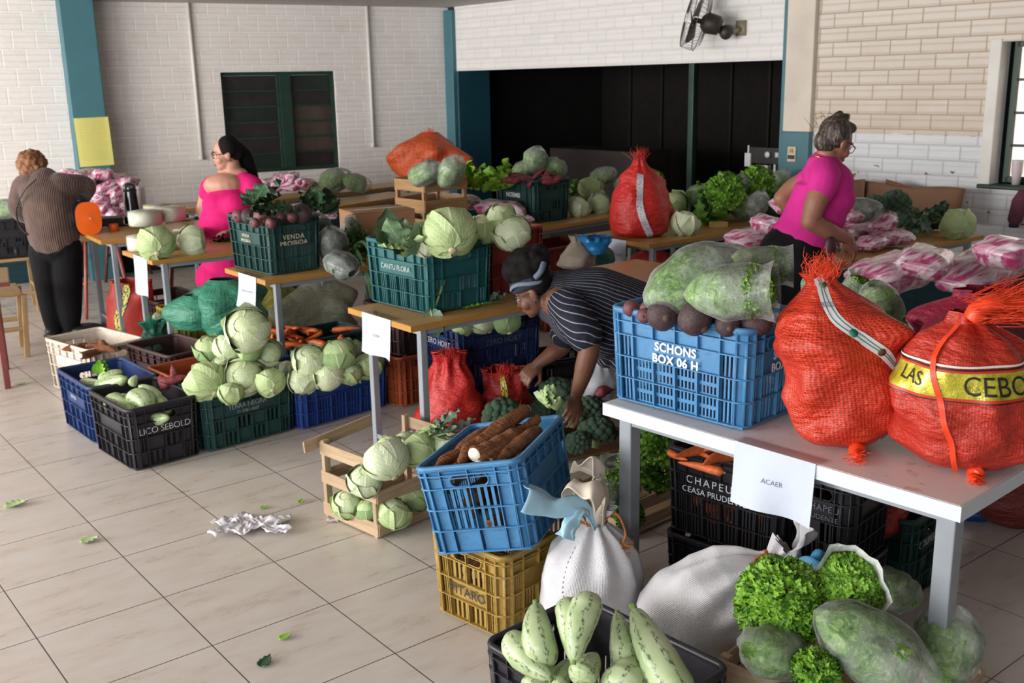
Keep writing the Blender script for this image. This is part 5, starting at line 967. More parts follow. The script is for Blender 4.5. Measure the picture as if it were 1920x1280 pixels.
for k, (u, v, r, mt) in enumerate(((.708, .93, .011, g1), (.76, .685, .012, g1), (.822, .575, .011, pm('print_brown', hexc('5b3a31'), .5)), (.875, .46, .008, pm('print_brown', hexc('5b3a31'), .5)), (.905, .36, .010, g1))):
    p = Vector(f1(u, v)); n = (Vector(f1(u+.004, v))-p).cross(Vector(f1(u, v+.004))-p).normalized(); mm = MB(); mm.lathe([(0, .0012), (r, .0012), (r, 0)], 16, Matrix.Translation(p+n*.0055) @ n.to_track_quat('Z', 'Y').to_matrix().to_4x4()); mm.build('print_mark', mt, t1)
m = MB(); tuft(m, f1(.75, 1.0), (0, -.05, 1), .045, .45, 160, .0009, 3, .022); m.build('frayed_top', M_TUFT, s1)
m = MB(); m.tube(spline([f1(.75, .02), (-.02, -.125, .01), (-.03, -.16, .004)], 6), [.022]*6+[.014]*6+[.012], 9); tuft(m, (-.03, -.155, .006), (-.2, -1, 0), .03, .4, 40, .001, 5, .01); m.build('tied_corner', M_TUFT, s1)
s2, f2 = sack('squat orange net onion sack with a yellow CEBO band on the white table', 'mesh_sack', P(1806, 868, .752), .41, [(0, .06), (.03, .11), (.12, .155), (.3, .172), (.55, .172), (.74, .155), (.85, .115), (.93, .055), (1, .04)], N_ORG2, 0, (rad(-2), rad(3)), lumps_for(8, 44, .040, .022, .62), .85, .16, 7, (-.05, -.02), 5)
def band(fn, v0, v1, ua, ub, til, mat, off, name, par): m = MB(); m.grid(lambda u, v: (lambda p, n: p+n*off)(Vector(fn(lerp(ua, ub, u), lerp(v0, v1, v)+til(u))), (Vector(fn(lerp(ua, ub, u)+.004, lerp(v0, v1, v)))-Vector(fn(lerp(ua, ub, u), lerp(v0, v1, v)))).cross(Vector(fn(lerp(ua, ub, u), lerp(v0, v1, v)+.004))-Vector(fn(lerp(ua, ub, u), lerp(v0, v1, v)))).normalized()), 50, 6); return m.build(name, mat, par)
g = G('foil_yellow'); n = g.noise(g.tex('Object'), 28, 4, .7); g.set(Base_Color=g.ramp(n, [(.3, hexc('8f8420')), (.6, hexc('cfc53a')), (.8, hexc('e6e070'))]), Roughness=.25, Metallic=.35, Coat_Weight=.4); g.bump(n, .6, .006)
til = lambda u: .085*(u-.38)**2*2.2+.02*u
bd2 = band(f2, .505, .66, .46, .96, til, g.m, .004, 'printed_band', s2); bd2['label'] = 'yellow foil band'
for a, b_, mt in ((.66, .673, 'c32d20'), (.673, .682, '17130f'), (.690, .703, 'd8d8c8'), (.488, .505, 'c32d20'), (.480, .488, '17130f')): band(f2, a, b_, .46, .96, til, pm('print_'+mt, hexc(mt), .45, .05), .0045, 'band_edge', bd2)
INKK = pm('print_black', (.012, .010, .008), .5)
ob('lettering', wrap_text(lambda a, b: f2(a, b+til((a-.56)/.43)), 'CEBO', .075, INKK, .755, .583, .80, 2.2, .0058, .0), bd2); ob('lettering', wrap_text(lambda a, b: f2(a, b+til((a-.56)/.43)), 'LAS', .062, INKK, .555, .575, .75, 2.0, .0058, .0), bd2)
m = strip(f2, [(.64, .92), (.61, .80), (.615, .68), (.63, .52), (.645, .36), (.665, .20), (.665, .06), (.66, .005)], .014, .008, 60); m.build('seam_cord', M_TUFT, s2)
nk = Vector(f2(.75, .97)); m = MB(); m.tube(spline([nk, nk+Vector((.02, -.01, .035)), nk+Vector((.10, -.01, .045)), nk+Vector((.17, -.02, .02))], 7), [.045]*5+[.04]*6+[.03]*6+[.035]*4+[.03], 12, flat=.6); tuft(m, nk+Vector((.02, -.01, .03)), (1, -.1, .2), .17, .22, 190, .0009, 9, .028); tuft(m, nk+Vector((.17, -.02, .02)), (1, -.1, -.1), .06, .3, 90, .0009, 10, .022); m.build('frayed_neck', M_TUFT, s2)
m = MB(); m.tube(spline([f2(.75, .03), Vector(f2(.75, .0))+Vector((-.02, -.05, -.0)), Vector(f2(.75, .0))+Vector((-.025, -.085, -.006))], 6), [.020]*6+[.013]*6+[.016], 9); tuft(m, Vector(f2(.75, .0))+Vector((-.025, -.085, -.002)), (-.2, -1, 0), .03, .4, 40, .001, 6, .01); m.build('tied_corner', M_TUFT, s2)
def simple_sack(label, px, py, w_px, h_px, z, mat, seed, prof=None, stripmat=None, spath=None, tuftmat=None, Y=None, flat=.8, nl=16, lum=.05, sw=.03, top=(0, 0, 1), name='mesh_sack', group=None, fold=.14, tl=.05, lh=.015, tilt=(0, 0)):
    """py = pixel row of the foot"""
    foot = P(px, py, z) if Y is None else at(px, py, Y); sc = foot.y/FPX; R = w_px*sc/2; H = h_px*sc*1.04; pf = [(v, r*R) for v, r in (prof or [(0, .35), (.04, .72), (.18, .98), (.4, 1), (.6, .88), (.76, .58), (.88, .28), (.94, .18), (1, .30)])]
    o, f = sack(label, name, foot+Vector((0, R*flat*.7, 0)), H, pf, mat, 0, tilt, lumps_for(seed, int(nl*1.6), lum*.85, lh*1.5), flat, fold, 8, (rng.uniform(-.03, .03), 0), seed, res=(52, 40), group=group)
    if stripmat: strip(f, spath, sw, .005, 30).build('label_strip', stripmat, o)
    if tuftmat: m = MB(); tuft(m, f(.75, .99), top, tl, .4, 70, .0012, seed, .02); m.build('frayed_top', tuftmat, o)
    return o, f
g = G('tape_yellow_black'); X = g.xyz(g.tex('UV')); k_ = g.math('GREATER_THAN', g.noise(g.map(g.tex('UV'), (3, 16, 1)), 1.5, 2), .52); g.set(Base_Color=g.mix(k_, hexc('c9c243'), hexc('1c1a14')), Roughness=.4); T_YB = g.m
g = G('tape_white_print'); k_ = g.math('GREATER_THAN', g.noise(g.map(g.tex('UV'), (5, 26, 1)), 1.4, 2), .58); g.set(Base_Color=g.mix(k_, (.62, .60, .64), hexc('6a5a78')), Roughness=.4); T_WP = g.m
simple_sack('red net sack with pointed ears standing under the wooden table, beside the table leg', 846, 858, 132, 200, 0, N_RED, 4, [(0, .5), (.04, .8), (.2, 1), (.42, .98), (.62, .72), (.78, .52), (.9, .42), (1, .46)], pm('tape_teal', hexc('8fb5a6'), .5), [(.55, .30), (.56, .15), (.57, .03)], M_TUFR, fold=.3, tl=.05)
sr, fr_ = simple_sack('dark red net sack held by the bending woman, with a curved yellow strip', 955, 838, 100, 148, 0, N_RED2, 9, [(0, .5), (.05, .85), (.25, 1), (.5, .98), (.75, .85), (.92, .8), (1, .82)], T_YB, [(.74, .97), (.745, .7), (.775, .45), (.78, .2)], M_TUFR, fold=.2)
simple_sack('tall red net sack standing at the end of the front far table', 1203, 446, 118, 142, .752, N_RED, 12, [(0, .6), (.04, .92), (.2, 1), (.4, .95), (.6, .74), (.78, .50), (.9, .25), (1, .14)], T_WP, [(.74, .80), (.735, .6), (.735, .42), (.76, .2), (.80, .02)], M_TUFR, fold=.22, tl=.07, sw=.045)
simple_sack('red sack with a yellow and black strip standing left of the cheese table leg', 241, 642, 94, 112, 0, pm('sack_red_weave', hexc('a82f24'), .55, .2, 14, .2), 15, [(0, .85), (.06, .95), (.3, 1), (.55, .98), (.75, .9), (.9, .8), (1, .78)], T_YB, [(.76, .98), (.765, .85), (.735, .6), (.71, .4), (.73, .12), (.73, .02)], None, fold=.14, sw=.055, nl=6)
simple_sack('upper green net sack of cabbages lying on the yellow crate', 405, 620, 110, 92, .30, N_GRN, 21, [(0, .4), (.06, .8), (.3, 1), (.6, .95), (.82, .7), (1, .15)], None, None, None, nl=10, lum=.10, lh=.055, fold=.05)
simple_sack('lower green net sack with one cabbage bulging at the front of the yellow crate', 360, 622, 76, 66, .31, N_GRN, 23, [(0, .4), (.06, .85), (.35, 1), (.65, .95), (.85, .65), (1, .2)], None, None, None, nl=6, lum=.09, lh=.03, fold=.05)
simple_sack('small green net sack hanging beside the cabbage heap', 408, 632, 50, 46, .28, N_GRN, 25, [(0, .4), (.06, .85), (.35, 1), (.65, .95), (.85, .65), (1, .2)], None, None, None, nl=4, lum=.08, lh=.02, fold=.05)
simple_sack('dark green tied bag between the white crate and the table leg', 284, 690, 84, 84, 0, N_GRND, 27, [(0, .5), (.06, .88), (.3, 1), (.55, .85), (.72, .5), (.82, .4), (1, .62)], None, None, pm('net_fibre_green', hexc('1c8a6c'), .4), nl=8, lum=.06, lh=.02, fold=.35, tl=.06)
simple_sack('yellow net sack of cabbages behind the hanging sheet of the beet table', 496, 652, 108, 132, 0, N_YEL, 31, [(0, .5), (.06, .85), (.3, 1), (.6, .95), (.85, .75), (1, .5)], None, None, None, nl=12, lum=.095, lh=.05, fold=.06)
simple_sack('pale net sack of cabbages right of the grey table leg', 598, 655, 112, 132, 0, N_PALE, 33, [(0, .55), (.06, .9), (.3, 1), (.55, .85), (.8, .62), (.93, .4), (1, .42)], None, None, None, nl=12, lum=.095, lh=.055, fold=.08)
simple_sack('amber net sack of onions piled at the back beside the blue corner column', 806, 352, 108, 96, .752, N_AMB, 35, [(0, .7), (.06, .95), (.3, 1), (.55, .9), (.8, .6), (.95, .3), (1, .2)], None, None, M_TUFT, Y=9.6, nl=14, lum=.10, lh=.065, fold=.05)
simple_sack('small dark red net sack tucked behind the amber one', 850, 345, 60, 60, .752, N_RED2, 37, None, None, None, None, Y=9.8, nl=8, lum=.09, lh=.03)
simple_sack('raspberry net sack of beets lying behind the two orange sacks', 1868, 690, 230, 140, .752, N_RASP, 41, [(0, .6), (.08, .9), (.3, 1), (.55, .9), (.75, .6), (.88, .4), (1, .5)], None, None, M_TUFR, flat=.7, nl=18, lum=.07, lh=.03, fold=.25)
simple_sack('dark purple net sack of beets at the right edge beside the yellow band', 1905, 735, 110, 150, .752, netmat('net_plum', '6e2030', '3a1622', (80, 60)), 43, None, None, None, None, nl=12, lum=.06, lh=.025)
so_, fo_ = simple_sack('red onion sack with a white lettered label lying under the white table', 1640, 1015, 130, 110, .30, netmat('net_brick', 'a3281c', '74201a', (60, 40)), 45, [(0, .5), (.08, .9), (.35, 1), (.65, .95), (.85, .7), (1, .3)], None, None, M_TUFR, Y=3.25)
m = MB(); m.grid(lambda u, v: (lambda p: p+(p-Vector((0, 0, p.z))).normalized()*.008)(Vector(fo_(.57+.10*u, .1+.8*v))), 8, 12); lb = m.build('label_panel', M_TAPE, so_); ob('lettering', wrap_text(fo_, 'Cer', .075, INKK, .62, .5, 0.9, 5, .011), lb)
simple_sack('dark red onion sack on the floor at the right edge, beyond the white table leg', 1925, 995, 150, 160, 0, netmat('net_maroon', '7a2a26', '5e2422', (90, 70)), 47, [(0, .5), (.08, .85), (.3, 1), (.6, 1), (.85, .7), (1, .3)], None, None, None, nl=14, lum=.07, lh=.02)
simple_sack('grey beige cloth sack with a blue tied top beyond the bending woman', 1085, 505, 70, 60, .30, pm('sack_beige', hexc('8d8278'), .8, .2, 12), 49, [(0, .7), (.1, .95), (.4, .9), (.65, .55), (.8, .3), (1, .42)], None, None, None, Y=6.2, nl=4)
bl = simple_sack('crumpled bright blue plastic bag tied on the beige sack', 1122, 478, 40, 34, .4, pm('bag_blue', hexc('1f78b8'), .35, .3, 12), 51, [(0, .3), (.25, .55), (.45, .4), (.7, .85), (1, 1.1)], None, None, None, Y=6.15, nl=4, fold=.6, name='plastic_bag')
simple_sack('crumpled white plastic bag behind the bending woman\'s arm', 1115, 765, 66, 90, 0, pm('bag_white', (.62, .64, .70), .4, .12, 12, .3), 53, [(0, .6), (.08, .95), (.4, 1), (.7, .85), (.9, .6), (1, .4)], None, None, None, Y=4.9, fold=.3, name='plastic_bag')
simple_sack('dark green sack on the floor beside the blue tied one', 1128, 500, 40, 40, .3, N_GRND, 55, None, None, None, None, Y=6.4)
simple_sack('scrap of blue plastic on the floor behind the white table leg', 1838, 968, 30, 26, 0, pm('bag_blue_dark', hexc('20509a'), .35, .3, 12), 57, [(0, .8), (.3, .9), (.7, .6), (1, .3)], None, None, None, fold=.5, name='plastic_bag')
simple_sack('bright orange red bag lying in the crate below the front far table', 1225, 498, 70, 26, .26, N_RED, 59, [(0, .7), (.2, 1), (.6, .9), (1, .4)], None, None, None)
lay('swp_1', (1112, 752), (1150, 730), 4.75, 4.8, 1.4, 'sweet potato lying before the white plastic bag', 'sweet potato'); lay('swp_0', (1106, 762), (1150, 752), 4.7, 4.75, 1.1, 'sweet potato under the other one by the white plastic bag', 'sweet potato')
# white woven sacks tied at the neck
g = G('woven_sack'); v = g.tex('Object'); n = g.noise(v, 5, 4, .6); wv = g.math('SINE', g.math('MULTIPLY', g.xyz(g.tex('UV'))[1], 900)); wu = g.math('SINE', g.math('MULTIPLY', g.xyz(g.tex('UV'))[0], 1400))
stn = g.ramp(g.noise(v, 3.2, 5, .7), [(.52, (0, 0, 0)), (.75, (.6, .6, .6))]); c = g.mix(stn, g.ramp(n, [(.3, (.68, .675, .71)), (.7, (.76, .755, .79))]), (.42, .33, .26))
g.set(Base_Color=c, Roughness=.42, Specular_IOR_Level=.5, Sheen_Weight=.2); g.bump(g.math('ADD', g.math('MULTIPLY', g.math('ADD', wv, wu), .12), g.noise(v, 22, 4, .6)), .5, .008); M_WOV = g.m
M_TWINE = pm('jute_twine', hexc('a5652d'), .8, .3, 60); M_CLBL = pm('cloth_pale_blue', hexc('9cc3d6'), .8, .15, 9); M_CLTH = pm('cloth_cream', hexc('c9bfae'), .85, .15, 14, .2)
PW = [(0, .10), (.02, .125), (.1, .148), (.3, .158), (.5, .155), (.66, .130), (.78, .085), (.86, .042), (.90, .034), (.94, .045), (1, .06)]
w1, fw1 = sack('white woven sack standing upright with a knotted cloth top, beside the yellow crate', 'woven_sack', P(1108, 1192), .455, [(v, r*1.03 if v < .8 else r) for v, r in PW], M_WOV, 0, (0, 0), lumps_for(5, 10, .06, .012, .5), .92, .22, 9, (.012, 0), 3, (.42, .9), (110, 70))
m = MB(); ring = [Vector(fw1(k/24, .89)) for k in range(25)]; m.tube([p+(p-Vector((ring[0]+ring[12])/2)).normalized()*.003 for p in ring], .005, 6, False); q = Vector(fw1(.82, .89)); m.tube(spline([q, q+Vector((.05, -.01, .04)), q+Vector((.08, -.02, -.02)), q+Vector((.07, -.03, -.06)), q+Vector((.09, -.03, -.055))], 6), .004, 6); tuft(m, q+Vector((.075, -.03, -.06)), (.6, -.4, -.1), .03, .6, 14, .0015, 2, .01); m.build('twine', M_TWINE, w1)
m = MB()
for k in range(26): p0, p1 = Vector(fw1(.655+.02*sin(k*.2), .05+.028*k)), Vector(fw1(.655+.02*sin(k*.2), .062+.028*k)); nn = Vector((p0.x, p0.y, 0)).normalized()*.002; m.tube([p0+nn, p1+nn], .0012, 4)
m.build('stitching', pm('thread_red', hexc('8a5a62'), .8), w1)
nk = Vector(fw1(.75, .93))
def rag(label_, base, pts, w0, w1_, mat, par, seed, nm='cloth_top'):
    sp = spline(pts, 8); m = MB(); K = len(sp)
    def fn(u, v):
        k = min(K-2, int(v*(K-1))); f = v*(K-1)-k; p = sp[k].lerp(sp[k+1], f); t = (sp[k+1]-sp[k]).normalized(); s = t.cross(Vector((0, 0, 1))).normalized(); b = s.cross(t); x = u*2-1; w = lerp(w0, w1_, v**.8)
        a = x*1.9; return p+s*w*sin(a)*.75+b*(w*.55*cos(a)+.010*sin(7*x+seed+v*4)*v+.012*nz(x*2+seed, v*3, 0)*2)
    m.grid(fn, 26, 24); o = m.build(nm, mat, par); sd = o.modifiers.new('s', 'SOLIDIFY'); sd.thickness = .002; return o
B = nk
rag('', B, [B+Vector((.0, .0, -.02)), B+Vector((-.06, -.01, .045)), B+Vector((-.15, -.03, .055)), B+Vector((-.235, -.05, .10))], .03, .085, M_CLBL, w1, 1)['label'] = 'pale blue cloth flap'
rag('', B, [B+Vector((.0, .0, -.02)), B+Vector((-.01, -.02, .06)), B+Vector((-.025, -.05, .11)), B+Vector((-.06, -.09, .095))], .035, .085, M_CLTH, w1, 2); rag('', B, [B+Vector((0, 0, -.01)), B+Vector((.005, .02, .07)), B+Vector((-.005, .03, .13)), B+Vector((-.04, .01, .15))], .035, .08, M_CLTH, w1, 5)
rag('', B, [B+Vector((-.03, -.02, .02)), B+Vector((-.06, -.05, .035)), B+Vector((-.085, -.07, .015)), B+Vector((-.10, -.08, -.02))], .02, .035, M_CLBL, w1, 7)
w2, fw2 = sack('white woven sack slumped diagonally with a twine bow, behind the curly lettuces', 'woven_sack', P(1240, 1205, .06), .49, [(v, r*1.0) for v, r in PW], M_WOV, 0, (rad(5), rad(48)), lumps_for(9, 16, .07, .014, .55), .85, .26, 11, (.01, 0), 8, (.36, .9), (110, 70))
nk2 = Vector(fw2(.75, .91)); m = MB(); ring = [Vector(fw2(k/24, .89)) for k in range(25)]; ctr = (ring[0]+ring[12])/2; m.tube([p+(p-ctr).normalized()*.003 for p in ring], .005, 6, False)
for k in range(3): q = Vector(fw2(.60+.06*k, .885)); m.tube(spline([q, q+Vector((-.03, -.02, .012+.01*k)), q+Vector((-.045-.01*k, -.03, -.02)), q+Vector((-.015, -.025, -.03)), q], 6), .0042, 6)
m.build('twine_bow', M_TWINE, w2)
rag('', nk2, [nk2, nk2+Vector((0, .01, .05)), nk2+Vector((-.02, .02, .09)), nk2+Vector((-.05, .02, .12))], .025, .06, M_WOV, w2, 11, 'gathered_top'); rag('', nk2, [nk2, nk2+Vector((.02, -.02, .05)), nk2+Vector((.03, -.04, .085)), nk2+Vector((.05, -.05, .10))], .025, .05, pm('weave_blue', hexc('3f86b0'), .6, .3, 12), w2, 13, 'gathered_top')
# ================================================================= PINK PACKAGES
def pack(px, py, Y, L, rot, lab, k=0, sc=(1, .62, .34), grp=None):
    o = stamp('pack_%d' % (k % 3), at(px, py, Y), rot, L, lab, 'package', grp); return o
for k, (px, py, z, L, rot, lab) in enumerate(((1672, 512, .84, .44, (rad(8), rad(-6), rad(30)), 'large clear bale of pink and white packets lying left behind the orange sacks'), (1835, 508, .85, .46, (rad(6), rad(-10), rad(38)), 'large pink and white bale in the middle behind the orange sacks'), (1912, 478, .98, .42, (0, rad(10), rad(25)), 'pink and white bale highest at the right edge of the photo'), (1735, 490, .94, .36, (rad(10), 0, rad(60)), 'pink bale lying across the two large ones behind the orange sacks'),
        (1410, 448, .82, .34, (rad(10), 0, rad(35)), 'pink and white bale lowest, left of the woman in the pink shirt'), (1448, 424, .91, .32, (rad(8), rad(15), rad(50)), 'glossy pink bale above the lowest one, left of the woman in the pink shirt'), (1480, 385, 1.0, .24, (rad(20), 0, rad(20)), 'small pink packet peeping beside the back of the woman in the pink shirt'),
        (1578, 448, .81, .30, (0, 0, rad(60)), 'pink packet beside the hip of the woman in the pink shirt'), (1612, 430, .84, .30, (rad(15), 0, rad(20)), 'crumpled pink packet under the bag of dark greens'), (1655, 415, .90, .28, (rad(-10), 0, rad(70)), 'pink packet leaning against the dark broccoli'), (1672, 445, .81, .26, (0, 0, rad(15)), 'glossy pink packet at the front edge of the wall table'), (1635, 455, .80, .24, (0, 0, rad(50)), 'narrow pink packet at the front of the wall table pile'), (1600, 400, .97, .22, (rad(20), 0, rad(40)), 'pink packet on top of the wall table pile'),
        (815, 378, .86, .34, (rad(10), rad(-8), rad(20)), 'whitish pink bale left behind the teal crate'), (868, 378, .88, .32, (rad(4), rad(6), rad(35)), 'bright pink bale in the middle behind the teal crate'), (940, 392, .85, .38, (0, rad(6), rad(-8)), 'glossy pink bale at the right behind the teal crate'), (975, 412, .80, .2, (0, 0, rad(40)), 'small pink packet end beside the red crate'),
        (612, 400, .84, .16, (rad(60), 0, rad(20)), 'small pink and white packet leaning on the cardboard box'))): pack(px, py, -z, L, rot, lab, k)
GP = 'packets piled behind the woman in the brown sweater'
for k in range(34):
    a = rng.random(); px = 128+108*a; top = 326+50*abs(a-.4)**1.5; py = rng.uniform(top, 398); q = at(px, py, 8.55+.25*rng.random()); stamp('pack_%d' % (k % 3), q, (rng.uniform(-.5, .5), rng.uniform(-.4, .4), rng.random()*3), .28, 'pink and white packet in the tall pile on the table against the left wall', 'package', GP)
for k in range(9): stamp('pack_%d' % (k % 3), at(495+9.5*k, rng.uniform(332, 352), 9.2), (rng.uniform(-.4, .4), rng.uniform(-.3, .3), rng.random()*3), .26, 'pink and white packet in the pile below the green window', 'package', 'packets piled below the green window')
# ================================================================= SMALL THINGS
M_CARD = pm('cardboard', hexc('a57c58'), .8, .1, 5); M_CARDD = pm('cardboard_brown', hexc('7d5c45'), .8, .12, 5)
cb_ = empty('cardboard_box', P(706, 464, .752)+Vector((.0, .10, 0)), rad(28)); tag(cb_, 'closed cardboard box with a taped lid on the second table', 'box')
m = MB(); m.box((0, 0, .115), (.40, .30, .23)); o = m.build('carton', M_CARD, cb_, False); o.modifiers.new('b', 'BEVEL').width = .004
for s in (-1, 1): m = MB(); m.box((0, s*.076, .2325), (.40, .148, .004)); m.build('flap', M_CARD, cb_, False)
m = MB(); m.box((0, 0, .2355), (.41, .05, .001)); m.box((.2012, 0, .20), (.001, .05, .07)); m.build('tape', pm('brown_tape', hexc('b79a7c'), .25, .05), cb_, False)
xc_, _z = onwall(1738, 400, BW0, BWA)
oc = empty('cardboard_box', wp(BW0, BWA, xc_-.06, -.26, .752), rad(BWA)); tag(oc, 'opened out cardboard carton standing against the right brick wall', 'box')
m = MB(); m.grid(lambda u, v: (lerp(-.42, .42, u)*(1+.08*v), .015*sin(u*6), .24*v+.012*sin(u*9)*v), 14, 6); o = m.build('back_panel', M_CARDD, oc); o.modifiers.new('s', 'SOLIDIFY').thickness = .005
m = MB(); m.grid(lambda u, v: (lerp(-.42, -.28, u), .03-.06*u, .05+.20*v+.02*u), 4, 4); o = m.build('side_flap', M_CARDD, oc); o.modifiers.new('s', 'SOLIDIFY').thickness = .005
m = MB(); m.grid(lambda u, v: (lerp(-.16, .12, u), .05, .17+(.10-.06*u)*v), 6, 3); o = m.build('torn_flap', M_CARDD, oc); o.modifiers.new('s', 'SOLIDIFY').thickness = .005
def lathe_thing(name, label, cat, loc, parts, n=24, rz=0):
    r = empty(name, loc, rz); tag(r, label, cat)
    for pn, prof, mat in parts: m = MB(); m.lathe(prof, n); m.build(pn, mat, r)
    return r
BLKG = pm('black_gloss', (.010, .010, .011), .15, .1, 5, coat=.6); BLK = pm('black_plastic', (.012, .012, .013), .45); WHP = pm('white_plastic', (.72, .71, .72), .35, .04, 8)
t_ = P(250, 420, .752)
fl_ = lathe_thing('vacuum_flask', 'tall black vacuum flask on the table beside the pink pile', 'flask', t_, [('body', [(0, 0), (.062, 0), (.062, .012), (.058, .05), (.052, .20), (.048, .25)], BLKG), ('neck_ring', [(.049, .25), (.051, .252), (.051, .264), (.046, .266)], BLK), ('pump_head', [(.046, .266), (.046, .285), (.040, .305), (.022, .315), (0, .316)], BLKG)])
m = MB(); m.box((.03, -.03, .288), (.03, .05, .02)); m.build('spout', BLK, fl_, False)
lathe_thing('cup_stack', 'white stack of plastic cups standing right behind the black flask', 'cups', P(268, 414, .752), [('cups', [(0, 0), (.034, 0)]+[(.036+.003*(k % 2), .012*k) for k in range(1, 22)]+[(.034, .27), (0, .27)], WHP)])
lathe_thing('cup', 'small orange cup at the front of the flask table', 'cup', P(214, 432, .752), [('bowl', [(0, 0), (.036, 0), (.032, .045), (.030, .05), (.028, .045), (.03, .006), (0, .006)], pm('orange_plastic', hexc('e0601f'), .4, .05))])
sp = empty('portable_speaker', P(168, 440, .752)+Vector((-.03, .06, 0)), rad(33)); tag(sp, 'black rounded case with a bright orange oval end on the table by the brown sweater', 'case')
m = MB(); sq = lambda a, p: (abs(cos(a))**p*(1 if cos(a) >= 0 else -1), abs(sin(a))**p*(1 if sin(a) >= 0 else -1))
m.grid(lambda u, v: (lambda c, s: (c*.085*s, lerp(-.06, .20, v), .115+sq(2*PI*u, .7)[1]*.115*s))(sq(2*PI*u, .7)[0], 1-.35*max(0, v-.7)), 32, 10, cu=True); m.build('shell', BLK, sp)
m = MB(); m.grid(lambda u, v: (sq(2*PI*u, .7)[0]*.088*v, -.062-.006*(1-v), .115+sq(2*PI*u, .7)[1]*.118*v), 32, 6, cu=True); m.build('end_cap', pm('orange_plastic_bright', hexc('e8641a'), .35, .04), sp); m = MB(); m.box((.01, -.071, .115), (.016, .002, .012)); m.build('logo', pm('badge_grey', (.4, .38, .4), .4), sp, False)
M_CHS = pm('cheese', hexc('d2c59a'), .5, .1, 14); M_CHW = pm('cheese_white', hexc('d8d2bd'), .5, .1, 14)
for k, (px, py, z, r, h, mt, lab) in enumerate(((268, 462, .0, .085, .07, M_CHW, 'lowest cheese wheel at the left of the cheese pile'), (270, 440, .072, .082, .075, M_CHW, 'cheese wheel stacked at the left front of the pile'), (312, 460, .0, .08, .075, M_CHS, 'yellowish cheese behind the two cabbages'), (318, 432, .077, .078, .07, M_CHW, 'white cheese on top of the yellowish one'), (292, 422, .078, .07, .06, M_CHS, 'cheese at the back of the pile beside the top white one'), (350, 445, .0, .075, .06, M_CHS, 'pale flat cheese at the right of the pile'))):
    r *= 1.3; h *= 1.25; b = P(px, py+8, .752)+Vector((0, .06, z*1.25)); r_ = empty('cheese_wheel', b); tag(r_, lab, 'cheese'); m = MB(); m.lathe([(0, 0), (r*.95, 0), (r, .008), (r, h-.008), (r*.94, h), (0, h)], 26); m.build('wheel', mt, r_); m = MB(); m.lathe([(0, -.001), (r*1.02, -.001), (r*1.05, h*.5), (r*1.02, h+.003), (r*.5, h+.012), (0, h+.008)], 20, None, lambda u, v: 1+.03*sin(u*40)); m.build('wrapping', M_BAG, r_)
lathe_thing('plate', 'white oval tray on the table in front of the woman in the pink dress', 'plate', P(335, 412, .752), [('dish', [(0, .004), (.10, .004), (.13, .018), (.128, .021), (.10, .009), (0, .008)], WHP)])
lathe_thing('jar', 'small brown jar with a whitish lid on the tray', 'jar', P(346, 410, .765), [('glass', [(0, 0), (.03, 0), (.033, .008), (.033, .03), (.03, .036)], pm('brown_jam', hexc('5a2a18'), .25)), ('lid', [(.03, .036), (.032, .037), (.032, .046), (0, .047)], WHP)])
m = MB(); m.box((0, 0, .012), (.16, .05, .024)); o = m.build('packet', pm('packet_stripe', hexc('c9a0aa'), .4, .3, 30), None, False, P(303, 416, .752), (0, 0, rad(-35))); tag(o, 'pink striped flat packet lying left of the white tray', 'packet')
m = MB(); m.box((0, 0, .03), (.24, .17, .06)); o = m.build('tray', pm('dark_tray', (.03, .03, .035), .5), None, False, P(195, 424, .752)+Vector((0, .06, 0)), (0, 0, rad(20))); tag(o, 'flat dark box under the edge of the pink pile', 'box')
m = MB(); m.box((0, 0, .018), (.10, .08, .036)); o = m.build('sponge', pm('yellow_block', hexc('c9a86a'), .7, .1, 30), None, False, P(1347, 425, .752), (0, 0, rad(30))); tag(o, 'small cream block on the front far table before the bagged lettuces', 'block')
# wall fan
xf, zf = onwall(1395, 55, BW0, BWA); fo = empty('wall_fan', wp(BW0, BWA, xf, -.01, zf), rad(BWA)); tag(fo, 'dark wall fan with a wire cage mounted above the dark recess', 'fan'); FD = pm('fan_brown', (.045, .034, .028), .5, .3, 12); FW = pm('fan_wire', (.10, .085, .075), .5); FBR = pm('fan_bracket', (.30, .25, .18), .7, .3, 14)
m = MB(); m.box((-.02, -.005, .01), (.09, .02, .12)); m.tube([(-.02, -.01, 0), (-.06, -.10, -.02)], .022, 8); m.build('bracket', FBR, fo)
axv = Vector((-.80, -.52, .26)).normalized(); A0 = Vector((-.08, -.12, -.02)); m = MB(); m.ball(A0, (.055, .055, .06), 16, 10); m.build('pivot', FD, fo)
MA = Matrix.Translation(A0+Vector((-.06, -.08, .06))) @ axv.to_track_quat('Z', 'Y').to_matrix().to_4x4()
m = MB(); m.lathe([(0, -.06), (.05, -.06), (.075, -.04), (.085, .06), (.05, .10), (.02, .11), (.02, .17), (0, .17)], 20, MA); m.tube([A0, A0+Vector((-.06, -.08, .02))], .02, 8); m.build('motor', FD, fo)
RF = .235
for k in range(3):
    m = MB(); m.grid(lambda u, v: ((.03+.17*v)*cos(k*2.094+(u-.5)*(1.0-.35*v)), (.03+.17*v)*sin(k*2.094+(u-.5)*(1.0-.35*v)), .165+.045*(u-.5)), 5, 8, M=MA); o = m.build('blade', FD, fo); o.modifiers.new('s', 'SOLIDIFY').thickness = .003
m = MB()
for z, r in ((.11, RF), (.21, RF*.97)): m.tube([MA @ Vector((r*cos(2*PI*k/40), r*sin(2*PI*k/40), z)) for k in range(41)], .0035, 5, False)
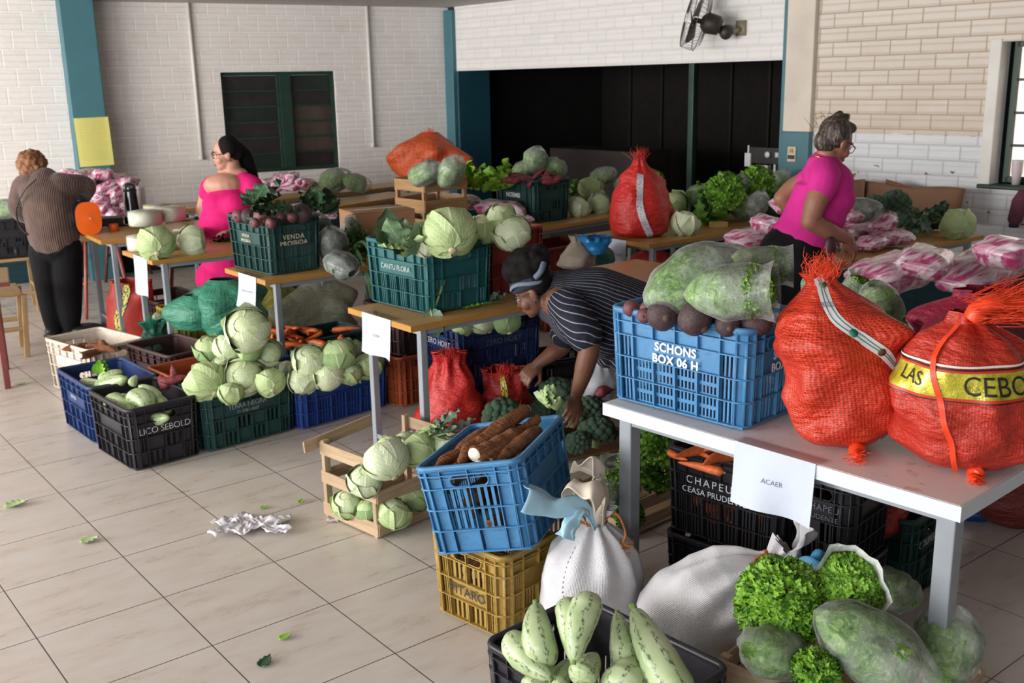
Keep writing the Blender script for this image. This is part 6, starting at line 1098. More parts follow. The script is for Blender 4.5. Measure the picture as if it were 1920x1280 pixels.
for k in range(36):
    a = 2*PI*k/36; m.tube([MA @ Vector((.05*cos(a), .05*sin(a), .06)), MA @ Vector((RF*.8*cos(a), RF*.8*sin(a), .07)), MA @ Vector((RF*cos(a), RF*sin(a), .13)), MA @ Vector((RF*.97*cos(a), RF*.97*sin(a), .21)), MA @ Vector((.04*cos(a+.3), .04*sin(a+.3), .235))], .0013, 4, False)
m.build('cage', FW, fo)
# scale in front of the recess
ws = empty('weighing_scale', (at(1408, 320, 8.55).x, 8.55, 0), rad(-50)); tag(ws, 'white platform scale column standing in the dark recess opening', 'scale')
m = MB(); m.box((0, 0, .06), (.42, .5, .12)); m.build('platform', pm('scale_grey', (.35, .36, .38), .5), ws, False); m = MB(); m.box((0, .2, .58), (.07, .05, .92)); m.tube([(.09, .2, .1), (.09, .2, 1.05)], .012, 8); m.build('column', WHP, ws, False); m = MB(); m.box((0, .2, 1.12), (.34, .05, .13)); m.build('beam_head', BLK, ws, False); m = MB(); m.box((-.16, .17, 1.08), (.06, .02, .11)); m.tube([(-.16, .17, 1.13), (-.16, .17, 1.2)], .008, 6); m.build('weight', WHP, ws, False); m = MB(); m.lathe([(0, 0), (.025, 0), (.025, .01), (0, .01)], 14, Matrix.Translation((.04, .165, 1.13)) @ Matrix.Rotation(rad(90), 4, 'X')); m.box((.13, .165, 1.13), (.03, .01, .04)); m.build('dial', WHP, ws)
xw, zw = onwall(1906, 330, BW0, BWA)
tm = lathe_thing('tumbler', 'pinkish white tumbler standing on the green window sill', 'cup', wp(BW0, BWA, xw-.02, .045, 1.012), [('body', [(0, 0), (.026, 0), (.030, .06), (.034, .075), (.036, .15)], pm('tumbler_pink', hexc('d8c7cc'), .35, .04)), ('lid', [(.036, .15), (.037, .152), (.037, .165), (0, .168)], WHP)])
xg, zg = onwall(1912, 390, BW0, BWA); m = MB(); m.tube([(0, -.03, .12), (-.012, -.05, .05), (-.03, -.06, -.08), (-.035, -.055, -.10)], [.03, .05, .045, .03], 12); o = m.build('hanging_jacket', pm('mauve_cloth', hexc('6e3a4a'), .8, .2, 10), None, True, wp(BW0, BWA, xg+.03, 0, zg), (0, 0, rad(BWA))); tag(o, 'mauve jacket sleeve hanging below the window at the right edge', 'jacket'); m = MB(); m.tube([(-.035, -.055, -.10), (-.035, -.055, -.125)], [.032, .03], 12); m.build('cuff', pm('navy_cuff', (.02, .02, .05), .8), o)
# chairs and stools on the left
M_RUST = pm('tube_red_brown', hexc('6b2f2a'), .45, .2, 10); M_PINKT = pm('tube_salmon', hexc('a85c50'), .45, .2, 10); W_CH = wood('chair_wood', 'a98a62')
def stool(label, loc, rz, h=.46, mat=None, grp=None):
    r = empty('metal_stool', loc, rz); tag(r, label, 'stool', grp); m = MB(); m.box((0, 0, h), (.32, .30, .03)); o = m.build('seat', W_CH, r, False); o.modifiers.new('b', 'BEVEL').width = .008
    for sx in (-1, 1):
        for sy in (-1, 1): m = MB(); m.tube([(sx*.11, sy*.11, h-.015), (sx*.18, sy*.17, 0)], .014, 8); m.build('leg', mat or M_RUST, r)
    for s in (-1, 1): m = MB(); m.tube([(s*.15, -.143, h*.42), (s*.15, .143, h*.42)], .01, 6); m.build('stretcher', mat or M_RUST, r)
    return r
stool('salmon legged stool beside the woman in the brown sweater', P(178, 592)+Vector((.05, .12, 0)), rad(30), .62, M_PINKT); stool('dark red stool under the cheese table', P(338, 592)+Vector((.0, .35, 0)), rad(15), .62); stool('dark red stool by the left wall behind the dark trousers', P(100, 538)+Vector((0, .1, 0)), rad(20), .62); stool('dark red stool far under the flask table', P(235, 525)+Vector((0, .1, 0)), rad(10), .55)
def wchair(label, loc, rz, back=True):
    r = empty('wooden_chair' if back else 'wooden_stool', loc, rz); tag(r, label, 'chair'); m = MB(); m.box((0, 0, .44), (.40, .38, .025)); o = m.build('seat', W_CH, r, False); o.modifiers.new('b', 'BEVEL').width = .006
    for sx in (-1, 1):
        for sy, h in ((-1, .43), (1, .84 if back else .43)): slat(r, (sx*.18, sy*.17, 0), (sx*.18, sy*.17+(.03 if sy > 0 else 0), h), .034, .034, W_CH, 'leg')
    for z in (.62, .78) if back else (): slat(r, (-.18, .19, z), (.18, .19, z), .07, .018, W_CH, 'back_slat')
    for sx in (-1, 1): slat(r, (sx*.18, -.17, .2), (sx*.18, .17, .2), .03, .018, W_CH, 'stretcher')
    slat(r, (-.18, -.17, .16), (.18, -.17, .16), .03, .018, W_CH, 'stretcher'); return r
wchair('wooden stool under the black crate at the left edge', Vector((at(8, 455, 8.35).x, 8.35, 0)), rad(30), False); wchair('worn wooden stool cut off by the left edge of the photo', P(30, 674)+Vector((-.19, .14, 0)), rad(-60), False)
table('wooden desk corner cut off by the left edge of the photo', P(18, 528, .66)*1.0-Vector((0, 0, .66))-pol(26)*.55, 26, .55, .6, z=.66, top=W_CH, edge=M_RUST, foot=False, legm=M_RUST)
# ---------------------------------------------------------------- litter on the floor
g = G('tissue'); n = g.noise(g.tex('Object'), 14, 5, .7); g.set(Base_Color=g.ramp(n, [(.3, (.62, .60, .64)), (.7, (.78, .77, .82))]), Roughness=.8); g.bump(n, .8, .01)
m = MB(); m.grid(lambda u, v: ((u-.5)*.27*(1+.25*nz(v*3, 1, 0)*2), (v-.5)*.17*(1+.5*nz(u*4, 2, 0)*2)+.03*sin(u*5), max(.001, .012+.03*abs(nz(u*7, v*5, 3))+.02*abs(nz(u*15, v*9, 7)))), 48, 24); o = m.build('crumpled_paper', g.m, None, True, P(472, 990, .0), (0, 0, rad(12))); o.modifiers.new('s', 'SOLIDIFY').thickness = .001; tag(o, 'crumpled white paper lying on the floor tiles', 'paper')
m = MB(); m.grid(lambda u, v: ((u-.5)*.05, (v-.5)*.03, .004+.012*abs(nz(u*7, v*5, 3))), 10, 8); o = m.build('paper_scrap', g.m, None, True, P(624, 977), (0, 0, 0)); tag(o, 'tiny paper scrap by the foot of the wooden slat crate', 'paper')
for k, (px, py, L, rz, lab, mt) in enumerate(((8, 950, .10, 10, 'torn leaf scrap on the floor at the left edge', M_LETP), (150, 1018, .075, 20, 'pale leaf strip on the floor left of the crumpled paper', M_LETP), (488, 955, .035, 40, 'small green leaf scrap just behind the crumpled paper', M_LETT), (562, 944, .035, 80, 'small green leaf scrap between the crumpled paper and the wooden crate', M_LETT), (523, 1200, .045, 30, 'light green leaf scrap on the tile near the bottom of the photo', M_LETT), (488, 1252, .06, 70, 'dark wilted leaf scrap nearest the camera', M_KALE), (28, 722, .06, 15, 'yellowish leaf smear on the floor left of the navy crate', M_LETP), (690, 800, .05, 20, 'grey green leaf scrap by the foot of the red slatted crate', M_BRLF))):
    m = MB(); m.grid(leaf_fn(L, L*.35, .3, L*.07, 4, .2, k), 8, 8); o = m.build('leaf_scrap', mt, None, True, P(px, py)+Vector((0, 0, .004)), (0, 0, rad(rz))); o.modifiers.new('s', 'SOLIDIFY').thickness = .0008; tag(o, lab, 'leaf')
# ================================================================= PEOPLE
def skinmat(name, hx): 
    g = G(name); v = g.tex('Object'); n = g.noise(v, 14, 3); col = hexc(hx); g.set(Base_Color=g.ramp(n, [(.3, tuple(x*.9 for x in col)), (.7, tuple(min(1, x*1.08) for x in col))]), Roughness=.5, Specular_IOR_Level=.4, Subsurface_Weight=.08, Subsurface_Radius=(.01, .004, .002)); return g.m
def hframe(c, F, U, s):
    F = Vector(F).normalized(); U = Vector(U); U = (U-F*U.dot(F)).normalized(); X = F.cross(U); return Matrix.Translation(c) @ Matrix((X, F, U)).transposed().to_4x4() @ Matrix.Scale(s, 4)
def head_forms(mb, M):
    B = lambda c, r: mb.ball(c, r, 20, 14, M)
    B((0, -.012, .030), (.075, .094, .084)); B((0, .026, -.022), (.060, .066, .085)); B((0, .040, -.076), (.045, .046, .034)); B((0, .064, -.096), (.022, .020, .018))
    for s in (-1, 1): B((s*.035, .055, -.035), (.028, .030, .030)); B((s*.078, -.006, -.010), (.009, .021, .033)); B((s*.012, .094, -.030), (.010, .011, .009)); B((s*.083, -.014, .0), (.006, .012, .018))
    B((0, .072, .024), (.052, .020, .013)); mb.tube([(0, .080, .012), (0, .096, -.010), (0, .106, -.026)], [.009, .011, .012], 10, True, M)
    mb.tube([(-.022, .082, -.062), (0, .092, -.060), (.022, .082, -.062)], [.005, .008, .005], 8, True, M); mb.tube([(-.018, .082, -.070), (0, .090, -.071), (.018, .082, -.070)], [.005, .008, .005], 8, True, M)
EYEW = pm('eye_white', (.7, .68, .64), .25, .02); EYED = pm('eye_dark', (.015, .01, .008), .2, .05); LIPM = pm('lip_rose', hexc('9a5a52'), .45, .08, 30); GLASSF = pm('spectacle_frame', (.015, .012, .011), .3, .1); GOLD = pm('gold_chain', (.75, .52, .18), .25, .1, 20, metal=1.0)
def face_parts(p, M, lip=LIPM, brow=None, glasses=True):
    for s in (-1, 1):
        m = MB(); m.ball((s*.030, .076, .002), (.013, .010, .009), 14, 10, M); e = m.build('eye', EYEW, p); m = MB(); m.ball((s*.030, .084, .002), (.005, .003, .005), 10, 8, M); m.build('iris', EYED, e)
        if brow: m = MB(); m.tube([(s*.012, .091, .022), (s*.030, .090, .029), (s*.048, .078, .025)], [.003, .004, .002], 6, True, M); m.build('eyebrow', brow, p)
    m = MB(); m.tube([(-.020, .088, -.064), (-.006, .0965, -.0625), (.006, .0965, -.0625), (.020, .088, -.064)], [.003, .005, .005, .003], 8, True, M); m.tube([(-.017, .087, -.070), (0, .0955, -.0715), (.017, .087, -.070)], [.003, .0055, .003], 8, True, M); m.build('lips', lip, p)
    if glasses:
        m = MB()
        for s in (-1, 1):
            m.tube([Vector((s*.033+.026*cos(a*PI/10), .105-.010*abs(cos(a*PI/10)+s*.4), .0+.020*sin(a*PI/10))) for a in range(21)], .0022, 6, False, M); m.tube([(s*.060, .095, .008), (s*.082, .04, .010), (s*.083, -.012, .006), (s*.080, -.022, -.012)], .0028, 6, True, M)
        m.tube([(-.008, .110, .005), (.008, .110, .005)], .0022, 6, True, M); m.build('glasses', GLASSF, p)
def hand_forms(mb, wrist, D, back, s=1.0, curl=.5, side=1, thumb=.4, spread=7):
    """D: direction of the fingers, back: direction of the back of the hand, side: +1 when the thumb is on back x D"""
    D = Vector(D).normalized(); Z = Vector(back); Z = (Z-D*Z.dot(D)).normalized(); Yv = Z.cross(D)*side; M = Matrix.Translation(wrist) @ Matrix((D, Yv, Z)).transposed().to_4x4() @ Matrix.Scale(s, 4)
    mb.ball((.046, 0, 0), (.050, .041, .016), 16, 12, M); mb.ball((.030, .022, -.006), (.030, .018, .014), 12, 8, M); mb.tube([(-.05, 0, 0), (-.01, 0, 0), (.03, 0, 0)], [.024, .024, .028], 12, True, M, .75)
    for k, (y, L) in enumerate(((.031, .072), (.0105, .080), (-.0105, .074), (-.0305, .058))):
        a = rad(spread)*(1.5-k)/1.5*.9; p = Vector((.085-(.006 if k == 3 else 0), y, 0)); pts = [p-Vector((.02, 0, 0)), p]; th = curl*(.45+.08*k)
        for j, f in enumerate((.45, .30, .25)): p = p+Vector((cos(th)*cos(a), sin(a), -sin(th)))*L*f; pts.append(p.copy()); th += curl*(.75 if j == 0 else .55)
        mb.tube(pts, [.0095, .0092, .0085, .0078, .0062], 10, True, M); mb.ball(pts[-1], .0064, 8, 6, M); mb.ball(pts[1]+Vector((0, 0, .002)), .0098, 8, 6, M)
    p = Vector((.022, .034, -.008)); q = p+Vector((.030, .026, -.010-.02*thumb)); r = q+Vector((.030, .006-.016*thumb, -.006-.014*thumb)); mb.tube([p-Vector((.012, .014, 0)), p, q, r], [.014, .0125, .0105, .0080], 10, True, M); mb.ball(r, .0082, 8, 6, M)
    return M
def limb(mb, pts, rs, n=14, steps=8):
    sp = spline(pts, steps); k = len(sp)-1; R = [interp([(i/(len(rs)-1), r) for i, r in enumerate(rs)], i/k) for i in range(k+1)]; mb.tube(sp, R, n); mb.ball(sp[0], R[0], 12, 8); mb.ball(sp[-1], R[-1], 12, 8)
def fabric(name, hx, rough=.85, wr=.5, scale=9, aniso=(1, 1, .45)):
    g = G(name); v = g.tex('Object'); n = g.noise(g.map(v, aniso), scale, 5, .6); col = hexc(hx); g.set(Base_Color=g.ramp(n, [(.3, tuple(x*.88 for x in col)), (.7, tuple(min(1, x*1.08) for x in col))]), Roughness=rough, Specular_IOR_Level=.2, Sheen_Weight=.02); g.bump(n, wr, .02); return g.m
def person(label, base): r = empty('person', base); tag(r, label, 'person'); return r
def skinned(name, mb, vox, mat, p, sm=6, base=None):
    o = remeshed(name, mb, vox, mat, None, sm); o.data.transform(Matrix.Translation(-Vector(base))); o.parent = p; return o
def rebase(p):                        # children built in world axes are carried by the person's base point
    for c in kids(p):
        if c.get('_w'): continue
    return p
class Fig:
    def __init__(s, label, base): s.p = person(label, base); s.b = Vector(base)
    def grow(s, name, mb, vox, mat, sm=6): return skinned(name, mb, vox, mat, s.p, sm, s.b)
    def add(s, name, mb, mat, par=None, smooth=True):
        mb.v = [tuple(Vector(v)-s.b) for v in mb.v]; return mb.build(name, mat, par or s.p, smooth)
    def face(s, M, **k): face_parts(s.p, Matrix.Translation(-s.b) @ M, **k)
# ---- the woman bending over the produce (dark striped blouse)
SK_D = skinmat('skin_dark', '6d4838'); HAIR_K = pm('hair_black', (.006, .005, .005), .8, .4, 40, .5, spec=.2); TRO_K = fabric('trousers_dark', '15161d')
f = Fig('person in a dark pinstriped blouse and headband bending down over the broccoli', at(1190, 885, 4.5)*1.0); f.p.location.z = 0; f.b.z = 0
A = lambda px, py, Y: at(px, py, Y)
hc = A(1001, 545, 4.46); MH = hframe(hc, (-.86, .16, -.48), (-.42, .08, .90), .92)
sh_n, el_n, wr_n = A(1076, 592, 4.26), A(1104, 640, 4.20), A(1080, 742, 4.22); sh_f, el_f, wr_f = A(1062, 572, 4.72), A(1058, 640, 4.74), A(1008, 682, 4.70)
sp0, sp1, sp2, hip = A(1052, 560, 4.50), A(1110, 572, 4.50), A(1180, 596, 4.52), A(1248, 622, 4.55)
m = MB(); head_forms(m, MH); m.tube([MH @ Vector((0, -.025, -.06)), A(1030, 556, 4.48), sp0], [.052, .054, .07], 14)
limb(m, [sh_n, el_n, A(1096, 690, 4.20), wr_n], [.052, .047, .043, .026]); limb(m, [sh_f, el_f, A(1036, 662, 4.72), wr_f], [.050, .044, .040, .026]); m.ball(sp0, (.11, .16, .10)); m.tube([sp0, sp1], [.12, .13], 14)
hand_forms(m, wr_n, A(1068, 800, 4.14)-wr_n, Vector((.35, -1, .1)), .95, .75, 1, .7); hand_forms(m, wr_f, A(985, 706, 4.66)-wr_f, Vector((-.1, -.8, .7)), .95, 1.25, 1, .9)
f.grow('body', m, .0052, SK_D, 5); f.face(MH, lip=pm('lip_dark', hexc('5f3430'), .45, .08), brow=HAIR_K)
g = G('pinstripe'); v = g.tex('Object'); X = g.xyz(v); an = g.n('Math', {0: g.math('SUBTRACT', X[1], .0), 1: X[2]}, operation='ARCTAN2').outputs[0]; an = g.math('ADD', an, g.math('MULTIPLY', g.noise(v, 3, 2), .35)); st = g.math('GREATER_THAN', g.math('SINE', g.math('MULTIPLY', an, 64)), .92); n = g.noise(v, 8, 4)
g.set(Base_Color=g.mix(st, g.ramp(n, [(.3, (.010, .012, .022)), (.7, (.018, .021, .034))]), (.30, .30, .34)), Roughness=.85, Specular_IOR_Level=.2); g.bump(n, .6, .03); M_STRI = g.m
m = MB(); limb(m, [sp0+Vector((-.0, 0, .0)), sp1, sp2, hip], [.13, .178, .178, .18], 20); m.ball(A(1090, 590, 4.46), (.15, .20, .14)); m.ball(A(1140, 620, 4.46), (.14, .19, .12)); m.ball(A(1180, 640, 4.5), (.13, .17, .13)); m.ball(A(1160, 670, 4.42), (.05, .08, .07)); m.ball(A(1135, 668, 4.45), (.05, .09, .05))
limb(m, [A(1062, 575, 4.32), sh_n, el_n.lerp(sh_n, .25)], [.085, .082, .078], 16); limb(m, [A(1058, 565, 4.66), sh_f, el_f.lerp(sh_f, .2)], [.08, .078, .072], 16)
axis = (hip-sp0).normalized(); MT = Matrix.Translation(sp1) @ frame(axis); o = remeshed('blouse', m, .010, M_STRI, None, 5); o.data.transform(MT.inverted()); o.parent = f.p; o.matrix_local = Matrix.Translation(-f.b) @ MT
m = MB(); limb(m, [hip, A(1238, 720, 4.36), A(1192, 800, 4.44), A(1192, 868, 4.5)], [.15, .115, .075, .055], 16); limb(m, [hip+Vector((0, .16, 0)), A(1262, 720, 4.62), A(1240, 800, 4.78), A(1238, 850, 4.82)], [.15, .115, .075, .055], 16); m.ball(hip, (.17, .2, .17)); f.grow('trousers', m, .012, TRO_K, 6)
for q in (A(1190, 880, 4.48), A(1238, 860, 4.82)): m = MB(); m.ball((q.x-.03, q.y, .035), (.11, .045, .045)); f.add('shoe', m, BLK)
m = MB(); r2 = random.Random(2)
for k in range(90): d = Vector((r2.gauss(0, 1), r2.gauss(0, 1), r2.gauss(0, 1))).normalized(); m.ball(MH @ Vector((d.x*.075, -.03+d.y*.105, .125+d.z*.068)), .026, 8, 6)
m.ball(MH @ Vector((0, -.03, .115)), .088); m.ball(MH @ Vector((0, -.04, .04)), (.078*.92, .085, .08)); o = f.grow('hair', m, .007, HAIR_K, 2)
m = MB(); m.tube([MH @ Vector((.080*cos(a*PI/14), -.012+.098*sin(a*PI/14), .050+.010*sin(a*PI/14))) for a in range(29)], .010, 10, False, None, 2.7); hb = f.add('headband', m, fabric('band_dark', '2a2f3c'))
m = MB(); m.tube([Matrix.Translation(-f.b) @ MH @ Vector((.094*cos(a), -.012+.112*sin(a), .052+.010*sin(a)+.014*sin(3*a))) for a in [PI*.62+k*PI*.045 for k in range(14)]], [.003]+[.005]*12+[.003], 8, True, None, 2.0); m.build('band_stripe', fabric('band_pale', '6b7482'), hb); m = MB(); m.tube(spline([MH @ Vector((-.085, -.06, .06)), MH @ Vector((-.10, -.10, .075)), MH @ Vector((-.07, -.125, .10))], 6), .014, 8); f.add('knot', m, fabric('band_pale2', '5f6876'))
m = MB(); m.tube([MH @ Vector((-.088+.002*cos(a*PI/8), -.008+.012*cos(a*PI/8), -.048+.013*sin(a*PI/8))) for a in range(17)], .0025, 6, False); f.add('earring', m, BLK)
pc = A(1042, 764, 4.12); o = leafy('pale lettuce heart gripped by the bending woman\'s hand', 'lettuce', 'lettuce_heart', pc, (-.5, -.3, .5), .10, .5, M_LETP, 1.2, .06, 6, .45, cup=.6)
# ---- the woman in the pink shirt, facing the wall table
SK_T = skinmat('skin_tan', '9a6a55'); PINK = fabric('pink_shirt', 'd3308f', .8, .35); LEG_K = fabric('leggings_black', '0d0d11', .7, .3)
f = Fig('person in a bright pink short sleeved shirt and black trousers at the wall table', (A(1500, 480, 5.15).x, 5.15, 0)); YT = 5.15
hc = A(1566, 266, YT); MH = hframe(hc, (.82, .38, -.42), (.40, .15, .90), .93)
c7 = A(1548, 308, YT); ch = A(1546, 352, YT); wa = A(1520, 420, YT); hp = A(1498, 470, YT)
shn = A(1545, 336, YT-.17); eln = A(1519, 414, YT-.20); wrn = A(1590, 448, YT-.12); shf = A(1530, 330, YT+.18); elf = A(1466, 372, YT+.22); wrf = A(1530, 440, YT+.22)
m = MB(); head_forms(m, MH); m.tube([MH @ Vector((0, -.03, -.05)), c7, ch], [.050, .056, .09], 14); m.tube([MH @ Vector((0, .02, -.09)), A(1560, 312, YT-.02)], [.04, .05], 12)
limb(m, [shn, A(1530, 378, YT-.2), eln], [.058, .055, .045]); limb(m, [eln, A(1552, 432, YT-.17), wrn], [.046, .044, .027]); limb(m, [shf, A(1490, 350, YT+.22), elf], [.055, .05, .044]); limb(m, [elf, wrf], [.044, .028])
hand_forms(m, wrn, A(1606, 484, YT-.10)-wrn, Vector((.5, -1, .5)), .95, .6, -1, .5); hand_forms(m, wrf, A(1580, 450, YT+.2)-wrf, Vector((0, -.3, 1)), .95, .6, 1, .5); f.grow('body', m, .0058, SK_T, 5); f.face(MH, brow=pm('brow_brown', hexc('4a3a30'), .7))
m = MB(); limb(m, [c7+Vector((-.01, 0, -.015)), ch, wa, A(1507, 448, YT)], [.088, .145, .150, .165], 20); m.ball(A(1543, 325, YT), (.10, .16, .06)); m.ball(A(1552, 345, YT), (.125, .165, .12)); m.ball(A(1560, 372, YT-.02), (.11, .14, .10)); m.ball(A(1530, 400, YT), (.15, .165, .15)); limb(m, [A(1545, 322, YT-.12), shn, shn.lerp(eln, .30)], [.075, .076, .070], 14); limb(m, [A(1535, 322, YT+.12), shf, shf.lerp(elf, .25)], [.075, .072, .066], 14); f.grow('shirt', m, .009, PINK, 6)
m = MB(); limb(m, [A(1510, 440, YT), hp, A(1490, 510, YT)], [.155, .175, .17], 18); m.ball(A(1474, 478, YT), (.14, .17, .15)); 
for dy in (-.09, .09): limb(m, [A(1495, 500, YT+dy), A(1497, 600, YT+dy), A(1498, 690, YT+dy), A(1498, 745, YT+dy)], [.12, .085, .06, .045], 14)
f.grow('trousers', m, .011, LEG_K, 6)
for dy in (-.09, .09): q = A(1500, 748, YT+dy); m = MB(); m.ball((q.x+.05, q.y, .035), (.12, .045, .04)); f.add('shoe', m, BLK)
g = G('hair_streaked'); v = g.tex('Object'); n = g.noise(g.map(v, (9, 9, 2)), 9, 4, .7); g.set(Base_Color=g.ramp(n, [(.35, hexc('1d1714')), (.52, hexc('453a33')), (.66, hexc('8d8073')), (.85, hexc('6d6157'))]), Roughness=.55); g.bump(n, .6, .01); HAIR_S = g.m
m = MB(); m.ball(MH @ Vector((0, -.028, .040)), (.078, .088, .086)); m.ball(MH @ Vector((0, -.06, -.02)), (.06, .05, .06)); m.ball(MH @ Vector((0, .02, .085)), (.06, .07, .035))
for k in range(14): d = Vector((r2.gauss(0, 1), r2.gauss(0, 1), r2.gauss(0, 1))).normalized(); m.ball(MH @ Vector((d.x*.03, -.02+d.y*.035, .125+d.z*.02)), .018, 8, 6)
h_ = f.grow('hair', m, .007, HAIR_S, 3); m = MB()
for k in range(12): b = MH @ Vector((r2.gauss(0, .05), -.05+r2.gauss(0, .04), .06+r2.gauss(0, .05))); m.tube([b-f.b, b-f.b+Vector((r2.gauss(-.02, .02), r2.gauss(0, .02), r2.gauss(.02, .03))), b-f.b+Vector((r2.gauss(-.05, .03), r2.gauss(0, .03), r2.gauss(.02, .05)))], [.0014, .0011, .0006], 4, False)
m.build('loose_strands', HAIR_S, h_)
m = MB(); m.tube([MH @ Vector((.075*cos(a*PI/12), -.012+.075*sin(a*PI/12), -.135+.030*cos(a*PI/12)*0-.02*sin(a*PI/12))) for a in range(25)], .004, 6, False); f.add('necklace', m, GOLD)
m = MB(); T0, T1 = shn.lerp(eln, .36), shn.lerp(eln, .85); m.grid(lambda u, v: (lambda c, a: c+Vector((cos(a)*.0, 0, 0))+(Vector((.90, 0, .30))*cos(a)+Vector((0, -1, 0))*sin(a))*(.0640-.011*v))(T0.lerp(T1, v), lerp(.35, 2.3, u)), 14, 16)
g = G('tattoo_ink'); n = g.noise(g.tex('Object'), 22, 5, .7); k_ = g.ramp(n, [(.44, (0, 0, 0)), (.52, (1, 1, 1))]); g.set(Base_Color=g.mix(k_, hexc('86604f'), hexc('4a3a36')), Roughness=.55); o = f.add('tattoo', m, g.m); o['label'] = 'dark tattoo on the upper arm'
m = MB(); m.ball(A(1556, 465, YT-.2), (.03, .02, .06)); f.add('pouch', m, pm('leather_maroon', hexc('3d1c1e'), .5, .2, 12))
# ---- the woman in the pink dress behind the second table
SK_L = skinmat('skin_light', 'c08f7c'); DRESS = fabric('magenta_dress', 'd81f72', .75, .4, 6)
YD = 7.3; f = Fig('person in a magenta pink dress with a long dark ponytail, looking to the side', (A(430, 430, YD).x, YD, 0))
hc = A(424, 288, YD); MH = hframe(hc, (-.93, -.30, -.12), (-.10, -.05, .99), .95)
c7 = A(436, 325, YD+.03); ch = A(430, 365, YD); be = A(430, 430, YD-.02); hp = A(432, 480, YD)
shn = A(472, 350, YD-.02); eln = A(486, 400, YD-.06); wrn = A(438, 434, YD-.28); shf = A(394, 350, YD+.05); elf = A(380, 395, YD+.12); wrf = A(398, 440, YD-.05)
m = MB(); head_forms(m, MH); m.tube([MH @ Vector((0, -.02, -.05)), c7, ch], [.056, .062, .10], 14); m.ball(A(420, 347, YD-.03), (.145, .105, .085)); m.ball(c7, (.11, .07, .05))
limb(m, [shn, A(482, 375, YD-.04), eln], [.072, .068, .055]); limb(m, [eln, wrn], [.055, .032]); limb(m, [shf, elf], [.06, .05]); limb(m, [elf, wrf], [.05, .03])
hand_forms(m, wrn, A(415, 437, YD-.36)-wrn, Vector((0, 0, 1)), .95, .4, 1, .3); hand_forms(m, wrf, A(408, 450, YD-.15)-wrf, Vector((0, -.3, 1)), .95, .6, -1, .4)
for dx in (-.08, .08): limb(m, [hp+Vector((dx, 0, 0)), Vector((hp.x+dx, YD, .42)), Vector((hp.x+dx, YD+.02, .06))], [.09, .07, .045])
f.grow('body', m, .0065, SK_L, 5); f.face(MH, brow=HAIR_K)
m = MB(); limb(m, [A(432, 356, YD), A(428, 385, YD-.02), be, hp, A(430, 525, YD)], [.12, .175, .185, .20, .18], 22); m.ball(A(408, 383, YD-.09), (.11, .11, .09)); m.ball(A(440, 384, YD-.11), (.11, .11, .09)); m.ball(A(432, 358, YD+.02), (.15, .11, .04)); m.ball(A(425, 385, YD-.10), (.14, .10, .10)); m.ball(A(420, 410, YD-.08), (.17, .14, .12)); m.ball(A(415, 440, YD-.08), (.19, .18, .17)); limb(m, [A(458, 340, YD), shn, shn.lerp(eln, .22)], [.07, .083, .080], 14); limb(m, [A(405, 342, YD+.04), shf, shf.lerp(elf, .3)], [.06, .070, .066], 14); m.ball(A(412, 520, YD), (.17, .2, .15)); f.grow('dress', m, .010, DRESS, 14)
m = MB(); m.ball(MH @ Vector((0, -.026, .042)), (.08, .09, .085)); m.ball(MH @ Vector((0, -.07, .0)), (.06, .055, .06)); limb(m, [MH @ Vector((0, -.10, .03)), A(458, 292, YD+.10), A(470, 325, YD+.14), A(478, 352, YD+.13), A(482, 378, YD+.12)], [.035, .055, .05, .04, .015], 12); f.grow('hair', m, .008, HAIR_K, 3)
for dx in (-.08, .08): m = MB(); m.ball((hp.x+dx-.03, YD-.04, .035), (.05, .12, .04)); f.add('shoe', m, BLK)
# ---- the woman in the brown sweater at the flask table
YB = 7.42; f = Fig('person with curly reddish hair in a brown sweater and black trousers, seen from behind', (A(112, 620, YB).x, YB, 0))
SWE = G('brown_knit'); v = SWE.tex('Object'); n = SWE.noise(v, 8, 4); rb = SWE.math('SINE', SWE.math('MULTIPLY', SWE.xyz(v)[0], 480)); SWE.set(Base_Color=SWE.ramp(n, [(.3, hexc('4d3c38')), (.7, hexc('66524b'))]), Roughness=.9, Specular_IOR_Level=.15, Sheen_Weight=.3); SWE.bump(SWE.math('ADD', SWE.math('MULTIPLY', rb, .3), SWE.math('MULTIPLY', n, 2)), .5, .012)
hc = A(62, 318, YB+.06); MH = hframe(hc, (-.15, .85, -.5), (-.15, .5, .86), .95)
c7 = A(78, 338, YB+.02); ch = A(92, 372, YB); wa = A(98, 420, YB); hp = A(104, 462, YB); shn = A(128, 348, YB+.02); eln = A(162, 352, YB+.16); wrn = A(150, 382, YB+.38); shl = A(44, 352, YB+.04); ell = A(36, 395, YB+.12); wrl = A(75, 415, YB+.38)
m = MB(); head_forms(m, MH); m.tube([MH @ Vector((0, -.03, -.05)), c7, ch], [.055, .06, .10], 14); limb(m, [shn, eln, wrn], [.06, .052, .03]); limb(m, [shl, ell, wrl], [.06, .05, .03]); hand_forms(m, wrn, A(165, 392, YB+.48)-wrn, Vector((.2, .2, 1)), .95, .7, 1); hand_forms(m, wrl, A(100, 425, YB+.45)-wrl, Vector((0, .2, 1)), .95, .7, -1); f.grow('body', m, .0068, SK_L, 5); f.face(MH, brow=HAIR_K)
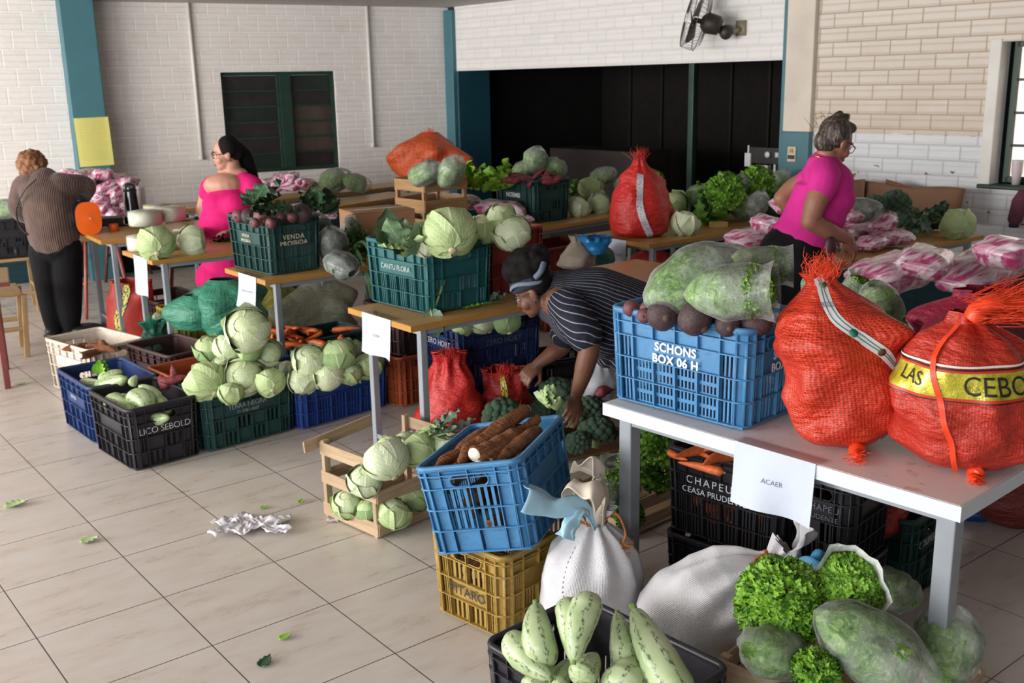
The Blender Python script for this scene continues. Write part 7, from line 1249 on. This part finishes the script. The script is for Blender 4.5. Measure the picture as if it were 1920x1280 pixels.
m = MB(); limb(m, [c7+Vector((.02, 0, -.02)), ch, wa, A(102, 446, YB)], [.115, .185, .18, .175], 22); m.ball(A(82, 362, YB-.02), (.17, .13, .12)); m.ball(A(96, 400, YB), (.20, .15, .18)); m.ball(A(118, 350, YB), (.09, .10, .09)); limb(m, [A(112, 345, YB), shn, A(146, 346, YB+.08), eln, wrn.lerp(eln, .15)], [.085, .088, .075, .07, .048], 14); limb(m, [A(60, 345, YB), shl, ell, wrl.lerp(ell, .15)], [.085, .082, .068, .045], 14); f.grow('sweater', m, .010, SWE.m, 6)
m = MB(); m.ball(hp, (.185, .15, .12)); limb(m, [A(84, 470, YB), A(92, 540, YB), A(98, 590, YB), A(102, 615, YB)], [.115, .095, .075, .06], 16); limb(m, [A(124, 470, YB), A(128, 540, YB), A(132, 590, YB), A(134, 612, YB)], [.115, .10, .078, .06], 16); f.grow('trousers', m, .011, fabric('trousers_black', '101014'), 6)
for px, d in ((102, (-.01, .08)), (140, (.08, .05))): q = A(px, 622, YB); m = MB(); m.ball((q.x+d[0], q.y+d[1]*.5, .04), (.05+abs(d[0]), .07+abs(d[1])*.6, .042)); m.box((q.x+d[0], q.y+d[1]*.5, .008), (.10+abs(d[0]), .16, .016)); f.add('shoe', m, BLK)
g = G('hair_auburn'); n = g.noise(g.tex('Object'), 40, 4, .7); g.set(Base_Color=g.ramp(n, [(.3, hexc('4a2c1a')), (.55, hexc('8a5d3a')), (.8, hexc('b88a5c'))]), Roughness=.6); g.bump(n, .7, .01); m = MB()
for k in range(230):
    d = Vector((r2.gauss(0, 1), r2.gauss(0, 1), r2.gauss(0, 1))).normalized()
    if d.y > .55 and d.z < .3: continue
    c = MH @ Vector((d.x*.098, -.022+d.y*.105, .028+d.z*.105)); rr = .013+.008*r2.random(); m.ball(c, (rr, rr, rr), 7, 5)
m.ball(MH @ Vector((0, -.02, .03)), (.09, .10, .10)); f.grow('hair', m, .0065, g.m, 1)
m = MB(); m.tube(spline([A(68, 336, YB-.16), A(44, 360, YB-.20), A(31, 395, YB-.12), A(38, 425, YB-.10), A(52, 440, YB-.13)], 8), .011, 8, True, None, .4); f.add('bag_strap', m, BLK)
